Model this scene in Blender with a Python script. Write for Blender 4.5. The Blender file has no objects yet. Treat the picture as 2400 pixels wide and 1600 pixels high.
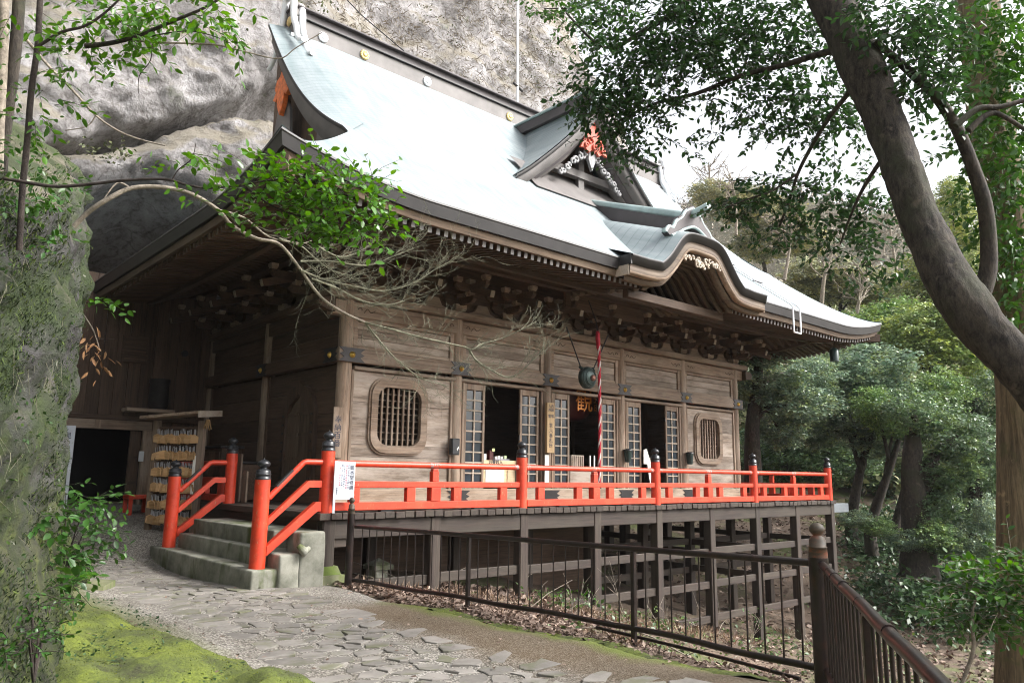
import bpy, bmesh, math, random
import numpy as np
from mathutils import Vector, Matrix, Euler
from mathutils import noise as mnoise

rng = np.random.default_rng(7)
random.seed(7)
S = bpy.context.scene
COL = S.collection

# ------------------------------------------------------------------ camera, sky, sun, exposure
CAM = np.array([-4.79110941, -8.96867442, 0.51910723])
FW = np.array([0.65231129, 0.73816859, 0.17203812])
RT = np.array([0.74757912, -0.6640138, 0.01453071])
UP = np.array([-0.1249618, -0.11913356, 0.98498312])
cam_data = bpy.data.cameras.new('camera')
cam_data.sensor_width = 36.0
cam_data.lens = 1776.789 / 2400 * 36.0
cam_data.clip_start = 0.05
cam_data.clip_end = 3000
cam = bpy.data.objects.new('camera', cam_data)
COL.objects.link(cam)
cam.matrix_world = Matrix(((RT[0], UP[0], -FW[0], CAM[0]), (RT[1], UP[1], -FW[1], CAM[1]),
                           (RT[2], UP[2], -FW[2], CAM[2]), (0, 0, 0, 1)))
S.camera = cam

SUN_EL, SUN_AZ = math.radians(42), math.radians(138)      # azimuth of the sun, clockwise from +y
world = bpy.data.worlds.new('World')
S.world = world
world.use_nodes = True
nt = world.node_tree
nt.nodes.clear()
sky = nt.nodes.new('ShaderNodeTexSky')
sky.sky_type = 'NISHITA'
sky.sun_disc = False
sky.sun_elevation = SUN_EL
sky.sun_rotation = SUN_AZ
sky.dust_density = 6.0
sky.air_density = 1.0
hs = nt.nodes.new('ShaderNodeHueSaturation')
hs.inputs['Saturation'].default_value = 0.22
hs.inputs['Value'].default_value = 1.0
bg = nt.nodes.new('ShaderNodeBackground')
bg.inputs['Strength'].default_value = 0.15
ow = nt.nodes.new('ShaderNodeOutputWorld')
nt.links.new(sky.outputs[0], hs.inputs['Color'])
nt.links.new(hs.outputs[0], bg.inputs['Color'])
nt.links.new(bg.outputs[0], ow.inputs['Surface'])

sun_d = bpy.data.lights.new('sun', 'SUN')
sun_d.energy = 1.5
sun_d.angle = math.radians(16)
sun_d.color = (1.0, 0.965, 0.92)
sun = bpy.data.objects.new('sun', sun_d)
COL.objects.link(sun)
sdir = Vector((math.sin(SUN_AZ) * math.cos(SUN_EL), math.cos(SUN_AZ) * math.cos(SUN_EL), math.sin(SUN_EL)))
sun.rotation_euler = sdir.to_track_quat('Z', 'Y').to_euler()
sun.location = (0, 0, 40)

S.view_settings.view_transform = 'Standard'
S.view_settings.look = 'None'
S.view_settings.exposure = 1.5
S.view_settings.gamma = 1.0
S.view_settings.use_curve_mapping = False
S.render.engine = 'CYCLES'
S.cycles.max_bounces = 7
S.cycles.diffuse_bounces = 4
S.cycles.glossy_bounces = 3
S.cycles.transmission_bounces = 4
S.cycles.transparent_max_bounces = 6
S.cycles.volume_bounces = 0
S.cycles.sample_clamp_indirect = 6
try:
    S.cycles.use_denoising = True
    S.cycles.denoiser = 'OPENIMAGEDENOISE'
    S.cycles.denoising_prefilter = 'ACCURATE'
    S.cycles.filter_width = 1.05
except Exception:
    pass


def at(px, py, depth):
    """A point seen at (px, py) of a 2352 px wide view, `depth` metres ahead of the camera."""
    return Vector(CAM + depth * (FW + RT * (px / .98 - 1200) / 1776.789 - UP * (py / .98 - 800) / 1776.789))


# ------------------------------------------------------------------ object helpers
WORLD = {}


def wloc(o):
    return WORLD.get(o.name, Vector((0, 0, 0))) if o else Vector((0, 0, 0))


def tag(o, label=None, cat=None, group=None, kind=None):
    if label: o['label'] = label
    if cat: o['category'] = cat
    if group: o['group'] = group
    if kind: o['kind'] = kind
    return o


def empty(name, loc, label=None, cat=None, group=None):
    o = bpy.data.objects.new(name, None)
    o.empty_display_size = .2
    COL.objects.link(o)
    o.location = loc
    WORLD[o.name] = Vector(loc)
    return tag(o, label, cat, group)


def add_obj(name, mesh, parent=None, loc=None):
    """loc is the world position of the mesh's own origin."""
    o = bpy.data.objects.new(name, mesh)
    COL.objects.link(o)
    w = Vector(loc) if loc is not None else wloc(parent)
    if parent:
        o.parent = parent
        o.location = w - wloc(parent)
    else:
        o.location = w
    WORLD[o.name] = w
    return o


def np_mesh(name, V, F, mat=None, smooth=False):
    V = np.asarray(V, dtype=np.float32)
    F = np.asarray(F, dtype=np.int32)
    n, k = F.shape
    me = bpy.data.meshes.new(name)
    me.vertices.add(len(V))
    me.vertices.foreach_set('co', V.ravel())
    me.loops.add(n * k)
    me.loops.foreach_set('vertex_index', F.ravel())
    me.polygons.add(n)
    me.polygons.foreach_set('loop_start', np.arange(0, n * k, k, dtype=np.int32))
    if smooth:
        me.polygons.foreach_set('use_smooth', np.ones(n, dtype=bool))
    if mat: me.materials.append(mat)
    me.update(calc_edges=True)
    return me


class MB:
    """Collects shapes in world coordinates into one mesh."""
    def __init__(s):
        s.v, s.f, s.m, s.sm = [], [], [], []
        s.cur = 0

    def add(s, vs, fs, smooth=False):
        b = len(s.v)
        s.v.extend([tuple(p) for p in vs])
        for f in fs:
            s.f.append(tuple(i + b for i in f))
            s.m.append(s.cur)
            s.sm.append(smooth)
        return s

    def box(s, lo, hi, mtx=None, ch=0.0):
        x0, y0, z0 = lo; x1, y1, z1 = hi
        if ch <= 0:
            vs = [Vector((x, y, z)) for z in (z0, z1) for y in (y0, y1) for x in (x0, x1)]
            fs = [(0, 2, 3, 1), (4, 5, 7, 6), (0, 1, 5, 4), (1, 3, 7, 5), (3, 2, 6, 7), (2, 0, 4, 6)]
        else:
            vs = []
            for sx in (0, 1):
                for sy in (0, 1):
                    for sz in (0, 1):
                        X = x1 if sx else x0; Y = y1 if sy else y0; Z = z1 if sz else z0
                        dx = -ch if sx else ch; dy = -ch if sy else ch; dz = -ch if sz else ch
                        vs += [Vector((X, Y + dy, Z + dz)), Vector((X + dx, Y, Z + dz)), Vector((X + dx, Y + dy, Z))]
            I = lambda a, b, c, k: ((a * 2 + b) * 2 + c) * 3 + k
            fs = []
            for a in (0, 1):
                q = [I(a, 0, 0, 0), I(a, 1, 0, 0), I(a, 1, 1, 0), I(a, 0, 1, 0)]
                fs.append(tuple(q if a else q[::-1]))
                q = [I(0, a, 0, 1), I(0, a, 1, 1), I(1, a, 1, 1), I(1, a, 0, 1)]
                fs.append(tuple(q if a else q[::-1]))
                q = [I(0, 0, a, 2), I(1, 0, a, 2), I(1, 1, a, 2), I(0, 1, a, 2)]
                fs.append(tuple(q if a else q[::-1]))
            for a in (0, 1):
                for b in (0, 1):
                    fs.append((I(a, b, 0, 0), I(a, b, 1, 0), I(a, b, 1, 1), I(a, b, 0, 1)))
                    fs.append((I(a, 0, b, 0), I(a, 1, b, 0), I(a, 1, b, 2), I(a, 0, b, 2)))
                    fs.append((I(0, a, b, 1), I(1, a, b, 1), I(1, a, b, 2), I(0, a, b, 2)))
                    for c in (0, 1):
                        fs.append((I(a, b, c, 0), I(a, b, c, 1), I(a, b, c, 2)))
        if mtx is not None: vs = [mtx @ p for p in vs]
        return s.add(vs, fs)

    def bar(s, a, b, w, h, up=(0, 0, 1), ch=0.0):
        """A rectangular bar from a to b, w across, h along `up`."""
        a, b = Vector(a), Vector(b)
        d = b - a
        L = d.length
        d.normalize()
        u = Vector(up)
        sd = d.cross(u)
        if sd.length < 1e-6: sd = d.orthogonal()
        sd.normalize()
        u = sd.cross(d)
        m = Matrix(((sd.x, d.x, u.x, a.x), (sd.y, d.y, u.y, a.y), (sd.z, d.z, u.z, a.z), (0, 0, 0, 1)))
        return s.box((-w / 2, 0, -h / 2), (w / 2, L, h / 2), m, ch)

    def tube(s, pts, r, n=8, cap=True, twist=0.0):
        pts = [Vector(p) for p in pts]
        rs = r if isinstance(r, (list, tuple, np.ndarray)) else [r] * len(pts)
        if len(rs) != len(pts): rs = list(np.interp(np.linspace(0, 1, len(pts)), np.linspace(0, 1, len(rs)), rs))
        vs, fs = [], []
        prev = None
        for i, p in enumerate(pts):
            t = (pts[min(i + 1, len(pts) - 1)] - pts[max(i - 1, 0)]).normalized()
            if prev is None: a = t.orthogonal().normalized()
            else:
                a = prev - t * prev.dot(t)
                a = a.normalized() if a.length > 1e-6 else t.orthogonal().normalized()
            prev = a
            b = t.cross(a)
            for k in range(n):
                th = 2 * math.pi * k / n + twist * i
                vs.append(p + (a * math.cos(th) + b * math.sin(th)) * rs[i])
        for i in range(len(pts) - 1):
            for k in range(n):
                k2 = (k + 1) % n
                fs.append((i * n + k, i * n + k2, (i + 1) * n + k2, (i + 1) * n + k))
        s.add(vs, fs, True)
        if cap:
            s.add([vs[k] for k in range(n)][::-1], [tuple(range(n))])
            s.add([vs[(len(pts) - 1) * n + k] for k in range(n)], [tuple(range(n))])
        return s

    def lathe(s, prof, c, n=16, smooth=True, mtx=None):
        """prof = [(r, z)...] round the vertical axis through c."""
        vs, fs = [], []
        for r, z in prof:
            for k in range(n):
                th = 2 * math.pi * k / n
                p = Vector((r * math.cos(th), r * math.sin(th), z))
                if mtx is not None: p = mtx @ p
                vs.append(p + Vector(c))
        for i in range(len(prof) - 1):
            for k in range(n):
                k2 = (k + 1) % n
                fs.append((i * n + k, i * n + k2, (i + 1) * n + k2, (i + 1) * n + k))
        s.add(vs, fs, smooth)
        s.add(vs[:n][::-1], [tuple(range(n))])
        s.add(vs[-n:], [tuple(range(n))])
        return s

    def prism(s, poly, mtx, depth):
        """poly in local xy, extruded along local z from 0 to depth, placed by mtx."""
        n = len(poly)
        vs = [mtx @ Vector((p[0], p[1], 0)) for p in poly] + [mtx @ Vector((p[0], p[1], depth)) for p in poly]
        fs = [tuple(range(n))[::-1], tuple(range(n, 2 * n))]
        for i in range(n):
            j = (i + 1) % n
            fs.append((i, j, n + j, n + i))
        return s.add(vs, fs)

    def ring(s, outer, inner, mtx, depth):
        n = len(outer)
        vs = []
        for z in (0, depth):
            vs += [mtx @ Vector((p[0], p[1], z)) for p in outer]
            vs += [mtx @ Vector((p[0], p[1], z)) for p in inner]
        fs = []
        for i in range(n):
            j = (i + 1) % n
            fs.append((i, n + i, n + j, j))
            fs.append((2 * n + i, 2 * n + j, 3 * n + j, 3 * n + i))
            fs.append((i, j, 2 * n + j, 2 * n + i))
            fs.append((n + i, 3 * n + i, 3 * n + j, n + j))
        return s.add(vs, fs)

    def strip(s, rows, smooth=True, close=False):
        """rows = list of equally long point lists."""
        n = len(rows[0])
        vs = [p for r in rows for p in r]
        fs = []
        for i in range(len(rows) - 1):
            for k in range(n - 1):
                fs.append((i * n + k, i * n + k + 1, (i + 1) * n + k + 1, (i + 1) * n + k))
        return s.add(vs, fs, smooth)

    def mesh(s, name, mats, origin=(0, 0, 0)):
        me = bpy.data.meshes.new(name)
        o = Vector(origin)
        me.from_pydata([(p[0] - o.x, p[1] - o.y, p[2] - o.z) for p in s.v], [], s.f)
        if not isinstance(mats, (list, tuple)): mats = [mats]
        for m in mats: me.materials.append(m)
        if any(s.m): me.polygons.foreach_set('material_index', s.m)
        me.polygons.foreach_set('use_smooth', s.sm)
        me.update()
        bm = bmesh.new()
        bm.from_mesh(me)
        bmesh.ops.recalc_face_normals(bm, faces=bm.faces)
        bm.to_mesh(me)
        bm.free()
        return me

    def build(s, name, mats, parent=None, loc=None, label=None):
        w = Vector(loc) if loc is not None else wloc(parent)
        o = add_obj(name, s.mesh(name, mats, w), parent, w)
        if label: o['label'] = label
        return o


def PL(origin, ex, ey):
    """Matrix of a plane: local x along ex, y along ey, z their cross product."""
    ex, ey = Vector(ex).normalized(), Vector(ey).normalized()
    ez = ex.cross(ey)
    o = Vector(origin)
    return Matrix(((ex.x, ey.x, ez.x, o.x), (ex.y, ey.y, ez.y, o.y), (ex.z, ey.z, ez.z, o.z), (0, 0, 0, 1)))


def text_mesh(body, size, mat, spacing=1.0, depth=0.0, align='CENTER'):
    cu = bpy.data.curves.new('lettering', 'FONT')
    cu.body = body
    cu.size = size
    cu.space_line = spacing
    cu.align_x = align
    cu.align_y = 'CENTER'
    cu.extrude = depth
    cu.resolution_u = 2
    o = bpy.data.objects.new('lettering', cu)
    COL.objects.link(o)
    dg = bpy.context.evaluated_depsgraph_get()
    me = bpy.data.meshes.new_from_object(o.evaluated_get(dg))
    bpy.data.objects.remove(o)
    me.materials.clear()
    me.materials.append(mat)
    return me


def put_text(name, body, size, mat, origin, ex, ey, parent, spacing=1.0, depth=0.0):
    me = text_mesh(body, size, mat, spacing, depth)
    me.transform(PL((0, 0, 0), ex, ey))
    return add_obj(name, me, parent, origin)


def smooth_poly(pts, n=6):
    """Catmull-Rom through points."""
    P = [Vector(p) for p in pts]
    out = []
    for i in range(len(P) - 1):
        p0, p1, p2, p3 = P[max(i - 1, 0)], P[i], P[i + 1], P[min(i + 2, len(P) - 1)]
        for j in range(n):
            t = j / n
            out.append(.5 * ((2 * p1) + (p2 - p0) * t + (2 * p0 - 5 * p1 + 4 * p2 - p3) * t * t + (3 * p1 - p0 - 3 * p2 + p3) * t ** 3))
    out.append(P[-1])
    return out


def lerp_r(a, b, n):
    return [a + (b - a) * i / (n - 1) for i in range(n)]


# ------------------------------------------------------------------ materials
def new_mat(name):
    m = bpy.data.materials.new(name)
    m.use_nodes = True
    return m, m.node_tree, m.node_tree.nodes['Principled BSDF']


def ramp(t, stops):
    n = t.nodes.new('ShaderNodeValToRGB')
    cr = n.color_ramp
    while len(cr.elements) < len(stops): cr.elements.new(.5)
    for e, (p, c) in zip(cr.elements, stops):
        e.position = p
        e.color = (*c, 1) if len(c) == 3 else c
    return n


def coords(t, scale=(1, 1, 1), rnd=True, space='Object'):
    tc = t.nodes.new('ShaderNodeTexCoord')
    mp = t.nodes.new('ShaderNodeMapping')
    mp.inputs['Scale'].default_value = scale
    t.links.new(tc.outputs[space], mp.inputs['Vector'])
    if rnd:
        oi = t.nodes.new('ShaderNodeObjectInfo')
        mu = t.nodes.new('ShaderNodeMath'); mu.operation = 'MULTIPLY'; mu.inputs[1].default_value = 37.0
        t.links.new(oi.outputs['Random'], mu.inputs[0])
        t.links.new(mu.outputs[0], mp.inputs['Location'])
    return mp.outputs[0]


def noise_n(t, vec, scale, detail=5, rough=.6, dist=0.0):
    n = t.nodes.new('ShaderNodeTexNoise')
    n.inputs['Scale'].default_value = scale
    n.inputs['Detail'].default_value = detail
    n.inputs['Roughness'].default_value = rough
    n.inputs['Distortion'].default_value = dist
    t.links.new(vec, n.inputs['Vector'])
    return n.outputs['Fac']


def mixc(t, fac, a, b, mode='MIX'):
    n = t.nodes.new('ShaderNodeMix')
    n.data_type = 'RGBA'
    n.blend_type = mode
    for sock, val in ((n.inputs[0], fac), (n.inputs[6], a), (n.inputs[7], b)):
        if hasattr(val, 'is_linked'): t.links.new(val, sock)
        elif isinstance(val, (int, float)): sock.default_value = val
        else: sock.default_value = (*val, 1)
    return n.outputs[2]


def bump(t, bs, h, strength=.3, dist=.02):
    b = t.nodes.new('ShaderNodeBump')
    b.inputs['Strength'].default_value = strength
    b.inputs['Distance'].default_value = dist
    t.links.new(h, b.inputs['Height'])
    t.links.new(b.outputs[0], bs.inputs['Normal'])
    return b


def wood(name, dark, light, axis, stain=None, rough=.75, stain_amt=.5, scale=1.0):
    m, t, b = new_mat(name)
    sc = [14 * scale] * 3
    sc['xyz'.index(axis)] = .7 * scale
    g = noise_n(t, coords(t, sc), 2.2, 6, .65, .4)
    r = ramp(t, [(.28, dark), (.5, tuple((a + c) / 2 for a, c in zip(dark, light))), (.72, light)])
    t.links.new(g, r.inputs[0])
    s2 = [2.2] * 3
    s2['xyz'.index(axis)] = .55
    big = noise_n(t, coords(t, s2), 1.7, 7, .68)
    r2 = ramp(t, [(.42, (0, 0, 0)), (.62, (1, 1, 1))])
    t.links.new(big, r2.inputs[0])
    mu = t.nodes.new('ShaderNodeMath'); mu.operation = 'MULTIPLY'; mu.inputs[1].default_value = stain_amt
    t.links.new(r2.outputs[0], mu.inputs[0])
    st = stain or tuple(c * 1.35 for c in light)
    c = mixc(t, mu.outputs[0], r.outputs[0], st)
    # each piece a little lighter or darker than the next
    oi = t.nodes.new('ShaderNodeObjectInfo')
    mr = t.nodes.new('ShaderNodeMapRange')
    mr.inputs[3].default_value = .78; mr.inputs[4].default_value = 1.22
    t.links.new(oi.outputs['Random'], mr.inputs[0])
    hsv = t.nodes.new('ShaderNodeHueSaturation')
    t.links.new(c, hsv.inputs['Color'])
    t.links.new(mr.outputs[0], hsv.inputs['Value'])
    t.links.new(hsv.outputs[0], b.inputs['Base Color'])
    b.inputs['Roughness'].default_value = rough
    bump(t, b, g, .45, .008)
    return m


def plain(name, col, rough=.5, metal=0.0, var=.12, nscale=6, bumpy=0.0):
    m, t, b = new_mat(name)
    n = noise_n(t, coords(t), nscale, 5, .6)
    r = ramp(t, [(.3, tuple(c * (1 - var) for c in col)), (.7, tuple(min(1, c * (1 + var)) for c in col))])
    t.links.new(n, r.inputs[0])
    t.links.new(r.outputs[0], b.inputs['Base Color'])
    b.inputs['Roughness'].default_value = rough
    b.inputs['Metallic'].default_value = metal
    if bumpy: bump(t, b, n, bumpy, .01)
    return m


def worn_paint(name, col, under, rough=.42, lo=.66):
    m, t, b = new_mat(name)
    n = noise_n(t, coords(t, (1, 1, .3)), 34, 5, .72)
    big = noise_n(t, coords(t), 3.5, 7, .7)
    r0 = ramp(t, [(.32, tuple(c * .68 for c in col)), (.5, col), (.7, (min(1, col[0] * 1.1), col[1] * 1.5, col[2] * 1.7))])
    t.links.new(big, r0.inputs[0])
    r = ramp(t, [(lo, (0, 0, 0)), (lo + .05, (1, 1, 1))])
    t.links.new(n, r.inputs[0])
    t.links.new(mixc(t, r.outputs[0], r0.outputs[0], under), b.inputs['Base Color'])
    b.inputs['Roughness'].default_value = rough
    bump(t, b, n, .08, .004)
    return m


def leafmat(name, base, alt, rough=.38, trans=.3, use_color=False, spec=.5):
    m, t, b = new_mat(name)
    ge = t.nodes.new('ShaderNodeNewGeometry')
    r = ramp(t, [(0, tuple(c * .7 for c in base)), (.5, base), (1, alt)])
    t.links.new(ge.outputs['Random Per Island'], r.inputs[0])
    c = r.outputs[0]
    if use_color:
        nz = noise_n(t, coords(t, (1, 1, 1), True), 2.6, 2, .5)
        rn_ = ramp(t, [(.3, (.5, .62, .66)), (.5, (1, 1, 1)), (.68, (1.5, 1.35, .8))])
        t.links.new(nz, rn_.inputs[0])
        c = mixc(t, 1.0, c, rn_.outputs[0], 'MULTIPLY')
        oi = t.nodes.new('ShaderNodeObjectInfo')
        c = mixc(t, 1.0, c, oi.outputs['Color'], 'MULTIPLY')
    t.links.new(c, b.inputs['Base Color'])
    b.inputs['Roughness'].default_value = rough
    b.inputs['Specular IOR Level'].default_value = spec
    tr = t.nodes.new('ShaderNodeBsdfTranslucent')
    hv = t.nodes.new('ShaderNodeHueSaturation')
    hv.inputs['Hue'].default_value = .485
    hv.inputs['Saturation'].default_value = 1.15
    hv.inputs['Value'].default_value = 1.3
    t.links.new(c, hv.inputs['Color'])
    t.links.new(hv.outputs[0], tr.inputs['Color'])
    mx = t.nodes.new('ShaderNodeMixShader')
    mx.inputs[0].default_value = trans
    t.links.new(b.outputs[0], mx.inputs[1])
    t.links.new(tr.outputs[0], mx.inputs[2])
    t.links.new(mx.outputs[0], t.nodes['Material Output'].inputs['Surface'])
    return m


M = {}
for ax in 'xyz':
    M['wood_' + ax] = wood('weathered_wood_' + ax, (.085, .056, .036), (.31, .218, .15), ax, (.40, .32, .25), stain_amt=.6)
    M['dark_' + ax] = wood('dark_wood_' + ax, (.026, .015, .009), (.105, .062, .037), ax, (.125, .08, .054), stain_amt=.5)  # albedo lowered to stand in for shade under the eaves and beside the rock
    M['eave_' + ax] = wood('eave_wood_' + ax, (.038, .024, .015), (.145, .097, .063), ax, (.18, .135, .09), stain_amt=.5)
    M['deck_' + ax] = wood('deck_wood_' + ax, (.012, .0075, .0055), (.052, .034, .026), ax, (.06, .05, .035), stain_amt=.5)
M['panel'] = wood('pale_panel_wood', (.095, .068, .048), (.31, .24, .182), 'x', (.44, .37, .31), stain_amt=.9)
M['pale'] = wood('bleached_wood', (.27, .21, .16), (.46, .38, .30), 'x', (.5, .45, .38))
M['pale_end'] = plain('pale_end_grain', (.30, .255, .20), .8)
M['rafter_end'] = plain('rafter_end_white', (.24, .23, .23), .8)
M['new_wood'] = wood('fresh_cut_wood', (.5, .36, .2), (.68, .53, .34), 'x', (.7, .58, .4), stain_amt=.3)
M['red'] = worn_paint('vermilion_paint', (.56, .045, .016), (.40, .17, .09), lo=.62)
M['black'] = plain('black_lacquer', (.018, .019, .022), .32, .0, .25, 9)
M['iron'] = plain('black_iron_fitting', (.03, .027, .027), .5, .4, .3)
M['brass'] = plain('brass_stud', (.75, .5, .12), .35, .9, .15)
M['gold'] = plain('gold_leaf', (.62, .47, .2), .5, .3, .25)
M['orange'] = plain('orange_carving_paint', (.62, .14, .025), .55, 0, .35, 12, .3)
M['redcarve'] = plain('faded_red_carving_paint', (.5, .085, .045), .6, 0, .3, 10, .3)
M['white'] = plain('white_board', (.46, .49, .54), .5, 0, .08)
M['whitepaint'] = plain('white_metal_paint', (.78, .8, .82), .4, .1, .05)
M['ink'] = plain('black_ink', (.02, .025, .05), .6)
M['inkred'] = plain('red_ink', (.62, .22, .26), .6)
M['inkgrey'] = plain('grey_ink', (.22, .24, .30), .6)
M['glass'] = plain('dark_window_glass', (.035, .045, .055), .08, 0, .2)
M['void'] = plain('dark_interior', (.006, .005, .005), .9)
M['gegyo'] = plain('grey_plaster_carving', (.27, .27, .275), .7, 0, .2, 8, .3)
M['bronze'] = plain('green_bronze', (.045, .066, .062), .45, .6, .4, 5)
M['straw'] = plain('straw', (.35, .22, .1), .9)
M['rope_red'] = plain('red_rope', (.36, .015, .03), .85, 0, .2, 60, .4)
M['rope_white'] = plain('white_rope', (.5, .45, .43), .85, 0, .12, 60, .4)
M['green_box'] = plain('dark_green_lacquer', (.02, .04, .035), .3)
M['lacquer'] = plain('dark_red_lacquer', (.07, .008, .006), .4)
M['glyph_orange'] = plain('orange_lettering', (.60, .22, .035), .6)
M['paper'] = plain('white_paper', (.8, .78, .72), .7)
M['cloth'] = plain('white_cloth', (.72, .7, .66), .85, 0, .1, 14, .2)


def roof_mat():
    m, t, b = new_mat('copper_sheet_roof')
    tc = t.nodes.new('ShaderNodeTexCoord')
    sp = t.nodes.new('ShaderNodeSeparateXYZ')
    t.links.new(tc.outputs['UV'], sp.inputs[0])
    # overlapping courses: a saw-tooth along v; staggered vertical seams along u
    md = t.nodes.new('ShaderNodeMath'); md.operation = 'FRACT'
    mu = t.nodes.new('ShaderNodeMath'); mu.operation = 'MULTIPLY'; mu.inputs[1].default_value = 9.0
    t.links.new(sp.outputs[1], mu.inputs[0]); t.links.new(mu.outputs[0], md.inputs[0])
    n = noise_n(t, coords(t, (.5, 1, 1), False), 1.1, 6, .65)
    n2 = noise_n(t, coords(t, (3, .35, .35), False), 2.5, 4, .6)
    base = ramp(t, [(.3, (.205, .24, .25)), (.55, (.265, .298, .308)), (.75, (.335, .365, .375))])
    t.links.new(n, base.inputs[0])
    r2 = ramp(t, [(.35, (.78, .85, .85)), (.65, (1.04, 1.04, 1.05))])
    t.links.new(n2, r2.inputs[0])
    c = mixc(t, 1.0, base.outputs[0], r2.outputs[0], 'MULTIPLY')
    ed = ramp(t, [(.0, (.52, .58, .60)), (.1, (1, 1, 1)), (.95, (1, 1, 1)), (1, (.8, .85, .85))])
    t.links.new(md.outputs[0], ed.inputs[0])
    c = mixc(t, 1.0, c, ed.outputs[0], 'MULTIPLY')
    t.links.new(c, b.inputs['Base Color'])
    b.inputs['Roughness'].default_value = .5
    b.inputs['Metallic'].default_value = .15
    bump(t, b, md.outputs[0], .35, .012)
    return m


M['roof'] = roof_mat()
M['roof_edge'] = plain('dark_copper_edge', (.026, .024, .024), .5, .1, .25, 3)
M['roof_grey'] = plain('grey_copper_sheet', (.125, .115, .11), .6, .1, .25, 2)
M['roof_grey_dark'] = plain('purple_grey_copper', (.07, .06, .062), .6, .1, .25, 2)
M['verdigris'] = plain('pale_verdigris_copper', (.34, .43, .425), .5, .1, .2, 4)


def concrete_mat(name='old_concrete', a=(.11, .112, .085), bcol=(.33, .325, .275), moss=(.065, .08, .022)):
    m, t, b = new_mat(name)
    v = coords(t, (1, 1, 1))
    n = noise_n(t, v, 3.5, 8, .65)
    r = ramp(t, [(.3, a), (.7, bcol)])
    t.links.new(n, r.inputs[0])
    n2 = noise_n(t, coords(t, (1, 1, .45)), 2.0, 5, .65)
    r2 = ramp(t, [(.52, (0, 0, 0)), (.64, (1, 1, 1))])
    t.links.new(n2, r2.inputs[0])
    cc = mixc(t, r2.outputs[0], r.outputs[0], moss)
    oi = t.nodes.new('ShaderNodeObjectInfo')
    mr = t.nodes.new('ShaderNodeMapRange'); mr.inputs[3].default_value = .8; mr.inputs[4].default_value = 1.2
    t.links.new(oi.outputs['Random'], mr.inputs[0])
    hv = t.nodes.new('ShaderNodeHueSaturation'); t.links.new(cc, hv.inputs['Color']); t.links.new(mr.outputs[0], hv.inputs['Value'])
    t.links.new(hv.outputs[0], b.inputs['Base Color'])
    b.inputs['Roughness'].default_value = .9
    bump(t, b, noise_n(t, v, 40, 6, .7), .35, .008)
    return m


M['concrete'] = concrete_mat()
M['stone'] = concrete_mat('paving_stone', (.125, .115, .102), (.235, .217, .196), (.125, .125, .08))
M['moss_stone'] = concrete_mat('mossy_stone', (.09, .10, .05), (.19, .19, .11), (.085, .12, .018))
# ------------------------------------------------------------------ ground
def fbm(x, y, z, oct=4, lac=2.0, gain=.5):
    a, f, s = 1.0, 1.0, 0.0
    for _ in range(oct):
        s += a * mnoise.noise((x * f, y * f, z * f))
        a *= gain; f *= lac
    return s


GP = np.array([
    (-4.8, -9, -.86), (-4.2, -5, -.84), (-3.3, -8, -.85), (-1.5, -8, -.84), (-2, -5, -.87), (-1, -5, -.87), (-2, -3, -.88), (-1, -3, -.87),
    (-.3, -5, -.84), (-.1, -2.5, -.86), (-2, 0, -.86), (-1, 0, -.85), (0, 0, -.88), (-.5, -1.5, -.87), (-2.2, 3, -.85), (-1, 3.4, -.83),
    (-2, 5, -.55), (-1, 4.5, -.53), (0, 4.2, -.53), (-1, 6, -.3), (-1, 7.5, -.2), (.5, 7.5, -.2), (-2.2, 7.5, -.2), (-1, 10, -.2), (-3, 1, -.75),
    (-3.2, -3, -.74), (-3.6, -5.5, -.75), (-6, -9, -.8), (-8, -3, -.4), (-8, 5, .5), (-4, 10, .3),
    (.05, -6.5, -.80), (.22, -4.7, -.84), (.25, -2.5, -.87), (.2, -.4, -.90),
    (.8, -.6, -1.0), (.9, -2.5, -1.05), (.9, -4.7, -1.1), (.8, -6.8, -1.2), (-1.2, -8.2, -.85), (-.6, -9.2, -1.4), (1.5, -9, -2.0),
    (1.75, 0, -1.12), (3.4, 0, -1.36), (5.08, 0, -1.7), (6.8, 0, -2.12), (8.5, 0, -2.45), (10.1, 0, -2.85), (11.8, 0, -3.0), (13.4, 0, -3.0),
    (1.7, -3, -1.35), (3, -3, -1.75), (3, -6, -2.2), (6, -4, -2.6), (11.6, -3.7, -3.1), (8, -9, -3.9), (3, -10, -3.0),
    (1, 4, -.85), (4, 4, -1.1), (8, 4, -1.7), (12, 4, -2.0), (14, 8, -.6), (8, 9, -.6), (3, 9, -.3), (16, 4, -1.5),
    (21, .7, -1.75), (20, 8, -.6), (22, 14, 1.5), (18, -6, -3.4), (28, -3, -2.2), (30, 4, -.6), (30, 15, 3), (15, -14, -4.8), (30, -18, -4), (4, -20, -6), (-10, -20, -1),
    (45, 0, 1), (45, 25, 9), (45, -25, -1), (70, 0, 7), (70, 40, 20), (40, 45, 17), (70, -50, 6), (20, 30, 9), (0, 20, 3), (-25, 0, 4), (-25, -30, 0), (0, -50, -8), (40, -60, -3), (-25, 30, 12),
    (100, 0, 14), (100, 60, 30), (50, 90, 34), (0, 90, 30), (-70, 60, 30), (-80, -20, 10), (-40, -90, -6), (40, -110, 0), (110, -90, 12), (0, 60, 20), (120, 120, 40), (-100, 120, 40)], dtype=float)


def _tps(P, lam=.01):
    n = len(P)
    d = np.linalg.norm(P[:, None, :2] - P[None, :, :2], axis=2)
    K = np.where(d > 0, d ** 2 * np.log(d + 1e-9), 0) + lam * np.eye(n)
    Q = np.c_[np.ones(n), P[:, :2]]
    A = np.block([[K, Q], [Q.T, np.zeros((3, 3))]])
    return np.linalg.solve(A, np.r_[P[:, 2], 0, 0, 0])


GW = _tps(GP)


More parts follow.
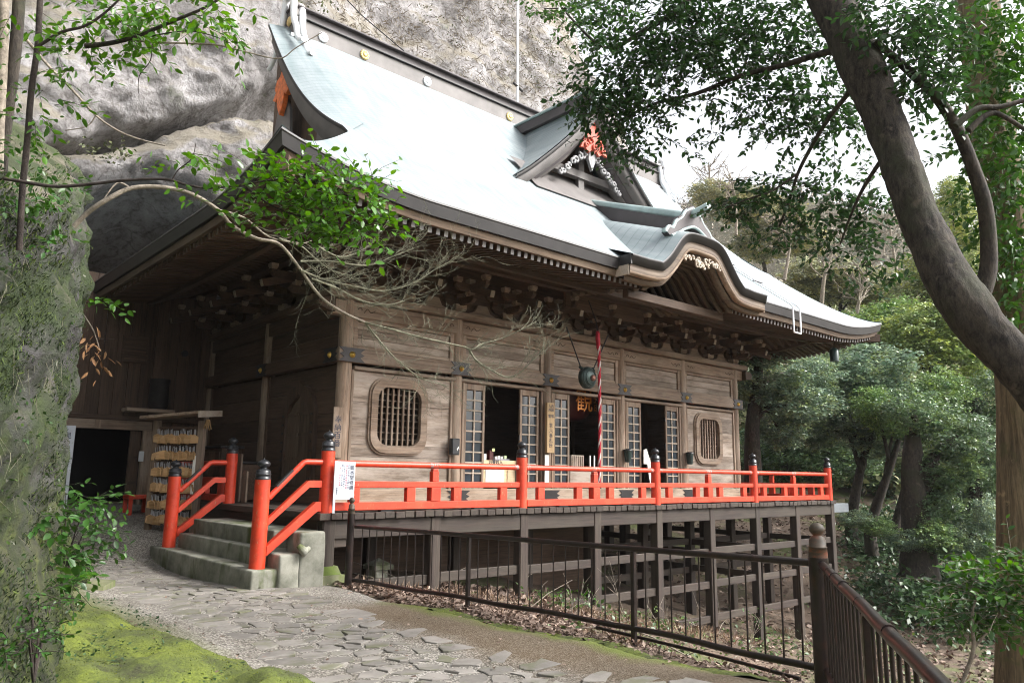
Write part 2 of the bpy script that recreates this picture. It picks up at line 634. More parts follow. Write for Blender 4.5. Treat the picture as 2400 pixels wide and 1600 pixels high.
def G_arr(X, Y):
    X, Y = np.asarray(X, float), np.asarray(Y, float)
    out = np.empty(X.size)
    xf, yf = X.ravel(), Y.ravel()
    for i in range(0, xf.size, 20000):
        x, y = xf[i:i + 20000], yf[i:i + 20000]
        d = np.hypot(x[:, None] - GP[None, :, 0], y[:, None] - GP[None, :, 1])
        k = np.where(d > 0, d ** 2 * np.log(d + 1e-9), 0)
        out[i:i + 20000] = k @ GW[:-3] + GW[-3] + GW[-2] * x + GW[-1] * y
    return out.reshape(X.shape)


def G(x, y):
    return float(G_arr(np.array([x]), np.array([y]))[0])


def ground_material():
    m, t, b = new_mat('forest_soil')
    v = coords(t, (1, 1, 1), False)
    n = noise_n(t, v, 1.6, 8, .7)
    r = ramp(t, [(.3, (.055, .04, .028)), (.5, (.12, .085, .06)), (.72, (.21, .155, .115))])
    t.links.new(n, r.inputs[0])
    n2 = noise_n(t, v, .55, 5, .6)
    r2 = ramp(t, [(.5, (0, 0, 0)), (.62, (1, 1, 1))])
    t.links.new(n2, r2.inputs[0])
    c = mixc(t, r2.outputs[0], r.outputs[0], (.085, .105, .03))
    t.links.new(c, b.inputs['Base Color'])
    b.inputs['Roughness'].default_value = .95
    bump(t, b, noise_n(t, v, 14, 8, .75), .8, .05)
    return m


def axis_pts(lo, hi, flo, fhi, fine, grow=1.18):
    a = list(np.arange(flo, fhi + 1e-6, fine))
    s = fine
    while a[-1] < hi: s *= grow; a.append(a[-1] + s)
    s = fine
    while a[0] > lo: s *= grow; a.insert(0, a[0] - s)
    return np.array(a)


gx, gy = axis_pts(-170, 190, -5, 14, .22), axis_pts(-170, 190, -10, 9, .22)
GX, GY = np.meshgrid(gx, gy)
GZ = G_arr(GX, GY)
for i in range(GZ.shape[0]):
    for j in range(GZ.shape[1]):
        x, y = GX[i, j], GY[i, j]
        onpath = -3.0 < x < .1 and -9.5 < y < 8
        if not onpath:
            GZ[i, j] += .05 * fbm(x * 1.1, y * 1.1, 3.3, 4) + (.5 * fbm(x * .05, y * .05, 1, 3) if abs(x) > 35 or abs(y) > 35 else 0)
        else:
            GZ[i, j] += .012 * fbm(x * 1.3, y * 1.3, 3.3, 2) - .012
nx_, ny_ = len(gx), len(gy)
idx = np.arange(nx_ * ny_).reshape(ny_, nx_)
F = np.stack([idx[:-1, :-1], idx[:-1, 1:], idx[1:, 1:], idx[1:, :-1]], -1).reshape(-1, 4)
ground = add_obj('ground', np_mesh('ground', np.stack([GX, GY, GZ], -1).reshape(-1, 3), F, ground_material(), True))
tag(ground, 'brown leafy forest floor sloping down beside the path', kind='structure')


# ------------------------------------------------------------------ path with its gravel, flagstones, moss
def path_material():
    m, t, b = new_mat('gravel_path')
    v = coords(t, (1, 1, 1), False)
    vo = t.nodes.new('ShaderNodeTexVoronoi')
    vo.inputs['Scale'].default_value = 75
    t.links.new(v, vo.inputs['Vector'])
    r = ramp(t, [(0, (.08, .072, .06)), (.5, (.205, .19, .168)), (1, (.44, .415, .375))])
    sepc = t.nodes.new('ShaderNodeSeparateColor')
    t.links.new(vo.outputs['Color'], sepc.inputs[0])
    t.links.new(sepc.outputs[0], r.inputs[0])
    n = noise_n(t, v, 1.3, 6, .65)
    r1 = ramp(t, [(.35, (.62, .60, .56)), (.65, (1.05, 1.05, 1.05))])
    t.links.new(n, r1.inputs[0])
    c = mixc(t, 1.0, r.outputs[0], r1.outputs[0], 'MULTIPLY')
    # brown mud towards the fence side, then a green mossy rim
    sp = t.nodes.new('ShaderNodeSeparateXYZ')
    t.links.new(v, sp.inputs[0])
    ns = t.nodes.new('ShaderNodeMath'); ns.operation = 'MULTIPLY_ADD'; ns.inputs[1].default_value = .55; ns.inputs[2].default_value = -.27
    t.links.new(noise_n(t, v, 2.2, 6, .7), ns.inputs[0])
    ad = t.nodes.new('ShaderNodeMath'); ad.operation = 'ADD'
    t.links.new(sp.outputs[0], ad.inputs[0]); t.links.new(ns.outputs[0], ad.inputs[1])
    mr = t.nodes.new('ShaderNodeMapRange'); mr.inputs[1].default_value = -1.05; mr.inputs[2].default_value = -.65
    t.links.new(ad.outputs[0], mr.inputs[0])
    # only away from the concrete apron by the stairs
    my = t.nodes.new('ShaderNodeMapRange'); my.inputs[1].default_value = -1.35; my.inputs[2].default_value = -1.9
    t.links.new(sp.outputs[1], my.inputs[0])
    mm = t.nodes.new('ShaderNodeMath'); mm.operation = 'MULTIPLY'
    t.links.new(mr.outputs[0], mm.inputs[0]); t.links.new(my.outputs[0], mm.inputs[1])
    m8 = t.nodes.new('ShaderNodeMath'); m8.operation = 'MULTIPLY'; m8.inputs[1].default_value = .95
    t.links.new(mm.outputs[0], m8.inputs[0])
    mud = mixc(t, .80, c, (.078, .047, .016), 'MIX')
    c = mixc(t, m8.outputs[0], c, mud)
    mg = t.nodes.new('ShaderNodeMapRange'); mg.inputs[1].default_value = -.22; mg.inputs[2].default_value = .02
    t.links.new(ad.outputs[0], mg.inputs[0])
    mg2 = t.nodes.new('ShaderNodeMath'); mg2.operation = 'MULTIPLY'
    t.links.new(mg.outputs[0], mg2.inputs[0]); t.links.new(my.outputs[0], mg2.inputs[1])
    c = mixc(t, mg2.outputs[0], c, (.10, .125, .018))
    # green film on the far-left side
    ml = t.nodes.new('ShaderNodeMapRange'); ml.inputs[1].default_value = -2.35; ml.inputs[2].default_value = -2.8
    t.links.new(ad.outputs[0], ml.inputs[0])
    c = mixc(t, ml.outputs[0], c, (.115, .13, .035))
    t.links.new(c, b.inputs['Base Color'])
    b.inputs['Roughness'].default_value = .92
    bump(t, b, vo.outputs['Distance'], .55, .012)
    return m


px_ = np.linspace(-3.2, .16, 34)
py_ = np.linspace(-9.9, 8.2, 150)
PX, PY = np.meshgrid(px_, py_)
PZ = G_arr(PX, PY)
for i in range(PX.shape[0]):
    for j in range(PX.shape[1]):
        u = j / 33
        edge = .12 * fbm(PY[i, j] * .9, 4.4, 2, 3)
        right = .03 + edge - max(0, (PY[i, j] + .6)) * .0 - (.25 if PY[i, j] < -6.4 else 0) * 1.0
        if PY[i, j] > .3: right = min(right, -.15)
        if PY[i, j] < -6.3: right = .03 + edge - (-6.3 - PY[i, j]) * 1.35
        if PY[i, j] > 3.9: right = .45
        PX[i, j] = min(PX[i, j], right)
        PZ[i, j] = PZ[i, j] + .012 * fbm(PX[i, j] * 1.3, PY[i, j] * 1.3, 3.3, 2) + .008
        if j == 33: PZ[i, j] -= .06
PZ = np.maximum(PZ, G_arr(PX, PY) - .05)
idx = np.arange(PX.size).reshape(PX.shape)
F = np.stack([idx[:-1, :-1], idx[:-1, 1:], idx[1:, 1:], idx[1:, :-1]], -1).reshape(-1, 4)
path = add_obj('path', np_mesh('path', np.stack([PX, PY, PZ], -1).reshape(-1, 3), F, path_material(), True))
tag(path, 'gravel path with a band of flat paving stones leading to the hall', kind='structure')


def clip_cell(poly, p, q):
    """Keep the part of poly nearer p than q."""
    mx, my = (p[0] + q[0]) / 2, (p[1] + q[1]) / 2
    dx, dy = q[0] - p[0], q[1] - p[1]
    out = []
    for i in range(len(poly)):
        a, b_ = poly[i], poly[(i + 1) % len(poly)]
        sa = (a[0] - mx) * dx + (a[1] - my) * dy
        sb = (b_[0] - mx) * dx + (b_[1] - my) * dy
        if sa <= 0: out.append(a)
        if (sa < 0) != (sb < 0):
            tt = sa / (sa - sb)
            out.append((a[0] + (b_[0] - a[0]) * tt, a[1] + (b_[1] - a[1]) * tt))
    return out


def paving():
    seeds = []
    tries = 0
    while len(seeds) < 700 and tries < 36000:
        tries += 1
        x, y = rng.uniform(-2.02, -.82), rng.uniform(-6.6, 3.5)
        if all((x - a) ** 2 + ((y - c) * .92) ** 2 > r * r for a, c, r in seeds):
            seeds.append((x, y, rng.uniform(.115, .22)))
    n = 0
    rest = MB()
    order = sorted(seeds, key=lambda q: (q[0] - CAM[0]) ** 2 + (q[1] - CAM[1]) ** 2)
    for k, (x, y, r) in enumerate(order):
        poly = [(x - .28, y - .28), (x + .28, y - .28), (x + .28, y + .28), (x - .28, y + .28)]
        for a, c, _ in seeds:
            if (a, c) != (x, y) and (a - x) ** 2 + (c - y) ** 2 < .8: poly = clip_cell(poly, (x, y), (a, c))
        if len(poly) < 3: continue
        cx, cy = sum(p[0] for p in poly) / len(poly), sum(p[1] for p in poly) / len(poly)
        sh = rng.uniform(.74, .89)
        pts = []
        for i, p in enumerate(poly):
            q = poly[(i + 1) % len(poly)]
            pts.append((cx + (p[0] - cx) * sh + rng.normal(0, .014), cy + (p[1] - cy) * sh + rng.normal(0, .008)))
            if math.hypot(p[0] - q[0], p[1] - q[1]) > .16:
                mx, my = (p[0] + q[0]) / 2, (p[1] + q[1]) / 2
                pts.append((cx + (mx - cx) * (sh + .02) + rng.normal(0, .022), cy + (my - cy) * (sh + .02) + rng.normal(0, .022)))
        if cx > -.86 and rng.random() < .35: continue
        mb = MB() if n < 299 else rest
        z = G(cx, cy) + .008
        h = rng.uniform(.003, .010)
        if y > .5: h *= .75
        tx, ty = rng.normal(0, .03, 2)
        m = len(pts)
        lo = [Vector((p[0], p[1], z - .05)) for p in pts]
        mid = [Vector((p[0], p[1], z + h - .004 + tx * (p[0] - cx) + ty * (p[1] - cy))) for p in pts]
        up = [Vector((cx + (p[0] - cx) * .94, cy + (p[1] - cy) * .94, z + h + tx * (p[0] - cx) + ty * (p[1] - cy))) for p in pts]
        fs = [tuple(range(2 * m, 3 * m))]
        for i in range(m):
            j = (i + 1) % m
            fs += [(i, j, m + j, m + i), (m + i, m + j, 2 * m + j, 2 * m + i)]
        mb.add(lo + mid + up, fs)
        if n < 299: mb.build('paving_stone', M['stone'], path, (cx, cy, z))
        n += 1
    if rest.v:
        o = rest.build('far_paving_stones', M['stone'], path)
        o['kind'] = 'stuff'


paving()


# ------------------------------------------------------------------ cliff above and behind the hall
def rock_material(name, moss_amt=.0, green=(.075, .11, .02), tone=1.0):
    m, t, b = new_mat(name)
    v = coords(t, (1, 1, 1), False)
    n = noise_n(t, v, .75, 10, .68, .3)
    r = ramp(t, [(.28, (.17, .157, .145)), (.42, (.30, .28, .262)), (.55, (.42, .395, .375)), (.72, (.56, .54, .525))])
    t.links.new(n, r.inputs[0])
    n1 = noise_n(t, v, 6, 8, .75)
    r1 = ramp(t, [(.35, (.55, .52, .49)), (.5, (1, 1, 1)), (.7, (1.25, 1.24, 1.24))])
    t.links.new(n1, r1.inputs[0])
    c = mixc(t, 1.0, r.outputs[0], r1.outputs[0], 'MULTIPLY')
    vo = t.nodes.new('ShaderNodeTexVoronoi'); vo.feature = 'DISTANCE_TO_EDGE'; vo.inputs['Scale'].default_value = .9
    dv = t.nodes.new('ShaderNodeVectorMath'); dv.operation = 'ADD'
    nz = t.nodes.new('ShaderNodeTexNoise'); nz.inputs['Scale'].default_value = 1.3; nz.inputs['Detail'].default_value = 6
    t.links.new(v, nz.inputs['Vector']); t.links.new(v, dv.inputs[0]); t.links.new(nz.outputs['Color'], dv.inputs[1])
    t.links.new(dv.outputs[0], vo.inputs['Vector'])
    rc = ramp(t, [(.0, (.35, .32, .3)), (.035, (1, 1, 1))])
    t.links.new(vo.outputs['Distance'], rc.inputs[0])
    c = mixc(t, .55, c, mixc(t, 1.0, c, rc.outputs[0], 'MULTIPLY'))
    c = mixc(t, 1.0, c, (tone * .98, tone, tone * 1.05), 'MULTIPLY')
    # dry grass and moss where the face lies back
    ge = t.nodes.new('ShaderNodeNewGeometry')
    sp = t.nodes.new('ShaderNodeSeparateXYZ')
    t.links.new(ge.outputs['Normal'], sp.inputs[0])
    n2 = noise_n(t, v, 1.9, 7, .7)
    ad = t.nodes.new('ShaderNodeMath'); ad.operation = 'MULTIPLY_ADD'; ad.inputs[1].default_value = .8
    t.links.new(sp.outputs[2], ad.inputs[0]); t.links.new(n2, ad.inputs[2])
    r2 = ramp(t, [(.66, (0, 0, 0)), (.92, (.75, .75, .75))])
    t.links.new(ad.outputs[0], r2.inputs[0])
    c = mixc(t, r2.outputs[0], c, (.20, .175, .125))
    n3 = noise_n(t, v, 1.15, 8, .7)
    r3 = ramp(t, [(.60 - moss_amt, (0, 0, 0)), (.72 - moss_amt, (1, 1, 1))])
    t.links.new(n3, r3.inputs[0])
    n4 = noise_n(t, v, 9, 5, .6)
    rg = ramp(t, [(.3, tuple(g * .5 for g in green)), (.7, tuple(g * 1.5 for g in green))])
    t.links.new(n4, rg.inputs[0])
    mo = t.nodes.new('ShaderNodeMath'); mo.operation = 'MULTIPLY'; mo.inputs[1].default_value = .45 + moss_amt * 2.2
    t.links.new(r3.outputs[0], mo.inputs[0])
    c = mixc(t, mo.outputs[0], c, rg.outputs[0])
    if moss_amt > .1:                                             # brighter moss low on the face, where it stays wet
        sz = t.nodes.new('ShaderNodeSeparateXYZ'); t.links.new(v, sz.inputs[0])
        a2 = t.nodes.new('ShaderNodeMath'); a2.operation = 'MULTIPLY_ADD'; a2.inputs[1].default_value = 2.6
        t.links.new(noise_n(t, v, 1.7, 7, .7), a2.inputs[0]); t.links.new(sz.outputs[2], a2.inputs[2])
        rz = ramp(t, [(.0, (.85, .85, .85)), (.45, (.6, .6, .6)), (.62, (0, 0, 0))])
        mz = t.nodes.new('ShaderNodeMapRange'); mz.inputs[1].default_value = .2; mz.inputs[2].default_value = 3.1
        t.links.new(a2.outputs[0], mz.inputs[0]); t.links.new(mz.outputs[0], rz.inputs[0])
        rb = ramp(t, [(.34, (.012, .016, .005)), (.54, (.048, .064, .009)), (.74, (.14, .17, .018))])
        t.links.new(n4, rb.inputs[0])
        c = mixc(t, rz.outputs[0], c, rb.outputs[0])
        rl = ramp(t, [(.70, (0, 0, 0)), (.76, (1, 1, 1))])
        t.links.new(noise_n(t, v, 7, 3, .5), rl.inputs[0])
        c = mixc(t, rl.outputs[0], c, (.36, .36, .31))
    t.links.new(c, b.inputs['Base Color'])
    b.inputs['Roughness'].default_value = .93
    hgt = t.nodes.new('ShaderNodeMath'); hgt.operation = 'ADD'
    t.links.new(noise_n(t, v, 2.6, 10, .75), hgt.inputs[0]); t.links.new(n1, hgt.inputs[1])
    bump(t, b, hgt.outputs[0], .9, .11)
    return m


M['rock'] = rock_material('cliff_rock', tone=.80)
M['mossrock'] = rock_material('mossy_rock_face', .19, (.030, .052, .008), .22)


def cl(v, a, b_): return max(a, min(b_, v))


def sstep(a, b_, v):
    t_ = cl((v - a) / (b_ - a), 0, 1)
    return t_ * t_ * (3 - 2 * t_)


LX = [-2.6, -2.25, -1.3, -.15, .78, 1.78, 2.3, 4.0]
LZ = [6.75, 7.07, 7.71, 8.36, 8.97, 9.70, 10.21, 10.9]
TX = [-2.6, -2.16, -.98, -.12, .81, 1.48, 2.2, 4.0]
TZ = [6.62, 6.78, 7.36, 7.95, 8.57, 8.91, 9.12, 9.5]
CX = [-2.6, -1.5, -1.08, -.33, .73, 2.2, 4.0]
CZ = [5.6, 6.2, 6.46, 6.82, 6.65, 6.2, 5.8]


def cliff_y(x, z):
    zl, zt, zc = np.interp(x, LX, LZ), np.interp(x, TX, TZ), np.interp(x, CX, CZ)
    zl += .06 * fbm(x * 1.4, 1.0, 7.0, 3)
    zt += .08 * fbm(x * 1.2, 5.0, 2.0, 3)
    # upper mass leans back, more so to the right
    lean = .22 + .25 * sstep(2, 16, x)
    top = 8.45 - .55 * (1 - math.exp(-max(0, z - zl) / .8)) + lean * max(0, z - zl - .4) + .10 * max(0, x - 3)
    if z >= zl: y = top
    elif z >= zt:
        f = (zl - z) / max(.05, zl - zt)
        y = 8.45 + 1.5 * math.sin(f * math.pi / 2)
    elif z >= zc:
        f = (zt - z) / max(.2, zt - zc)
        y = 8.75 - .75 * math.sin(math.pi * (f * .75 + .12))
    else:
        y = 8.55 + 2.6 * (zc - z)
        y = min(y, 13.5)
    if x > 3.2:                                                   # behind the hall: one leaning face
        k = sstep(3.2, 5.0, x)
        y2 = 9.6 + .36 * max(0, z - 8) + .10 * (x - 3) + .6 * math.sin(z * .35 + x * .2)
        y = y * (1 - k) + y2 * k
    if x < -2.2:
        k = sstep(-2.2, -3.6, x)
        y2 = 7.9 + .28 * max(0, z - 6) - .35 * max(0, -3.0 - x)
        y = y * (1 - k) + y2 * k
    # hill end on the right falls away
    y += .05 * max(0, x - 20.5) ** 2
    return y


def cliff():
    xs = np.concatenate([np.arange(-13, -3, .45), np.arange(-3, 3.2, .085), np.arange(3.2, 26, .22), np.arange(26, 42, .7)])
    zs = np.concatenate([np.arange(-2.5, 5.0, .3), np.arange(5.0, 10.8, .075), np.arange(10.8, 22, .2), np.arange(22, 36, .6)])
    V = []
    for z in zs:
        for x in xs:
            y = cliff_y(x, z)
            big = fbm(x * .33, y * .33, z * .33, 3) * .55
            fine = fbm(x * 1.7 + 9, y * 1.7, z * 1.7, 4, 2.1, .55) * .17
            ridge = -abs(mnoise.noise((x * .8 + 2, y * .8, z * 1.1))) * .22
            k = 1.0 if z > 5 else .5
            V.append((x + .12 * mnoise.noise((x * 1.3, z * 1.3, 5)), y + k * (big * (.55 if x < 3 else 1.0) + fine + ridge), z))
    nx, nz = len(xs), len(zs)
    idx = np.arange(nx * nz).reshape(nz, nx)
    F = np.stack([idx[:-1, :-1], idx[:-1, 1:], idx[1:, 1:], idx[1:, :-1]], -1).reshape(-1, 4)
    o = add_obj('cliff', np_mesh('cliff', np.array(V), F, M['rock'], True))
    return tag(o, 'pale weathered rock cliff overhanging the hall', kind='structure')


cliff()


def mossy_wall():
    """Rock buttress on the left of the path: a closed, bulging curtain."""
    C = smooth_poly([(-5.6, -7.6, 0), (-4.75, -6.0, 0), (-4.05, -4.0, 0), (-3.62, -2.2, 0), (-3.34, -.8, 0), (-3.06, .45, 0), (-2.86, 1.15, 0),
                     (-2.86, 1.7, 0), (-3.1, 2.6, 0), (-3.35, 4.5, 0), (-3.3, 7.0, 0), (-2.5, 9.3, 0)], 13)
    zs = np.concatenate([np.arange(-1.5, 5.4, .07), np.arange(5.4, 5.9, .22)])
    V = []
    n = len(C)
    for z in zs:
        for i, p in enumerate(C):
            d = (C[min(i + 1, n - 1)] - C[max(i - 1, 0)]).normalized()
            nrm = Vector((d.y, -d.x, 0))
            near = sstep(-1.6, .4, p.y) * (1 - sstep(2.0, 4.0, p.y))
            foot = .40 * math.exp(-((z + .95) / .75) ** 2)
            waist = .06 * math.sin((z - .2) * 1.1) + .05 * max(0, z - 1.2) * near
            dep = (p.x + 4.79) * .652 + (p.y + 8.97) * .738
            zt_ = .45 + .385 * dep + .25 * mnoise.noise((p.x * 1.5, p.y * 1.5, 2))
            back = -1.6 * max(0, z - zt_) ** 1.3
            q = p + nrm * (foot + waist + back)
            f = fbm(q.x * .9, q.y * .9, z * .9, 4) * .17 + fbm(q.x * 3.4, q.y * 3.4, z * 2.4, 4, 2.1, .62) * .10 - .09 * max(0, .3 - abs(mnoise.noise((q.x * 2.6 + 3, q.y * 2.6, z * .8)))) / .3 * (1 if z > .3 else .6)
            q = q + nrm * f
            V.append((q.x, q.y, z + .05 * mnoise.noise((q.x * 2, q.y * 2, z * 2))))
        V.append((-9.5, 9.5, z)); V.append((-9.5, -7.6, z))
    m = n + 2
    k = len(zs)
    F = []
    for a in range(k - 1):
        for i in range(m):
            j = (i + 1) % m
            F.append((a * m + i, a * m + j, (a + 1) * m + j, (a + 1) * m + i))
    me = np_mesh('rock_buttress', np.array(V), np.array(F), M['mossrock'], True)
    o = add_obj('rock_buttress', me)
    bm = bmesh.new(); bm.from_mesh(me)
    bm.verts.ensure_lookup_table()
    bm.faces.new([bm.verts[(k - 1) * m + i] for i in range(m)])
    bmesh.ops.recalc_face_normals(bm, faces=bm.faces)
    bm.to_mesh(me); bm.free()
    tag(o, 'mossy rock buttress rising on the left of the path', kind='structure')
    return o


buttress = mossy_wall()


# far wooded hill beyond the valley
def hill():
    V, F = [], []
    xs, ts = np.linspace(-30, 260, 60), np.linspace(0, 1, 24)
    for t_ in ts:
        for x in xs:
            y = 118 - .62 * x + t_ * 45
            h = (61 + 5 * math.sin(x * .05 + .6) + 8 * fbm(x * .03, 3, 3, 3)) * math.sin(t_ * math.pi / 2)
            V.append((x, y, -4 + h + 3.0 * fbm(x * .05, y * .05, 1, 4)))
    idx = np.arange(len(V)).reshape(24, 60)
    F = np.stack([idx[:-1, :-1], idx[:-1, 1:], idx[1:, 1:], idx[1:, :-1]], -1).reshape(-1, 4)
    m, t, b = new_mat('hazy_winter_woodland')
    n = noise_n(t, coords(t, (1, 1, 1), False), .12, 9, .8)
    r = ramp(t, [(.35, (.05, .06, .03)), (.5, (.12, .11, .07)), (.65, (.2, .17, .13))])
    t.links.new(n, r.inputs[0]); t.links.new(r.outputs[0], b.inputs['Base Color'])
    b.inputs['Roughness'].default_value = 1
    bump(t, b, n, 1, 3)
    o = add_obj('hill', np_mesh('hill', np.array(V), F, m, True))
    tag(o, 'distant wooded hill fading into the haze', kind='structure')


hill()
# ------------------------------------------------------------------ the hall
XC = 6.76
hall = empty('temple_hall', (XC, 4.2, -.9), 'old wooden temple hall with a pale copper hip-and-gable roof under the cliff', 'temple')
COLX = [1.163 + 2.2366 * i for i in range(6)]
WY = 1.81                                                        # line of the front columns
SIDEY = [1.81, 4.65, 7.5]
X0, X1 = COLX[0], COLX[-1]


# --- columns
def col_mesh(h0, h1, r=.118):
    mb = MB()
    mb.lathe([(r * .97, h0), (r, h0 + .5), (r, h1 - .4), (r * .94, h1)], (0, 0, 0), 18)
    return mb.mesh('column', M['wood_z'])


cm = col_mesh(-.02, 3.25)
for x in COLX: add_obj('column', cm, hall, (x, WY, 0))
for y in SIDEY[1:]:
    for x in (X0, X1): add_obj('column', cm, hall, (x, y, 0))


# --- beams running round the hall
def beam(name, lo, hi, mat, parent=hall, ch=.012, label=None):
    return MB().box(lo, hi, None, ch).build(name, mat, parent, Vector(((lo[0] + hi[0]) / 2, (lo[1] + hi[1]) / 2, (lo[2] + hi[2]) / 2)), label)


beam('sill_beam', (X0 - .2, WY - .17, 0.0), (X1 + .2, WY + .05, .25), M['wood_x'])
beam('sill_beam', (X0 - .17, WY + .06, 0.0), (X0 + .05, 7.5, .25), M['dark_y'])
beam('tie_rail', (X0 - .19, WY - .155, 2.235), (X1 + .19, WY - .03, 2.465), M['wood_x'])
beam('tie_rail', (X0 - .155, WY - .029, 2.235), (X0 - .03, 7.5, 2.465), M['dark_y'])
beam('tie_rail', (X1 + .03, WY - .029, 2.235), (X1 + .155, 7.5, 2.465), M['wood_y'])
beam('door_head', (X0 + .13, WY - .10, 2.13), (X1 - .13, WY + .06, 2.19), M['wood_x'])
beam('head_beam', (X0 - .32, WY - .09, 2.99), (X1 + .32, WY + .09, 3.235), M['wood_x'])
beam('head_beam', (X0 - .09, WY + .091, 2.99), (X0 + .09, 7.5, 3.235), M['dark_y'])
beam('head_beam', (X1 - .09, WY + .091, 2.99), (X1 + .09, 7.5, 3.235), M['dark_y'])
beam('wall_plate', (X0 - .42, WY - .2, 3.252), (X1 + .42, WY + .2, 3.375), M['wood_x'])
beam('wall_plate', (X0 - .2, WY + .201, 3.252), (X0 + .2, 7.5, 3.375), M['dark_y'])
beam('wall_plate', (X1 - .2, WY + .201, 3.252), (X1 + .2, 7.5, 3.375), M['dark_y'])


# scroll carving on the head beam: thin relief curls
def curl(cx, cz, s, mb, y):
    pts = []
    for k in range(16):
        a = k / 15 * 3.6
        r = .052 * (1 - k / 19)
        pts.append((cx + s * (.05 - r * math.cos(a)) - s * .05, y, cz + r * math.sin(a)))
    mb.tube(pts, .0075, 5)
    mb.tube(smooth_poly([(cx + s * .06, y, cz - .04), (cx + s * .12, y, cz + .03), (cx + s * .19, y, cz - .02), (cx + s * .27, y, cz + .025)], 4), .0065, 5)


for i in range(5):
    mb = MB()
    curl(COLX[i] + .2, 3.11, 1, mb, WY - .092)
    curl(COLX[i + 1] - .2, 3.11, -1, mb, WY - .092)
    mb.build('scroll_carving', M['dark_x'], hall)
# beam noses sticking out past the corner columns
for x, s in ((X0, -1), (X1, 1)):
    poly = [(0, 0), (.16, .02), (.26, .06), (.30, .14), (.24, .2), (.16, .21), (0, .24)]
    mb = MB()
    mb.prism(poly, PL((x + s * .315, WY - .07, 3.0), (s, 0, 0), (0, 0, 1)), .13 * (-1 if s > 0 else 1) * -1)
    mb.build('beam_nose', M['dark_x'], hall)


# --- upper panels between the columns (three boards each)
def plank_piece(lo, hi, mat, parent, name='plank'):
    c = Vector(((lo[0] + hi[0]) / 2, (lo[1] + hi[1]) / 2, (lo[2] + hi[2]) / 2))
    return MB().box(lo, hi, None, .006).build(name, mat, parent, c)


for i in range(5):
    a, b_ = COLX[i] + .10, COLX[i + 1] - .10
    fr = MB()
    for lo, hi in (((a, WY - .06, 2.467), (a + .085, WY + .02, 2.988)), ((b_ - .085, WY - .06, 2.467), (b_, WY + .02, 2.988)),
                   ((a + .086, WY - .055, 2.467), (b_ - .086, WY + .02, 2.53)), ((a + .086, WY - .055, 2.93), (b_ - .086, WY + .02, 2.988))):
        fr.box(lo, hi, None, .008)
    p = fr.build('upper_panel', M['wood_x'], hall)
    zz = [2.535, 2.665, 2.81, 2.925]
    for k in range(3):
        plank_piece((a + .09, WY - .025 - .004 * (k % 2), zz[k]), (b_ - .09, WY + .015, zz[k + 1] - .004), M['panel'], p)


# --- end bays: boards with a cusped lattice window
def rrect(hw, hh, r, n=7):
    out = []
    for cx, cz, a0 in ((hw - r, hh - r, 0), (-hw + r, hh - r, 90), (-hw + r, -hh + r, 180), (hw - r, -hh + r, 270)):
        for k in range(n):
            a = math.radians(a0 + 90 * k / (n - 1))
            out.append((cx + r * math.cos(a), cz + r * math.sin(a)))
    return out


def lattice_window(cx, cz, parent):
    w = MB()
    w.ring(rrect(.545, .60, .27), rrect(.425, .475, .2), PL((cx, WY - .085, cz), (1, 0, 0), (0, 0, 1)), .0)
    m1 = PL((cx, WY - .02, cz), (1, 0, 0), (0, 0, 1))              # local z points to -y
    fr = MB()
    fr.ring(rrect(.545, .60, .27), rrect(.425, .475, .2), m1, .085)
    fr.ring(rrect(.575, .63, .29), rrect(.53, .585, .26), m1, .055)
    o = fr.build('window', M['wood_x'], parent)
    for k in range(7):
        x = cx - .42 + .105 * (k + 1)
        hh = .475 if abs(x - cx) < .23 else .475 - (.2 - math.sqrt(max(0, .04 - (abs(x - cx) - .225) ** 2)))
        MB().box((x - .017, WY - .05, cz - hh), (x + .017, WY - .015, cz + hh), None, .004).build('window_bar', M['wood_z'], o, Vector((x, WY - .03, cz)))
    for k in range(8):
        z = cz - .475 + .1056 * (k + 1)
        hw = .425 if abs(z - cz) < .275 else .425 - (.2 - math.sqrt(max(0, .04 - (abs(z - cz) - .275) ** 2)))
        MB().box((cx - hw, WY - .008, z - .008), (cx + hw, WY + .012, z + .008)).build('cross_bar', M['wood_x'], o, Vector((cx, WY, z)))
    return o


for i, cx in ((0, 2.185), (4, 11.1)):
    a, b_ = COLX[i] + .10, COLX[i + 1] - .10
    fr = MB()
    fr.box((a, WY - .075, .25), (a + .05, WY + .03, 2.13), None, .008)
    w = fr.build('board_wall', M['wood_z'], hall)
    MB().box((b_ - .05, WY - .075, .25), (b_, WY + .03, 2.13), None, .008).build('wall_post', M['wood_z'], w, Vector((b_, WY, 1)))
    cz = 1.425
    hx, hz = .475, .525
    zz = [.252, .76, .955, 1.63, 2.128] if i == 0 else [.252, .70, 1.02, 1.60, 2.128]
    for k in range(4):
        z0, z1 = zz[k], zz[k + 1] - .006
        y0, y1 = WY - .035 - .006 * (k % 2), WY + .02
        m0 = M['panel']
        wlo, whi = cz - hz, cz + hz
        segs = [(z0, z1)]
        for s0, s1 in segs:
            cuts = sorted({s0, s1, min(max(wlo, s0), s1), min(max(whi, s0), s1)})
            for u0, u1 in zip(cuts[:-1], cuts[1:]):
                mid = (u0 + u1) / 2
                if wlo < mid < whi:
                    for xa, xb in ((a + .051, cx - hx), (cx + hx, b_ - .051)):
                        MB().box((xa, y0, u0), (xb, y1, u1)).build('plank', m0, w, Vector((cx, WY, (z0 + z1) / 2)))
                else:
                    MB().box((a + .051, y0, u0), (b_ - .051, y1, u1)).build('plank', m0, w, Vector((cx, WY, (z0 + z1) / 2)))
    lattice_window(cx, cz, w)

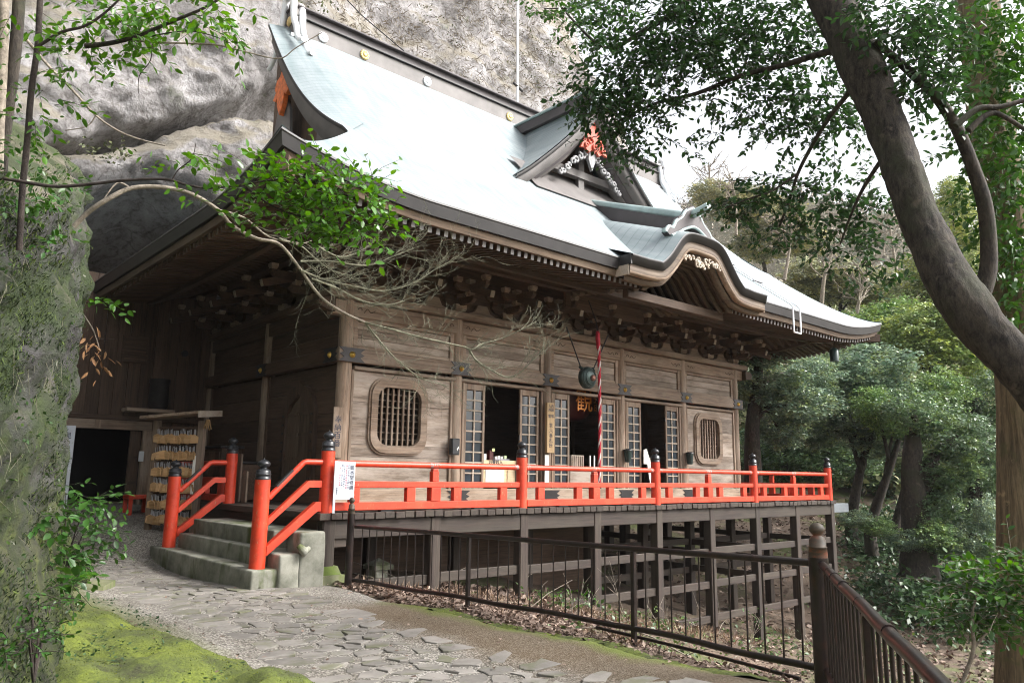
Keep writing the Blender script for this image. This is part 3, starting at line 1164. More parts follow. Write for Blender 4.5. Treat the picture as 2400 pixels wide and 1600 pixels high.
# --- the three doorways with folded lattice leaves
LEAVES = [(3.575, 4.06), (4.93, 5.42), (5.82, 6.28), (7.225, 7.69), (8.07, 8.555), (9.44, 9.93)]
ROWS = [.27, .47, .66, .84, 1.02, 1.205, 1.40, 1.59, 1.785, 1.975, 2.11]


def door_leaf(xa, xb):
    y0, y1 = WY - .045, WY + .005
    mb = MB()
    mb.box((xa, y0, .25), (xa + .055, y1, 2.125), None, .005)
    mb.box((xb - .055, y0, .25), (xb, y1, 2.125), None, .005)
    mb.box((xa + .056, y0 + .001, 2.01), (xb - .056, y1, 2.125), None, .005)
    mb.box((xa + .056, y0 + .001, .25), (xb - .056, y1, .34), None, .005)
    d = mb.build('door', M['wood_z'], hall)
    xm = (xa + xb) / 2
    MB().box((xm - .014, y0 + .006, .341), (xm + .014, y1 - .01, 2.009)).build('muntin', M['pale'], d, Vector((xm, WY, 1)))
    rows = lerp_r(.34, 2.01, 10)
    for z in rows[1:-1]:
        MB().box((xa + .056, y0 + .004, z - .013), (xb - .056, y1 - .012, z + .013)).build('muntin', M['pale'], d, Vector((xm, WY, z)))
    w = (xb - xa) / 2 - .055 - .014
    pm = MB().box((-w / 2 + .002, -.004, -(rows[1] - rows[0]) / 2 + .014), (w / 2 - .002, .004, (rows[1] - rows[0]) / 2 - .014)).mesh('glass_pane', M['glass'])
    for r in range(9):
        for s in (-1, 1):
            o = add_obj('glass_pane', pm, d, (xm + s * (.014 + w / 2), WY - .012, (rows[r] + rows[r + 1]) / 2))
    for z in (.6, 1.2, 1.8):
        MB().box((xa - .028, y0 - .004, z - .05), (xa - .002, y0 + .03, z + .05)).build('hinge', M['iron'], d, Vector((xa, y0, z)))
    return d


for a, b_ in LEAVES: door_leaf(a, b_)
# thin door posts between leaf and column
for i in (1, 2, 3):
    for x, s in ((COLX[i] + .115, 1), (COLX[i + 1] - .115, -1)):
        lo, hi = sorted((x, x + s * .055))
        beam('door_post', (lo, WY - .07, .25), (hi, WY + .05, 2.128), M['wood_z'])


# --- iron fish-tail plates with brass studs on the tie rail and sill
def fish_plate(mtx, w=.24, h=.225, stud=True, parent=hall):
    poly = [(-w, -h / 2), (w, -h / 2), (w * .62, -h * .18), (w * .95, 0), (w * .62, h * .18), (w, h / 2), (-w, h / 2), (-w * .62, h * .18), (-w * .95, 0), (-w * .62, -h * .18)]
    mb = MB()
    mb.prism(poly, mtx, .012)
    o = mb.build('iron_plate', M['iron'], parent)
    if stud:
        st = MB()
        prof = [(.052, 0), (.05, .012), (.028, .02), (.026, .035), (.004, .042)]
        st.lathe(prof, (0, 0, 0), 12)
        me = st.mesh('stud', M['brass'])
        me.transform(Matrix.Translation(mtx.to_translation()).inverted() @ mtx @ Matrix.Translation((0, 0, .012)))
        add_obj('stud', me, o, mtx.to_translation())
    return o


for x in COLX[1:-1]:
    fish_plate(PL((x, WY - .157, 2.35), (1, 0, 0), (0, 0, 1)))
    fish_plate(PL((x, WY - .172, .125), (1, 0, 0), (0, 0, 1)), .25, .2, False)
for x, s in ((X0, 1), (X1, -1)):
    # corner plates wrap round both faces
    for mtx in (PL((x + s * .04, WY - .157, 2.35), (1, 0, 0), (0, 0, 1)), PL((x - s * .192, WY + .12, 2.35), (0, -s, 0), (0, 0, 1))):
        fish_plate(mtx, .235)
fish_plate(PL((X0 - .157, SIDEY[1], 2.35), (0, -1, 0), (0, 0, 1)))

# --- left side wall: boards, cusped door
for i in range(2):
    a, b_ = SIDEY[i] + .11, SIDEY[i + 1] - .11
    fr = MB()
    fr.box((X0 - .06, a, .25), (X0 + .03, a + .06, 2.235), None, .008)
    w = fr.build('board_wall', M['dark_z'], hall)
    MB().box((X0 - .06, b_ - .06, .25), (X0 + .03, b_, 2.235), None, .008).build('wall_post', M['dark_z'], w, Vector((X0, b_, 1)))
    zz = lerp_r(.252, 2.23, 6)
    for k in range(5):
        plank_piece((X0 - .03 - .006 * (k % 2), a + .061, zz[k]), (X0 + .02, b_ - .061, zz[k + 1] - .006), M['dark_y'], w)
    for k, (z0, z1) in enumerate(((2.467, 2.72), (2.726, 2.985))):
        plank_piece((X0 - .03, a, z0), (X0 + .02, b_, z1), M['dark_y'], w)
# bell-shaped door (katomado outline)
dy, dm = 3.13, PL((X0 - .04, 3.13, .25), (0, -1, 0), (0, 0, 1))
half = [(.62, 0), (.60, 1.0), (.585, 1.25), (.54, 1.42), (.44, 1.56), (.30, 1.66), (.14, 1.70), (0, 1.78)]
hin = [(.46, .02), (.46, 1.0), (.44, 1.18), (.38, 1.27), (.33, 1.38), (.2, 1.43), (.11, 1.50), (0, 1.56)]
outer = half + [(-x, z) for x, z in half[-2::-1]]
inner = hin + [(-x, z) for x, z in hin[-2::-1]]
mb = MB(); mb.ring(outer, inner, dm, .075)
sd = mb.build('side_door', M['dark_z'], hall)
for s in (-1, 1):
    pl = [(s * .005, .03), (s * .455, .03), (s * .455, 1.0), (s * .435, 1.18), (s * .375, 1.26), (s * .2, 1.42), (s * .005, 1.53)]
    mb = MB(); mb.prism(pl if s > 0 else pl[::-1], dm, .03)
    for z in (.45, .85, 1.2): mb.box((X0 - .09, dy - s * .03 if s < 0 else dy - .44, .25 + z), (X0 - .07, dy + .44 if s < 0 else dy - .03, .25 + z + .05))
    mb.build('door_leaf', M['eave_z'], sd)
for z in (.15, .3, .45, .6, .75, .9, 1.05, 1.2):
    for s in (-1, 1):
        MB().box((X0 - .125, dy + s * .53 - .03, .25 + z - .018), (X0 - .113, dy + s * .53 + .03, .25 + z + .018)).build('door_stud', M['iron'], sd)

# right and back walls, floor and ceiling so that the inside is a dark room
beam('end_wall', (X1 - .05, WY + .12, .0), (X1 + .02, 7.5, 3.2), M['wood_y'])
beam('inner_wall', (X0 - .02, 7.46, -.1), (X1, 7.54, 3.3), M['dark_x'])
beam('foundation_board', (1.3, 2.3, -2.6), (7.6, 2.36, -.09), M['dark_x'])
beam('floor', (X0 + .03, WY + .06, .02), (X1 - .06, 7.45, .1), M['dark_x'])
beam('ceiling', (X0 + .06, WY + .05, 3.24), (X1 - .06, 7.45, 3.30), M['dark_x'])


# --- bracket clusters under the eaves
def bearing(mb, x, y, z, w=.13, h=.095):
    q = w * .34
    vs = [Vector((x + a * q, y + b_ * q, z)) for a in (-1, 1) for b_ in (-1, 1)]
    vs += [Vector((x + a * w / 2, y + b_ * w / 2, z + h * .48)) for a in (-1, 1) for b_ in (-1, 1)]
    vs += [Vector((x + a * w / 2, y + b_ * w / 2, z + h)) for a in (-1, 1) for b_ in (-1, 1)]
    fs = [(0, 1, 3, 2), (8, 10, 11, 9)]
    for o in (0, 4):
        for i, j in ((0, 1), (1, 3), (3, 2), (2, 0)): fs.append((o + i, o + j, o + j + 4, o + i + 4))
    mb.add(vs, fs)


def arm(mb, c, L, along, w=.085, h=.125):
    """Bracket arm with curved-up ends, centred on c."""
    n = 6
    poly = [(-L / 2, h), (-L / 2, h * .55)] + [(-L / 2 + .11 * k / n, h * .55 - h * .55 * math.sin(k / n * math.pi / 2)) for k in range(1, n + 1)]
    poly += [(-p[0], p[1]) for p in poly[::-1]]
    ex = (1, 0, 0) if along == 'x' else (0, 1, 0)
    ez = Vector(ex).cross(Vector((0, 0, 1)))
    mb.prism(poly, PL(Vector(c) - ez * w / 2, ex, (0, 0, 1)), w)


A_ = MB()
arm(A_, (0, 0, .13), .66, 'x'); arm(A_, (0, -.18, .13), .66, 'y')
arm(A_, (0, 0, .34), .92, 'x'); arm(A_, (0, -.36, .34), .70, 'x'); arm(A_, (0, -.36, .341), 1.0, 'y')
A_.box((-.05, -.16, -.02), (.05, .1, .02))
bracket_me = A_.mesh('bracket', M['dark_x'])
B_ = MB(); bearing(B_, 0, 0, 0, .24, .15); big_block = B_.mesh('bearing_block', M['wood_x'])
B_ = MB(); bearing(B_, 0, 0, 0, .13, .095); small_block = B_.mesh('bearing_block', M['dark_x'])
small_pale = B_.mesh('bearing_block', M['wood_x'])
nose = MB()
nose.bar((0, -.30, .42), (0, -.98, .20), .085, .12)
nose_me = nose.mesh('tail_rafter', M['dark_y'])
ne = MB()
d = Vector((0, -.68, -.22)).normalized()
ne.bar(Vector((0, -.98, .20)), Vector((0, -.98, .20)) + d * .012, .082, .115)
nose_end = ne.mesh('tail_rafter_end', M['pale_end'])
ka = MB()
ka.prism([(-.36, 0), (.36, 0), (.30, .05), (.18, .09), (.11, .22), (-.11, .22), (-.18, .09), (-.30, .05)], PL((0, .03, 0), (1, 0, 0), (0, 0, 1)), .07)
kaeru_me = ka.mesh('strut_board', M['wood_x'])


def bracket(x, y, rot, pale=True):
    loc = Vector((x, y, 3.377))
    o = add_obj('bracket', bracket_me, hall, loc)
    o.rotation_euler = (0, 0, rot)
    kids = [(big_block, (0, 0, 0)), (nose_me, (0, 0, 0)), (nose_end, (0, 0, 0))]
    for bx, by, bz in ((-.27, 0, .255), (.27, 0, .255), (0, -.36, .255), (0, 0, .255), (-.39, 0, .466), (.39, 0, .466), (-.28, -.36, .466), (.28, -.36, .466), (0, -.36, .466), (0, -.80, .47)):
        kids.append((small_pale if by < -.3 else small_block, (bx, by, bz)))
    for me, p in kids:
        c = bpy.data.objects.new(me.name.split('.')[0], me)
        COL.objects.link(c)
        c.parent = o
        c.location = p
    return o


for k in range(11): bracket(X0 + 1.1183 * k, WY, 0)
for k in range(1, 6): bracket(X0, WY + 1.13 * k, -math.pi / 2)
bracket(X0, WY, -math.pi / 4)
for k in range(1, 3): bracket(X1, WY + 1.13 * k, math.pi / 2)
bracket(X1, WY, math.pi / 4)
for k in range(10):
    add_obj('strut_board', kaeru_me, hall, (X0 + 1.1183 * (k + .5), WY, 3.377))
# plaster-dark boards closing the wall between brackets, and the eave purlins
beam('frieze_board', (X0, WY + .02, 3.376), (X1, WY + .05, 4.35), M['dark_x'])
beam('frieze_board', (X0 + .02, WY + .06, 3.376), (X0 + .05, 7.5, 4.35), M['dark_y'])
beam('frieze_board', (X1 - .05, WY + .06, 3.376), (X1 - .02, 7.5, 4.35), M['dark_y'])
# ------------------------------------------------------------------ roof
EX0, EX1, EY0, EY1 = -1.35, 14.87, -.98, 9.6
GX0, GX1 = .5, 13.02                                             # gable verges
RY = 4.25                                                        # ridge line


def prof(t): return .74 * t + .0433 * t * t


def upturn(d, t=0.0):
    """Lift of the eave close to a corner, d metres away from it."""
    return .34 * max(0, (2.3 - d) / 2.3) ** 2 * math.exp(-t / .9)


def front_z(x, t):
    e = min(x - EX0, EX1 - x)
    z = 4.12 + prof(t) + upturn(max(0, e), t)
    # the field curls down to the gable verge
    if t > 2.0:
        dv = min(x - GX0, GX1 - x)
        if dv < 1.15: z -= .37 * max(0, math.sin(math.pi * (t - 2.0) / 3.7)) * (1 - max(0, dv) / 1.15) ** 2
    return z


KW, KH = 1.32, .76                                               # karahafu half width, height
KY = -1.24


def kara_z(x):
    s = abs(x - XC) / KW
    if s >= 1: return 4.12 + .02 * max(0, 1 - (s - 1) * 4)
    f1 = 1 / (1 + (1 / .72) ** 5)
    return 4.12 + KH * (1 / (1 + (s / .72) ** 5) - f1 * s * s) / 1.0


def uv_mesh(name, rows, mat, parent, uvs, smooth=True, skip=None):
    n = len(rows[0])
    V = np.array([p for r in rows for p in r], dtype=np.float32)
    w = wloc(parent)
    V -= np.array(w, dtype=np.float32)
    F = []
    for i in range(len(rows) - 1):
        for k in range(n - 1):
            if skip and skip(rows[i][k], rows[i + 1][k + 1]): continue
            F.append((i * n + k, i * n + k + 1, (i + 1) * n + k + 1, (i + 1) * n + k))
    me = np_mesh(name, V, np.array(F), mat, smooth)
    lay = me.uv_layers.new(name='UVMap')
    U = np.array([p for r in uvs for p in r], dtype=np.float32)
    li = np.empty(len(me.loops), dtype=np.int32)
    me.loops.foreach_get('vertex_index', li)
    lay.data.foreach_set('uv', U[li].ravel())
    return add_obj(name, me, parent)


TS = list(np.arange(0, 5.24, .087)) + [RY - EY0]
rows, uvs = [], []
for t in TS:
    xl = EX0 + t if t < GX0 - EX0 else GX0
    xr = EX1 - t if t < EX1 - GX1 else GX1
    us = np.linspace(0, 1, 181)
    us = .5 - .5 * np.cos(us * math.pi) * .35 + (us - .5) * .65
    us = (us - us[0]) / (us[-1] - us[0])
    r, u = [], []
    for s in us:
        x = xl + (xr - xl) * s
        r.append((x, EY0 + t, front_z(x, t)))
        u.append((x, t * 1.28))
    rows.append(r); uvs.append(u)


def in_kara(a, b_):
    x = (a[0] + b_[0]) / 2
    y = (a[1] + b_[1]) / 2
    return abs(x - XC) < KW * .93 and y < .55 and kara_z(x) + .36 * (y - KY) > 4.12 + prof(y - EY0) + .05


roof = uv_mesh('roof', rows, M['roof'], hall, uvs, True, in_kara)
roof['label'] = 'pale copper sheet roof laid in fine courses'

# left and right skirts (seen from other sides), and the closed back
for s, xe in ((1, EX0), (-1, EX1)):
    rows, uvs = [], []
    for t in np.linspace(0, 2.45, 18):
        r, u = [], []
        for y in np.linspace(EY0 + t, EY1, 50):
            d = min(y - EY0, EY1 - y)
            r.append((xe + s * t, y, 4.15 + prof(t) + upturn(max(0, d), t) - .03 * (1 - upturn(max(0, d), t) / .34)))
            u.append((y, t * 1.28))
        rows.append(r); uvs.append(u)
    uv_mesh('roof_skirt', rows, M['roof'], roof, uvs)
mb = MB()
pts = [(GX0 + .1, 5.6), (1.1, 6.3)]
mb.box((GX0 + .35, RY + .12, 4.6), (GX1 - .35, RY + .3, 8.95))
mb.build('back_wall', M['dark_x'], roof)


# --- the thick layered eave: swept strips along all four sides
def eave_pt(side, s, o, drop, lift=1.0):
    """s 0..1 along a side, o metres in from the roof edge, `drop` below it."""
    k = max(0, 1 - o / 3.2) * lift
    if side == 'front':
        x = EX0 + o + s * (EX1 - EX0 - 2 * o); d = min(x - EX0, EX1 - x) - o
        return (x, EY0 + o, 4.12 + upturn(max(0, d)) * k + drop)
    y = EY0 + o + s * (EY1 - EY0 - 2 * o); d = min(y - EY0, EY1 - y) - o
    z = 4.12 + upturn(max(0, d)) * k + drop
    return ((EX0 + o) if side == 'left' else (EX1 - o), y, z)


def sweep(name, side, profile, mat, parent, n=90, s0=0, s1=1):
    mb = MB()
    rows = []
    for o, dr in profile: rows.append([eave_pt(side, s0 + (s1 - s0) * k / n, o, dr) for k in range(n + 1)])
    mb.strip(rows, False)
    return mb.build(name, mat, parent)


def s_of(x, o=0.0): return (x - EX0 - o) / (EX1 - EX0 - 2 * o)


KL, KR = XC - 2.1, XC + 2.1
edge_prof = [(0, 0), (-.012, -.03), (.0, -.045), (.035, -.2), (.10, -.2)]
board_prof = [(.085, -.195), (.075, -.22), (.10, -.31), (.16, -.31)]
soffit_prof = [(.13, -.30), (.55, -.235), (1.05, -.15)]
soffit2_prof = [(1.12, -.2), (2.0, .09), (2.95, .42)]
kioi_prof = [(1.12, -.19), (1.03, -.19), (1.03, -.33), (1.14, -.33), (1.14, -.2)]
eave = None
for side in ('front', 'left', 'right'):
    segs = [(0, 1)] if side != 'front' else [(0, s_of(KL)), (s_of(KR), 1)]
    for a, b_ in segs:
        sweep('roof_edge', side, edge_prof, M['roof_edge'], roof, 90, a, b_)
        sweep('eave_board', side, board_prof, M['eave_x' if side == 'front' else 'eave_y'], roof, 90, a, b_)
    segs = [(0, 1)] if side != 'front' else [(0, s_of(XC - KW)), (s_of(XC + KW), 1)]
    for a, b_ in segs:
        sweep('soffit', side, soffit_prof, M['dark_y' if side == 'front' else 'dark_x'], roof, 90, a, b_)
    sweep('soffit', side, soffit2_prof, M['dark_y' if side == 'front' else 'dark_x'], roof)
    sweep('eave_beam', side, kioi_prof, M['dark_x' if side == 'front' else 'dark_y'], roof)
    pz = [(1.93, .045), (1.87, .045), (1.87, -.13), (2.02, -.13), (2.02, .045)]
    sweep('purlin', side, pz, M['dark_x' if side == 'front' else 'dark_y'], roof)


# --- rafters: outer (flying) and inner rows
def rafter_mesh(L, slope, end, mat):
    mb = MB()
    m = Matrix.Rotation(math.atan(slope), 4, 'X')
    mb.box((-.03, 0, -.085), (.03, L, 0), m)
    mb.cur = 1
    mb.box((-.0305, -.006, -.0855), (.0305, -.001, .0005), m)
    return mb.mesh('rafter', [mat, end])


FL, FS = .93, .163
fly = rafter_mesh(FL, FS, M['rafter_end'], M['dark_y'])
inn = rafter_mesh(1.75, .33, M['dark_y'], M['dark_y'])


def rafters(side, p0, p1, pitch, o0, dr, me, L, skip=None):
    n = int((p1 - p0) / pitch)
    for k in range(n + 1):
        q = p0 + (p1 - p0) * k / n
        if skip and skip(q): continue
        lo, hi = (EX0, EX1) if side == 'front' else (EY0, EY1)
        corner = min(q - lo, hi - q)
        f = min(1.0, (corner - o0 - .04) / L)
        if f < .08: continue
        s = (q - lo - o0) / (hi - lo - 2 * o0)
        p = Vector(eave_pt(side, s, o0, dr))
        o = add_obj('rafter', me, roof, p)
        o.scale = (1, f, 1)
        if side == 'left': o.rotation_euler = (0, 0, -math.pi / 2)
        if side == 'right': o.rotation_euler = (0, 0, math.pi / 2)


rafters('front', EX0 + .35, EX1 - .35, .135, .17, -.305, fly, FL, lambda q: abs(q - XC) < KW + .02)
fly_dark = rafter_mesh(FL, FS, M['dark_y'], M['dark_y'])
rafters('left', EY0 + .35, EY1 - .4, .15, .17, -.305, fly_dark, FL)
rafters('front', EX0 + 1.3, EX1 - 1.3, .185, 1.1, -.205, inn, 1.75)
rafters('right', EY0 + .35, 3.5, .135, .17, -.305, fly, FL)
# inner rafters of the left and right eaves are lost in the dark: one joined part each
for side in ('left', 'right'):
    mb = MB()
    for k in range(44):
        q = EY0 + 1.35 + k * .185
        p = Vector(eave_pt(side, (q - EY0 - 1.1) / (EY1 - EY0 - 2.2), 1.1, -.205))
        s = 1 if side == 'left' else -1
        mb.bar(p - Vector((0, 0, .04)), p + Vector((s * min(1.7, (q - EY0) - 1.0), 0, .33 * 1.7 - .04)), .06, .085)
    o = mb.build('inner_rafters', M['dark_x'], roof)
    o['kind'] = 'stuff'
# hip rafters
for sx, xe in ((1, EX0), (-1, EX1)):
    mb = MB()
    a = Vector((xe + sx * .06, EY0 + .06, 4.12 + .34 - .40)); b_ = Vector((xe + sx * 1.3, EY0 + 1.3, 4.03)); c = Vector((xe + sx * 2.8, EY0 + 2.8, 4.45))
    mb.bar(a, b_, .14, .19); mb.bar(b_, c, .14, .19)
    mb.build('hip_rafter', M['dark_x'], roof)

# --- gable ends: verge, boards, carved pendant
for s, gx in ((1, GX0), (-1, GX1)):
    rows_t, rows_b, rows_i = [], [], []
    ts = np.linspace(1.85, RY - EY0, 40)
    mb = MB()
    r1, r2, r3, r4, r5 = [], [], [], [], []
    for t in ts:
        z = front_z(gx, t) + .01
        w = .30 + .10 * math.sin((t - 1.85) / 3.4 * math.pi)
        r1.append((gx - s * .01, EY0 + t, z)); r2.append((gx - s * .02, EY0 + t, z - .07)); r3.append((gx + s * .06, EY0 + t, z - .075))
        r4.append((gx + s * .08, EY0 + t, z - .07 - w)); r5.append((gx + s * .16, EY0 + t, z - .07 - w))
    mb.strip([r1, r2, r3]); mb.build('verge_edge', M['roof_edge'], roof)
    mb = MB(); mb.strip([[(x, y, z + .002) for x, y, z in r3], r4, r5]); mb.build('verge_board', M['roof_grey'], roof)
    # second, inner verge board and the dark gable wall
    mb = MB()
    a1, a2 = [], []
    for t in ts:
        z = front_z(gx, t) - .30
        a1.append((gx + s * .26, EY0 + t, z)); a2.append((gx + s * .28, EY0 + t, z - .30))
    mb.strip([a1, a2]); mb.build('verge_board', M['roof_grey_dark'], roof)
    mb = MB()
    w1 = [(gx + s * .55, EY0 + t, front_z(gx, t) - .05) for t in ts]
    w2 = [(gx + s * .55, EY0 + t, 5.2) for t in ts]
    mb.strip([w1, w2]); mb.build('gable_wall', M['dark_z'], roof)
    MB().box((gx + s * .3, 2.35, 5.4), (gx + s * .42, 2.55, 6.45)).build('gable_post', M['roof_grey'], roof)
    # tall edge board where the gable meets the rock
    mb = MB()
    mb.prism([(-.28, 5.3), (.75, 5.3), (.67, 6.34), (.55, 7.15), (.12, 7.75), (-.16, 6.57)], PL((gx + s * .27, RY - .05, 0), (0, -1, 0), (0, 0, 1)), -.05 * s)
    mb.build('edge_board', M['roof_grey'], roof)
    # orange carved pendant: lobed board with curls
    gy, gz = 3.86, 7.55
    mtx = PL((gx + s * (.16 if s > 0 else .20), gy, gz), (0, -1, 0), (0, 0, 1))
    poly = [(0, .42), (.07, .30), (.20, .26), (.28, .12), (.22, .02), (.33, -.10), (.22, -.16), (.15, -.10), (.13, -.28), (.05, -.42), (0, -.5),
            (-.05, -.42), (-.13, -.28), (-.15, -.10), (-.22, -.16), (-.33, -.10), (-.22, .02), (-.28, .12), (-.20, .26), (-.07, .30)]
    mb = MB(); mb.prism(poly, mtx, .09 * -s)
    for qx, qz, rr in ((.13, .1, .085), (-.13, .1, .085), (.16, -.07, .06), (-.16, -.07, .06), (0, -.2, .07), (0, .22, .06)):
        pts = []
        for k in range(14):
            a = k / 13 * 5.2 * (1 if qx >= 0 else -1)
            pts.append(mtx @ Vector((qx + rr * (1 - k / 16) * math.cos(a), qz + rr * (1 - k / 16) * math.sin(a), -.10 * s)))
        mb.tube(pts, .02, 6)
    mb.build('gable_pendant', M['orange'], roof)

# --- ridge
MB().box((GX0 + .35, RY - .24, 8.82), (GX1 - .35, RY + .2, 8.90), None, .01).build('ridge_flashing', M['whitepaint'], roof)
ridge = MB().box((GX0 + .45, RY - .17, 8.901), (GX1 - .45, RY + .14, 9.30), None, .01).build('ridge', M['roof_grey'], roof)
MB().box((GX0 + .40, RY - .22, 9.301), (GX1 - .40, RY + .18, 9.34), None, .01).build('ridge_band', M['roof_edge'], ridge)
MB().box((GX0 + .45, RY - .15, 9.341), (GX1 - .45, RY + .12, 9.50), None, .01).build('ridge_band', M['roof_grey_dark'], ridge)
MB().box((GX0 + .38, RY - .24, 9.501), (GX1 - .38, RY + .2, 9.55), None, .012).build('ridge_cap', M['roof_grey_dark'], ridge)
cr = MB()
for k in range(12):
    a = 2 * math.pi * k / 12
    cr.lathe([(.034, 0), (.032, .02), (.012, .028)], (.075 * math.cos(a), .075 * math.sin(a), 0), 8)
cr.lathe([(.05, 0), (.048, .03), (.01, .036)], (0, 0, 0), 10)
cr.lathe([(.1, -.01), (.1, .008)], (0, 0, 0), 16)
cr_me = cr.mesh('crest', M['gold'])
cr_me.transform(Matrix.Rotation(math.pi / 2, 4, 'X'))
cr_w = cr.mesh('crest', M['whitepaint'])
cr_w.transform(Matrix.Rotation(math.pi / 2, 4, 'X'))
for x, me in ((1.55, cr_w), (2.5, cr_me), (4.1, cr_w), (6.55, cr_me)):
    add_obj('crest', me, ridge, (x, RY - .175, 9.10))


def ridge_end(xe, s):
    """Ornamental end plate with fins curling down both slopes."""
    body = [(-.30, 8.62), (-.22, 9.05), (-.2, 9.45), (-.12, 9.66), (0, 9.74), (.12, 9.66), (.2, 9.45), (.22, 9.05), (.30, 8.62), (0, 8.75)]
    mtx = PL((xe, RY, 0), (0, -1, 0), (0, 0, 1))
    mb = MB(); mb.prism(body, mtx, .16 * -s)
    o = mb.build('ridge_end_tile', M['roof_grey'], roof)
    for q in (-1, 1):
        for dx in (0, .2):
            mb = MB()
            pts = smooth_poly([(xe - s * .05 + s * dx, RY - q * .03, 9.80 - dx), (xe - s * .05 + s * dx, RY - q * .15, 9.74 - dx), (xe - s * .05 + s * dx, RY - q * .22, 9.5 - dx), (xe - s * .05 + s * dx, RY - q * .24, 9.3 - dx),
                               (xe - s * .05 + s * dx, RY - q * .30, 9.12 - dx), (xe - s * .05 + s * dx, RY - q * .40, 8.95 - dx), (xe - s * .05 + s * dx, RY - q * .47, 8.74 - dx), (xe - s * .05 + s * dx, RY - q * .60, 8.58 - dx), (xe - s * .05 + s * dx, RY - q * .76, 8.52 - dx)], 5)
            mb.tube(pts, list(np.linspace(.075, .05, len(pts))), 8)
            mb.build('scroll_fin', M['whitepaint'], o)
    m2 = PL((xe - s * .165, RY, 9.3), (0, -1, 0), (0, 0, 1))
    mb = MB()
    mb.lathe([(.10, 0), (.09, .03), (.03, .05)], (0, 0, 0), 14)
    me = mb.mesh('crest', M['gold']); me.transform(Matrix.Rotation(-s * math.pi / 2, 4, 'Y'))
    add_obj('crest', me, o, (xe - s * .01, RY, 9.25))


ridge_end(GX0 + .42, 1)
ridge_end(GX1 - .42, -1)

# --- the triangular dormer gable (chidori) on the front slope
CYF = 1.38                                                       # its front verge
CW = 2.34


def ch_z(s): return 8.62 - 2.42 * (s ** .80) - .02 * s + (.03 * max(0, s - .85) / .15 if s > .85 else 0)


dorm = []
for sgn in (-1, 1):
    rows, uvs = [], []
    for s in np.linspace(0, 1, 30):
        z = ch_z(s)
        # where the main roof reaches the same height
        lo, hi = 0, 5.2
        for _ in range(30):
            mid = (lo + hi) / 2
            if 4.12 + prof(mid) < z: lo = mid
            else: hi = mid
        yb = EY0 + lo + .12
        r, u = [], []
        for k in range(16):
            y = CYF + (max(yb, CYF + .05) - CYF) * k / 15
            r.append((XC + sgn * CW * s, y, z + .03 * math.exp(-(y - CYF) / .3) * (1 if s > .1 else 0)))
            u.append((y, s * 3.6))
        rows.append(r); uvs.append(u)
    d = uv_mesh('dormer_roof', rows, M['roof'], hall, uvs)
    dorm.append(d)
    # verge boards in three receding layers
    for j, (off, inset, w, mat) in enumerate(((.0, 0.0, .09, 'roof_edge'), (.05, .09, .30, 'roof_grey'), (.20, .36, .16, 'roof_grey_dark'), (.34, .48, .16, 'roof_grey'))):
        a, b_, c, e = [], [], [], []
        for s in np.linspace(0, 1, 30):
            x, z = XC + sgn * CW * s, ch_z(s)
            k = 1 - .35 * s
            a.append((x, CYF + off, z - inset * k)); b_.append((x - sgn * .02, CYF + off, z - (inset + w) * k)); c.append((x - sgn * .02, CYF + off + .22, z - (inset + w) * k - .01))
        mb = MB(); mb.strip([a, b_, c]); mb.build('dormer_verge', M[mat], d)
dorm0 = dorm[0]
# dark recessed gable wall and the copper ledge in front of it
mb = MB()
top = [(XC + CW * (k / 20 - 1), CYF + .75, max(5.9, ch_z(abs(k / 20 - 1)) - .45)) for k in range(41)]
bot = [(p[0], p[1], 5.6) for p in top]
mb.strip([top, bot]); mb.build('dormer_wall', M['dark_z'], dorm0)
mb = MB()
mb.strip([[(XC - 1.85 + 3.7 * k / 20, y, 4.12 + prof(y - EY0) + .05 + .08 * (y - CYF)) for k in range(21)] for y in (CYF - .06, CYF + .3, CYF + .8)])
mb.build('dormer_apron', M['roof_grey'], dorm0)
mb = MB()
mb.box((XC - 1.3, CYF + .45, 6.9), (XC + 1.3, CYF + .6, 7.06)); mb.build('dormer_beam', M['roof_grey'], dorm0)
MB().box((XC - .09, CYF + .5, 6.0), (XC + .09, CYF + .62, 8.0)).build('dormer_post', M['roof_grey'], dorm0)
# grey carved clouds and red carved pendant
mb = MB()
r_ = random.Random(3)
for sgn in (-1, 1):
    for k in range(9):
        cx, cz, rr = sgn * (.14 + .10 * k), 7.42 - .085 * k - .02 * (k % 2), .095 - .004 * k
        pts = [(XC + cx + rr * (1 - i / 15) * math.cos(sgn * i * .5 + k), CYF + .22 + .02 * (k % 2), cz + rr * (1 - i / 15) * math.sin(sgn * i * .5 + k)) for i in range(13)]
        mb.tube(pts, .032, 6)
mb.prism([(-.09, 7.5), (.09, 7.5), (.11, 7.25), (.0, 7.0), (-.11, 7.25)], PL((XC, CYF + .25, 0), (1, 0, 0), (0, 0, 1)), .07)
mb.build('cloud_carving', M['gegyo'], dorm0)
mb = MB()
mb.prism([(0, 8.12), (.32, 7.62), (.42, 7.42), (.28, 7.45), (.16, 7.36), (.06, 7.46), (0, 7.38), (-.06, 7.46), (-.16, 7.36), (-.28, 7.45), (-.42, 7.42), (-.32, 7.62)], PL((XC, CYF + .18, 0), (1, 0, 0), (0, 0, 1)), .06)
for cx, cz, rr in ((-.14, 7.62, .10), (.14, 7.62, .10), (0, 7.5, .09), (-.26, 7.5, .06), (.26, 7.5, .06)):
    mb.tube([(XC + cx + rr * (1 - i / 15) * math.cos(i * .5), CYF + .10, cz + rr * (1 - i / 15) * math.sin(i * .5)) for i in range(13)], .026, 6)
mb.build('gable_pendant', M['redcarve'], dorm0)
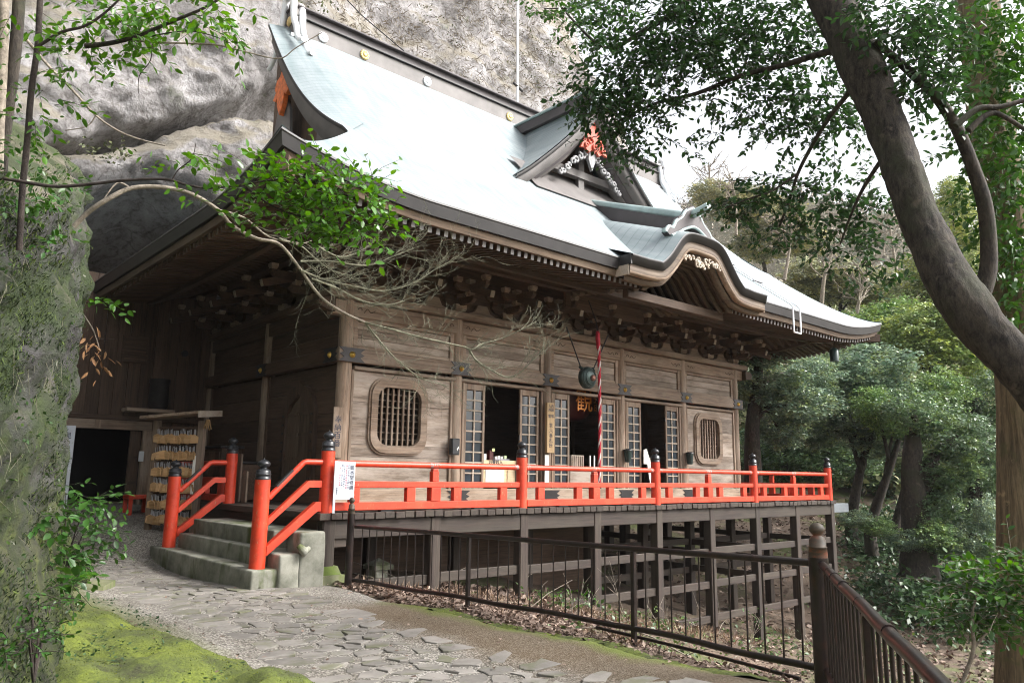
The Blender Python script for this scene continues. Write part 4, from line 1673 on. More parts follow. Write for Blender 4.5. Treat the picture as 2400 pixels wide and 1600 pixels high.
# dormer ridge with its end ornament
mb = MB(); mb.box((XC - .13, CYF - .12, 8.58), (XC + .13, 4.1, 8.80)); mb.build('dormer_ridge', M['roof_grey_dark'], dorm0)
mb = MB(); mb.box((XC - .18, CYF - .16, 8.801), (XC + .18, 4.1, 8.85), None, .012); mb.build('ridge_cap', M['verdigris'], dorm0)
mb = MB()
mb.prism([(-.34, 8.35), (-.26, 8.55), (-.3, 8.75), (-.16, 9.0), (0, 9.12), (.16, 9.0), (.3, 8.75), (.26, 8.55), (.34, 8.35), (0, 8.5)], PL((XC, CYF - .10, 0), (1, 0, 0), (0, 0, 1)), .12)
mb.build('ridge_end_tile', M['verdigris'], dorm0)

# --- karahafu: the bell-curved gable over the entrance
xs = list(np.linspace(KL, KR, 85))
rows, uvs = [], []
for k in range(34):
    y = KY + k * .075
    r, u = [], []
    for x in xs:
        s = abs(x - XC)
        e = 0 if s < 1.75 else .0
        z = kara_z(x) + .36 * (y - KY) * (1 if s < KW else 1) + .012
        m_ = 4.12 + prof(max(0, y - EY0))
        if z < m_ - .06: z = m_ - .06
        r.append((x, y, z)); u.append((x * 1.2, (y - KY) * .55))
    rows.append(r); uvs.append(u)
kara = uv_mesh('bell_gable', rows, M['roof'], hall, uvs)
kara['label'] = 'bell-curved gable roof over the middle of the eave'


def kara_sweep(name, profile, mat, xa=KL, xb=KR, n=84):
    """profile: (y offset from KY, distance below the curve measured along its normal)."""
    mb = MB()
    rows = []
    for dy_, dn in profile:
        r = []
        for k in range(n + 1):
            x = xa + (xb - xa) * k / n
            e = .01
            sl = (kara_z(x + e) - kara_z(x - e)) / (2 * e)
            nx, nz = -sl / math.hypot(1, sl), 1 / math.hypot(1, sl)
            r.append((x - nx * dn, KY + dy_, kara_z(x) - nz * dn + .012))
        rows.append(r)
    mb.strip(rows)
    return mb.build(name, mat, kara)


kara_sweep('roof_edge', [(0, 0), (-.012, .03), (0, .04), (.03, .16), (.12, .16)], M['roof_edge'])
kara_sweep('gable_board', [(.06, .155), (.05, .175), (.07, .205), (.055, .215), (.065, .285)], M['eave_x'])
kara_sweep('gable_board', [(.058, .284), (.062, .325), (.17, .325)], M['wood_x'])
kara_sweep('gable_board', [(.19, .325), (.19, .41), (.29, .41)], M['eave_x'])
for x, s in ((KL, 1), (KR, -1)):
    MB().box((x - .015, KY + .02, kara_z(x) - .16), (x + .015, EY0 + .05, kara_z(x) + .012)).build('end_board', M['roof_edge'], kara)
    MB().box((x - .014, KY + .08, kara_z(x) - .33), (x + .014, EY0 + .1, kara_z(x) - .161)).build('end_board', M['pale'], kara)
# bent ribs following the bell curve
for j in range(10):
    y = KY + .40 + j * .185
    mb = MB()
    a, b_, c, e = [], [], [], []
    for k in range(31):
        x = XC - KW * 1.06 + 2 * KW * 1.06 * k / 30
        z = kara_z(x) - .34 + .10 * (y - KY - .4)
        for lst, dy_, dz in ((a, -.03, .0), (b_, -.03, -.085), (c, .03, -.085), (e, .03, 0)): lst.append((x, y + dy_, z + dz))
    mb.strip([a, b_, c, e]); mb.build('bent_rib', M['eave_x'], kara)
mb = MB()
ra = [[(XC - KW * 1.1 + 2.2 * KW * k / 30, y, kara_z(XC - KW * 1.1 + 2.2 * KW * k / 30) - .32 + .10 * (y - KY - .4)) for k in range(31)] for y in (KY + .25, KY + 1.2, KY + 2.35)]
mb.strip(ra); mb.build('bent_soffit', M['dark_x'], kara)
MB().box((XC - KW * 1.12, KY + .62, 3.60), (XC + KW * 1.12, KY + .75, 3.76), None, .01).build('rainbow_beam', M['dark_x'], kara)
MB().box((XC - KW * 1.0, KY + 2.3, 3.7), (XC + KW * 1.0, KY + 2.36, 4.75)).build('tympanum', M['dark_x'], kara)
# leafy carving hanging under the crown of the curve
mb = MB()
r_ = random.Random(11)
for k in range(26):
    u = r_.uniform(-1, 1)
    cx, cz = XC + .58 * u, kara_z(XC + .58 * u) - .42 - r_.uniform(0, .17) * (1 - abs(u) ** 1.5)
    rr = r_.uniform(.04, .07)
    sg = r_.choice((-1, 1))
    a0 = r_.uniform(0, 6)
    mb.tube([(cx + rr * (1 - i / 13) * math.cos(a0 + sg * i * .55), KY + .06 + .01 * (k % 3), cz + rr * (1 - i / 13) * math.sin(a0 + sg * i * .55)) for i in range(11)], .02, 5)
mb.build('leaf_carving', M['pale'], kara)
# sloping ridge and broad end ornament
mb = MB(); mb.bar((XC, KY + .34, 5.13), (XC, 1.55, 6.08), .20, .26); mb.build('gable_ridge', M['roof_grey_dark'], kara)
mb = MB(); mb.tube([(XC, KY - .10, 5.44), (XC, KY + .34, 5.36), (XC, 1.6, 6.28)], .085, 10); mb.build('ridge_cap', M['verdigris'], kara)
ox = [(-.98, 4.93), (-.86, 5.03), (-.74, 5.0), (-.66, 5.12), (-.5, 5.27), (-.3, 5.33), (-.2, 5.45), (0, 5.52), (.2, 5.45), (.3, 5.33), (.5, 5.27), (.66, 5.12), (.74, 5.0), (.86, 5.03), (.98, 4.93), (.84, 4.86), (.6, 4.93), (.35, 5.03), (0, 5.09), (-.35, 5.03), (-.6, 4.93), (-.84, 4.86)]
ox = [(x * .86, z + .02 - .10 * abs(x)) for x, z in ox]
mtx = PL((XC, KY + .36, 0), (1, 0, 0), (0, 0, 1))
mb = MB(); mb.prism(ox, mtx, .12); orn = mb.build('ridge_end_tile', M['roof_grey_dark'], kara)
mb = MB()
mb.tube(smooth_poly([(XC + x, KY + .22, z) for x, z in ox[15:]], 3), .028, 6)
for s in (-1, 1):
    mb.tube(smooth_poly([(XC + s * .84, KY + .27, 4.86), (XC + s * .74, KY + .27, 4.97), (XC + s * .62, KY + .27, 4.98), (XC + s * .52, KY + .27, 5.12), (XC + s * .34, KY + .27, 5.24), (XC + s * .22, KY + .27, 5.38), (XC, KY + .27, 5.50)], 4), .036, 7)
    mb.lathe([(.055, -.03), (.055, .03)], (XC + s * .86, KY + .27, 4.87), 8)
mb.build('scroll_trim', M['verdigris'], orn)
# ------------------------------------------------------------------ veranda deck on stilts (parts of the hall)
L_ = 3.38
DX1 = 4 * L_ + .12
n = 86
for k in range(n):
    x0 = -.14 + (DX1 + .16) * k / n
    x1 = -.14 + (DX1 + .16) * (k + 1) / n - .012
    dz = random.uniform(-.006, .006)
    y0 = -.13 + random.uniform(-.012, .012)
    m = M['deck_y']
    MB().box((x0, y0, -.085 + dz), (x1, WY - .18 if 1.0 < x0 < 12.4 else 7.4, 0 + dz), None, .006).build('deck_board', m, hall, Vector(((x0 + x1) / 2, .8, 0)))
MB().box((-.06, -.07, -.33), (DX1 - .04, .05, -.088), None, .01).build('edge_beam', M['deck_x'], hall)
MB().box((-.06, 1.62, -.33), (DX1 - .04, 1.76, -.088), None, .01).build('edge_beam', M['deck_x'], hall)
MB().box((-.075, .06, -.33), (.05, 7.0, -.088), None, .01).build('edge_beam', M['deck_y'], hall)
for i in range(9):
    x = i * L_ / 2 - (.0 if i else -.03)
    g = G(x, 0) - .25
    MB().box((x - .085, -.085, g), (x + .085, .085, -.086), None, .01).build('stilt', M['deck_z'], hall, Vector((x, 0, -.5)))
    g2 = G(x, 1.7) - .3
    MB().box((x - .085, 1.6, g2), (x + .085, 1.77, -.086), None, .01).build('stilt', M['deck_z'], hall, Vector((x, 1.7, -.5)))
    MB().box((x - .055, -.05, -.24), (x + .055, 1.7, -.10)).build('joist', M['deck_y'], hall, Vector((x, .8, -.2)))
for i in (6, 7, 8):
    for y in (3.6, 5.6):
        x = i * L_ / 2
        MB().box((x - .1, y - .1, G(x, y) - .3), (x + .1, y + .1, -.086), None, .01).build('stilt', M['deck_z'], hall, Vector((x, y, -.5)))
for (xa, xb, z) in ((.55, 13.5, -.94), (4.2, 13.5, -1.56), (7.3, 13.5, -2.2)):
    for i in range(8):
        a, b_ = i * L_ / 2, (i + 1) * L_ / 2
        if b_ <= xa: continue
        a = max(a + .086, xa)
        MB().box((a, -.035, z - .065 + (.015 * (i % 2))), (b_ - .086, .035, z + .07 + (.015 * (i % 2))), None, .006).build('tie_board', M['deck_x'], hall, Vector(((a + b_) / 2, 0, z)))
    if z > -2: MB().box((max(xa, 6.9), 1.65, z - .06), (13.5, 1.72, z + .07)).build('tie_board', M['deck_x'], hall, Vector((10, 1.7, z)))
for x in (8 * L_ / 2, 6 * L_ / 2):
    for z in (-.94, -1.5):
        MB().box((x - .03, .1, z - .065), (x + .03, 5.6, z + .065)).build('tie_board', M['deck_y'], hall, Vector((x, 2, z)))
# notch board and mossy footing under the first stilt
MB().box((.09, -.04, -.43), (.30, .04, -.331)).build('corbel', M['deck_x'], hall)
ft = empty('post_footing', (.09, 0, -.9), 'mossy green stone footing under the first veranda post beside the stairs', 'footing')
mb = MB()
vs = [Vector((.09 + a * .17, b_ * .15, -.92)) for a, b_ in ((-1, -1), (1, -1), (1, 1), (-1, 1))] + [Vector((.09 + a * .155, b_ * .14, -.76)) for a, b_ in ((-1, -1), (1, -1), (1, 1), (-1, 1))]
mb.add(vs, [(3, 2, 1, 0), (4, 5, 6, 7)] + [(i, (i + 1) % 4, (i + 1) % 4 + 4, i + 4) for i in range(4)]); mb.build('base_stone', M['moss_stone'], ft)
mb = MB()
vs = [Vector((.07 + a * .135, b_ * .125, -.758)) for a, b_ in ((-1, -1), (1, -1), (1, 1), (-1, 1))] + [Vector((.07 + a * .095, b_ * .093, -.655)) for a, b_ in ((-1, -1), (1, -1), (1, 1), (-1, 1))]
mb.add(vs, [(3, 2, 1, 0), (4, 5, 6, 7)] + [(i, (i + 1) % 4, (i + 1) % 4 + 4, i + 4) for i in range(4)]); mb.build('top_stone', M['moss_stone'], ft)

# little capped stone post in the gap under the deck
sp = empty('stone_post', (1.2, .6, -1.05), 'short grey stone post with a pyramid cap under the deck edge', 'post')
MB().box((1.1, .5, -1.3), (1.3, .7, -.83), None, .01).build('shaft', M['concrete'], sp)
mb = MB()
vs = [Vector((1.2 + a * .155, .6 + b_ * .155, -.828)) for a, b_ in ((-1, -1), (1, -1), (1, 1), (-1, 1))] + [Vector((1.2 + a * .155, .6 + b_ * .155, -.77)) for a, b_ in ((-1, -1), (1, -1), (1, 1), (-1, 1))] + [Vector((1.2, .6, -.68))]
mb.add(vs, [(3, 2, 1, 0), (4, 5, 8), (5, 6, 8), (6, 7, 8), (7, 4, 8)] + [(i, (i + 1) % 4, (i + 1) % 4 + 4, i + 4) for i in range(4)]); mb.build('cap', M['concrete'], sp)


# ------------------------------------------------------------------ red railing with onion-topped posts
def finial(x, y, z0, z1, parent, r=.088):
    h = z1 - z0
    mb = MB()
    mb.lathe([(r * 1.0, 0), (r * 1.02, h * .08), (r * .94, h * .10), (r * .96, h * .22), (r * 1.0, h * .23), (r * 1.0, h * .27), (r * .92, h * .28), (r * .92, h * .42),
              (r * .80, h * .45), (r * .45, h * .52), (r * .42, h * .57), (r * .62, h * .60), (r * .80, h * .67), (r * .84, h * .75), (r * .72, h * .84), (r * .38, h * .91), (r * .12, h * .95), (r * .05, h)], (0, 0, 0), 20)
    o = add_obj('finial', mb.mesh('finial', M['black'], (0, 0, 0)), parent, (x, y, z0))
    return o


def red_post(x, y, z0, hr, ht, parent, r=.089):
    mb = MB()
    mb.lathe([(r * 1.02, z0 - .01), (r, z0 + .04), (r * .98, z0 + hr)], (x, y, 0), 22)
    p = mb.build('post', M['red'], parent, Vector((x, y, z0)))
    finial(x, y, z0 + hr, z0 + ht, p, r)
    return p


HR, HT = .777, 1.044
M['joint'] = worn_paint('worn_joint', (.60, .05, .018), (.26, .22, .21), .42, .5)
rail = empty('veranda_railing', (6.76, 0, 0), 'long vermilion railing with black onion finials along the veranda front', 'railing')
for i in range(5): red_post(i * L_, 0, 0, HR, HT, rail)
tube_m = M['red']
for i in range(4):
    a, b_ = i * L_ + .08, (i + 1) * L_ - .08
    t_ = MB().tube([(a, 0, .622), ((a + b_) / 2, 0, .622), (b_, 0, .622)], .042, 12).build('top_rail', M['red'], rail)
    for x, w in ((a + .05, .035), ((a + b_) / 2, .09), (b_ - .05, .035)):
        MB().tube([(x - w, 0, .622), (x + w, 0, .622)], .0435, 12).build('joint_sleeve', M['joint'], t_)
    MB().box((a, -.045, .315), (b_, .045, .395), None, .006).build('middle_rail', M['red'], rail)
    MB().box((a, -.055, .022), (b_, .055, .125), None, .006).build('bottom_rail', M['red'], rail)
    for dx in (.40, 1.28, 2.09, 2.98):
        x = i * L_ + dx
        MB().box((x - .07, -.04, .126), (x + .07, .04, .314), None, .005).build('strut', M['red'], rail)
    x = i * L_ + L_ / 2
    MB().box((x - .082, -.06, .126), (x + .082, .06, .314), None, .005).build('strut', M['red'], rail)
    mb = MB()
    mb.box((x - .055, -.044, .396), (x + .055, .044, .54), None, .006)
    mb.box((x - .045, -.036, .541), (x + .045, .036, .575), None, .004)
    mb.build('strut', M['red'], rail)
    for x in (i * L_ + .9, i * L_ + 2.5):
        MB().box((x - .1, -.04, .0), (x + .1, .04, .021)).build('spacer', M['iron'], rail)
# return along the right end of the deck
ret = empty('end_railing', (13.52, 2.5, 0), 'vermilion railing turning back along the far right end of the veranda', 'railing')
for y in (3.0, 6.0): red_post(13.52, y, 0, HR, HT, ret)
for a, b_ in ((.09, 2.91), (3.09, 5.91)):
    MB().tube([(13.52, a, .622), (13.52, b_, .622)], .042, 12).build('top_rail', M['red'], ret)
    MB().box((13.475, a, .315), (13.565, b_, .395), None, .006).build('middle_rail', M['red'], ret)
    MB().box((13.465, a, .022), (13.575, b_, .125), None, .006).build('bottom_rail', M['red'], ret)
    for q in (.35, 1.0, 1.41, 1.85, 2.5):
        MB().box((13.48, a + q - .07, .126), (13.56, a + q + .07, .314), None, .005).build('strut', M['red'], ret)
    MB().box((13.48, a + 1.36, .396), (13.56, a + 1.46, .575), None, .005).build('strut', M['red'], ret)
# railing going back along the left side, behind the prayer plaques
lef = empty('side_railing', (0, 5.0, 0), 'vermilion railing in shade behind the prayer plaque rack', 'railing')
for y in (5.6,): red_post(0, y, 0, HR, HT, lef)
MB().tube([(0, 3.26, .622), (0, 5.52, .622)], .042, 10).build('top_rail', M['red'], lef)
MB().box((-.045, 3.26, .315), (.045, 5.52, .395)).build('middle_rail', M['red'], lef)
MB().box((-.055, 3.26, .022), (.055, 5.52, .125)).build('bottom_rail', M['red'], lef)
for y in (3.5, 4.2, 4.9): MB().box((-.04, y - .08, .126), (.04, y + .08, .314)).build('strut', M['red'], lef)


# ------------------------------------------------------------------ stairs and their two handrails
st = empty('stone_stairs', (-.5, 1.5, -.88), 'three mossy concrete steps climbing from the path to the veranda', 'stairs')


def soft_block(name, lo, hi, mat, r=.03, parent=st):
    bm = bmesh.new()
    bmesh.ops.create_cube(bm, size=1)
    for v in bm.verts:
        v.co = Vector(((lo[k] if v.co[k] < 0 else hi[k]) for k in range(3)))
    bmesh.ops.bevel(bm, geom=bm.edges[:], offset=r, segments=3, affect='EDGES', profile=.5)
    bmesh.ops.subdivide_edges(bm, edges=[e for e in bm.edges if e.calc_length() > .3], cuts=5, use_grid_fill=True)
    for v in bm.verts:
        v.co += Vector((mnoise.noise(v.co * 4), mnoise.noise(v.co * 4 + Vector((5, 0, 0))), mnoise.noise(v.co * 4 + Vector((0, 7, 0))))) * .010
        v.co -= wloc(parent)
    me = bpy.data.meshes.new(name)
    bm.to_mesh(me); bm.free()
    me.materials.append(mat)
    me.polygons.foreach_set('use_smooth', [True] * len(me.polygons))
    return add_obj(name, me, parent)


soft_block('step', (-1.0, -.19, -1.05), (-.55, 3.55, -.626), M['concrete'], .028)
soft_block('step', (-.745, .14, -1.0), (-.38, 3.1, -.42), M['concrete'], .022)
soft_block('step', (-.60, .16, -1.0), (-.08, 2.95, -.21), M['concrete'], .022)
soft_block('side_block', (-.68, -.24, -1.05), (-.42, .12, -.46), M['concrete'], .03)
soft_block('side_block', (-.44, -.25, -1.05), (-.10, .13, -.21), M['concrete'], .035)
MB().tube([(-.47, -.26, -.36), (-.40, -.30, -.44), (-.33, -.27, -.40)], [.03, .06, .03], 10).build('drain_spout', M['concrete'], st)


def handrail(y, label):
    h = empty('stair_handrail', (-.45, y, -.62), label, 'handrail', 'vermilion handrails beside the stone steps')
    red_post(-.854, y, -.626, 1.036, 1.29, h, .094)
    if y > 1: red_post(0, y, 0, HR, HT, h)
    a = -.765
    MB().tube([(a, y, .19), (-.36, y, .60), (-.335, y, .622), (-.30, y, .632), (-.085, y, .632)], .037, 12).build('top_rail', M['red'], h)
    mb = MB(); mb.bar((-.66, y, .31), (-.46, y, .512), .055, .0765); mb.build('worn_patch', M['iron'], h)
    for z0, z1, w, hh, kx in ((-.09, .36, .07, .085, -.25), (-.43, .08, .09, .115, -.13)):
        mb = MB()
        d = hh / 2
        sl = (z1 - z0) / (kx - a)
        poly = [(a, z0 - d), (kx, z1 - d), (-.085, z1 - d), (-.085, z1 + d), (kx - d * .35, z1 + d), (a, z0 + d)]
        mb.prism(poly, PL((0, y + w / 2, 0), (1, 0, 0), (0, 0, 1)), w)
        mb.build('slanted_rail', M['red'], h)
    return h


handrail(0, 'vermilion stair handrail nearest the viewer, joining the notice board post')
handrail(3.166, 'vermilion stair handrail on the far side beside the prayer plaques')


# ------------------------------------------------------------------ rusty iron fence along the drop
m, t, b = new_mat('rusty_brown_iron')
v = coords(t)
n0 = noise_n(t, v, 9, 8, .7)
r = ramp(t, [(.35, (.008, .005, .0048)), (.55, (.016, .0095, .0085)), (.68, (.038, .016, .011)), (.8, (.09, .032, .018))])
t.links.new(n0, r.inputs[0]); t.links.new(r.outputs[0], b.inputs['Base Color'])
b.inputs['Roughness'].default_value = .30
b.inputs['Metallic'].default_value = .1
bump(t, b, noise_n(t, v, 60, 5, .7), .25, .003)
M['rust'] = m
m, t, b = new_mat('faded_orange_post_top')
n0 = noise_n(t, coords(t, (1, 1, 3)), 7, 6, .7)
r = ramp(t, [(.38, (.024, .021, .012)), (.55, (.058, .038, .022)), (.68, (.17, .045, .018))])
t.links.new(n0, r.inputs[0]); t.links.new(r.outputs[0], b.inputs['Base Color'])
b.inputs['Roughness'].default_value = .6
M['orange_top'] = m

fence = empty('iron_fence', (.25, -3.4, -.87), 'rusty brown iron fence with thin balusters running along the path edge', 'fence')
FP = [Vector((.22, -.40, 0)), Vector((.36, -2.50, 0)), Vector((.36, -4.72, 0)), Vector((0, -6.53, 0))]
FT = [-.155, -.125, -.085, -.012]
FB = [-.80, -.765, -.72, -.655]


def fence_pt(u, arr):
    i = min(int(u), len(FP) - 2)
    f = u - i
    p = FP[i].lerp(FP[i + 1], f)
    return Vector((p.x, p.y, arr[i] + (arr[i + 1] - arr[i]) * f))


us = np.linspace(0, 3, 31)
MB().tube([fence_pt(u, FT) for u in us], .024, 12).build('top_rail', M['rust'], fence)
MB().tube([fence_pt(u, FB) + Vector((0, 0, .006 * math.sin(u * 9))) for u in us], .023, 12).build('bottom_rail', M['rust'], fence)
for u in (.33, .74, 1.4, 1.78, 2.35, 2.7):
    p, q = fence_pt(u, FT), fence_pt(u + .012, FT)
    MB().tube([p, q], .0255, 12).build('pipe_joint', M['rust'], fence)


def iron_post(x, y, z0, z1, r, parent, ball):
    mb = MB(); mb.lathe([(r, z0), (r, z1)], (x, y, 0), 16)
    p = mb.build('post', M['rust'], parent)
    mb = MB()
    h = ball
    mb.lathe([(r * .98, 0), (r * .92, h * .28), (r * 1.0, h * .29), (r * .84, h * .31), (r * .86, h * .5), (r * .74, h * .53), (r * .74, h * .58), (r * .42, h * .62), (r * .5, h * .66), (r * .78, h * .76), (r * .8, h * .84), (r * .6, h * .94), (r * .2, h)], (x, y, z1), 18)
    mb.build('post_cap', M['orange_top'], p)


iron_post(.19, -.33, -1.0, -.0, .046, fence, .20)
iron_post(0, -6.53, -1.1, .025, .060, fence, .215)
for i in (1, 2):
    p = FP[i]
    MB().box((p.x - .02, p.y - .02, -.99), (p.x + .02, p.y + .02, FT[i] - .02), None, .004).build('post', M['rust'], fence)
for i in range(3):
    k = 14 if i < 2 else 12
    for j in range(1, k):
        u = i + j / k
        a, b_ = fence_pt(u, FT), fence_pt(u, FB)
        MB().tube([(a.x + random.uniform(-.004, .004), a.y, a.z - .02), (b_.x, b_.y, b_.z)], .0068, 6, False).build('baluster', M['rust'], fence, (a + b_) / 2)
MB().tube(smooth_poly([(.36, -4.3, -.78), (.40, -4.9, -.80), (.30, -5.6, -.79), (.12, -6.3, -.77)], 6), .014, 7).build('loose_pipe', M['rust'], fence)

fence2 = empty('iron_fence', (-1.3, -7.4, -.85), 'nearer stretch of rusty iron fence running off the bottom right from the ball-topped corner post', 'fence')
A0, A1 = Vector((-.03, -6.57, 0)), Vector((-3.35, -8.66, 0))
for z, nm in ((-.020, 'top_rail'), (-.655, 'bottom_rail')):
    MB().tube([(A0 + (A1 - A0) * k / 12) + Vector((0, 0, z + .004 * math.sin(k * 1.7))) for k in range(13)], .027, 14).build(nm, M['rust'], fence2)
for k in range(1, 30):
    p = A0 + (A1 - A0) * (k / 30)
    if k in (13, 26): continue
    MB().tube([(p.x, p.y, -.04), (p.x, p.y, -.65)], .0085, 7, False).build('baluster', M['rust'], fence2, p)
for k in (13, 26):
    p = A0 + (A1 - A0) * (k / 30)
    MB().box((-.03, -.022, -1.0), (.03, .022, -.04), Matrix.Translation(p) @ Matrix.Rotation(math.atan2((A1 - A0).y, (A1 - A0).x), 4, 'Z'), .004).build('post', M['rust'], fence2)
for u in (.09, .15, .24, .38, .55):
    p = A0 + (A1 - A0) * u; q = A0 + (A1 - A0) * (u + .012)
    MB().tube([(p.x, p.y, -.018), (q.x, q.y, -.018)], .029, 14).build('pipe_joint', M['rust'], fence2)
# ------------------------------------------------------------------ things on and around the hall
# gong hung in front of the doors
gong = empty('temple_gong', (6.0, 1.02, 2.38), 'green bronze gong hanging from two straps before the doors', 'gong')
g = MB()
rot = Matrix.Rotation(math.pi / 2, 4, 'X') 
g.lathe([(.03, -.115), (.09, -.11), (.155, -.09), (.195, -.055), (.213, -.04), (.213, .04), (.195, .055), (.155, .09), (.09, .11), (.03, .115)], (0, 0, 0), 28, True, rot)
body = add_obj('gong_body', g.mesh('gong_body', M['bronze']), gong, (6.0, 1.02, 2.38))
g = MB(); g.lathe([(.062, 0), (.058, .03), (.02, .04)], (0, 0, 0), 14, True, rot)
add_obj('striking_boss', g.mesh('striking_boss', plain('worn_bronze', (.22, .11, .08), .5, .5)), body, (6.03, .90, 2.37))
for r0 in (.135, .18):
    mb = MB()
    mb.tube([(6.0 + r0 * math.cos(a), 1.02 - (.104 if r0 < .17 else .074), 2.38 + r0 * math.sin(a)) for a in np.linspace(0, 2 * math.pi, 33)], .006, 5, False)
    mb.build('raised_ring', M['bronze'], body)
for s in (-1, 1):
    MB().tube([(6.0 + s * .17, 1.02, 2.55), (6.0 + s * .60, 1.0, 3.30)], .015, 6).build('strap', M['iron'], gong)
    MB().tube([(6.0 + s * .15, .99, 2.53), (6.0 + s * .19, 1.05, 2.585)], .03, 8).build('lug', M['bronze'], gong)

# striped bell rope
rp = empty('bell_rope', (5.98, .68, .35), 'red and white twisted bell rope hanging before the doors', 'rope')
zz = np.linspace(3.22, .36, 130)
cxr = lambda z: 5.965 + .035 * math.sin((z - .3) * 1.0)
for k, nm in enumerate(('rope_red', 'rope_white', 'rope_red')):
    pts = [(cxr(z) + .017 * math.cos(z * 18 + k * 2.094), .70 + .017 * math.sin(z * 18 + k * 2.094), z) for z in zz]
    MB().tube(pts, .016, 7).build('rope_strand', M[nm], rp)
MB().tube([(5.95, .70, 3.24), (5.92, .67, 3.08), (5.88, .62, 2.98), (5.90, .66, 2.90)], [.035, .045, .04, .02], 8).build('knot_tail', M['rope_red'], rp)
MB().tube([(5.965, .70, 3.2), (5.965, .75, 3.45), (5.97, .95, 3.9)], .012, 6).build('rope_hook', M['iron'], rp)

# big lacquered lantern inside the middle doorway
lan = empty('hanging_lantern', (7.05, 2.6, 2.0), 'large dark red lantern with orange lettering inside the middle doorway', 'lantern')
mb = MB(); mb.lathe([(.3, .55), (.52, .45), (.64, .2), (.66, .0), (.62, -.2), (.48, -.42), (.28, -.5)], (7.15, 2.75, 2.18), 28)
mb.build('lantern_body', M['lacquer'], lan)
mb = MB(); mb.lathe([(.31, 0), (.31, .06)], (7.15, 2.75, 2.72), 24); mb.build('lantern_rim', M['black'], lan)
o = put_text('lantern_lettering', '観', .54, M['glyph_orange'], (7.02, 2.055, 2.05), (1, 0, 0), (0, 0, 1), lan, 1, .01)
o = put_text('lantern_lettering', '音', .34, M['glyph_orange'], (7.56, 2.23, 2.02), (.86, .5, 0), (0, 0, 1), lan, 1, .008)

# offering counter in the left doorway with its goods
ct = empty('offering_counter', (4.5, 1.95, .1), 'fresh wooden counter with a lettered front board in the left doorway', 'counter')
MB().box((4.09, 1.86, .27), (4.92, 2.22, .69), None, .008).build('counter_body', M['new_wood'], ct)
MB().box((4.05, 1.84, .691), (4.92, 2.24, .765), None, .008).build('counter_top', M['new_wood'], ct)
MB().box((4.17, 1.845, .34), (4.62, 1.858, .61), None, .003).build('front_panel', M['paper'], ct)
MB().box((4.70, 1.845, .34), (4.90, 1.858, .61), None, .003).build('front_panel', M['new_wood'], ct)
put_text('counter_lettering', 'お賽銭入', .085, M['ink'], (4.40, 1.836, .727), (1, 0, 0), (0, 0, 1), ct, 1, .002)
bx = empty('fortune_box', (4.40, 2.0, .767), 'dark red box with a yellow tag standing on the counter', 'box')
MB().box((4.36, 1.97, .767), (4.46, 2.05, .95), None, .006).build('box_body', M['lacquer'], bx)
MB().box((4.41, 1.955, .93), (4.47, 1.965, .985)).build('price_tag', plain('yellow_tag', (.75, .8, .35), .6), bx)
bk = empty('paper_bundle', (4.23, 2.0, .767), 'white paper bundle left of the dark red box', 'paper')
MB().box((4.16, 1.96, .767), (4.28, 2.04, .88), None, .005).build('bundle', M['paper'], bk)
cd = empty('card_tray', (4.62, 2.0, .767), 'grey tray of cards on the right half of the counter', 'tray')
mb = MB(); mb.box((4.44, 1.9, .767), (4.80, 2.1, .795), None, .004); mb.build('tray', plain('grey_tray', (.32, .31, .36), .6), cd)
for k in range(4): MB().box((4.50 + .07 * k, 1.97, .796), (4.55 + .07 * k, 2.03, .84 + .015 * (k % 2))).build('card', M['paper'], cd)
MB().box((4.70, 1.94, .80), (4.755, 1.95, .86)).build('price_tag', plain('pale_green_tag', (.6, .75, .4), .6), cd)

# incense box and donation chest in the middle doorway
ch = empty('donation_chest', (6.75, 1.85, .26), 'plain wooden donation chest standing in the middle doorway', 'chest')
MB().box((6.31, 1.78, .26), (7.20, 2.15, .60), None, .01).build('chest_body', M['panel'], ch)
MB().box((6.29, 1.76, .601), (7.22, 2.17, .65), None, .008).build('chest_lid', M['pale'], ch)
pl = empty('shadowed_stand', (6.6, 2.0, .66), 'slatted wooden stand resting on the donation chest', 'stand')
mb = MB()
mb.box((6.47, 1.9, .651), (6.85, 2.08, .92), None, .008); mb.build('stand_body', M['pale'], pl)
for k in range(6): MB().box((6.49 + .06 * k, 1.885, .67), (6.515 + .06 * k, 1.899, .90)).build('slat', M['panel'], pl)
for k in range(2):
    e = empty('bent_bracket', (6.95 + k * .13, 1.85, .66), ('left' if k == 0 else 'right') + ' one of two thin white L-shaped holders on the donation chest', 'holder', 'pair of white holders on the chest')
    mb = MB(); mb.box((6.94 + .13 * k, 1.82, .651), (6.965 + .13 * k, 1.845, .92)); mb.build('upright', M['whitepaint'], e)
    mb = MB(); mb.box((6.966 + .13 * k, 1.82, .651), (7.03 + .13 * k, 1.845, .69)); mb.build('foot', M['whitepaint'], e)
# pale cloth-covered table in the right doorway
tb = empty('draped_table', (8.75, 1.7, .26), 'small table under white cloth in the right doorway', 'table')
mb = MB()
rows = []
for k in range(9):
    z = .78 - k * .065
    rows.append([(8.56 + .38 * j / 16 + .012 * math.sin(j * 2.1 + k * .2), 1.62 - .01 * k * (k > 0) + .014 * math.sin(j * 1.7) * (k / 8), z) for j in range(17)])
rows.insert(0, [(p[0], 1.95, .78) for p in rows[0]])
mb.strip(rows); mb.build('cloth', M['cloth'], tb)
pp = empty('paper_offering', (8.66, 1.75, .8), 'folded white paper standing on the draped table', 'paper')
mb = MB(); mb.prism([(0, 0), (.26, 0), (.10, .33), (0, .30)], PL((8.55, 1.72, .78), (1, 0, 0), (0, 0, 1)), .02); mb.build('folded_sheet', M['paper'], pp)
sb = empty('small_box', (8.86, 1.75, .79), 'small pinkish box beside the folded paper', 'box')
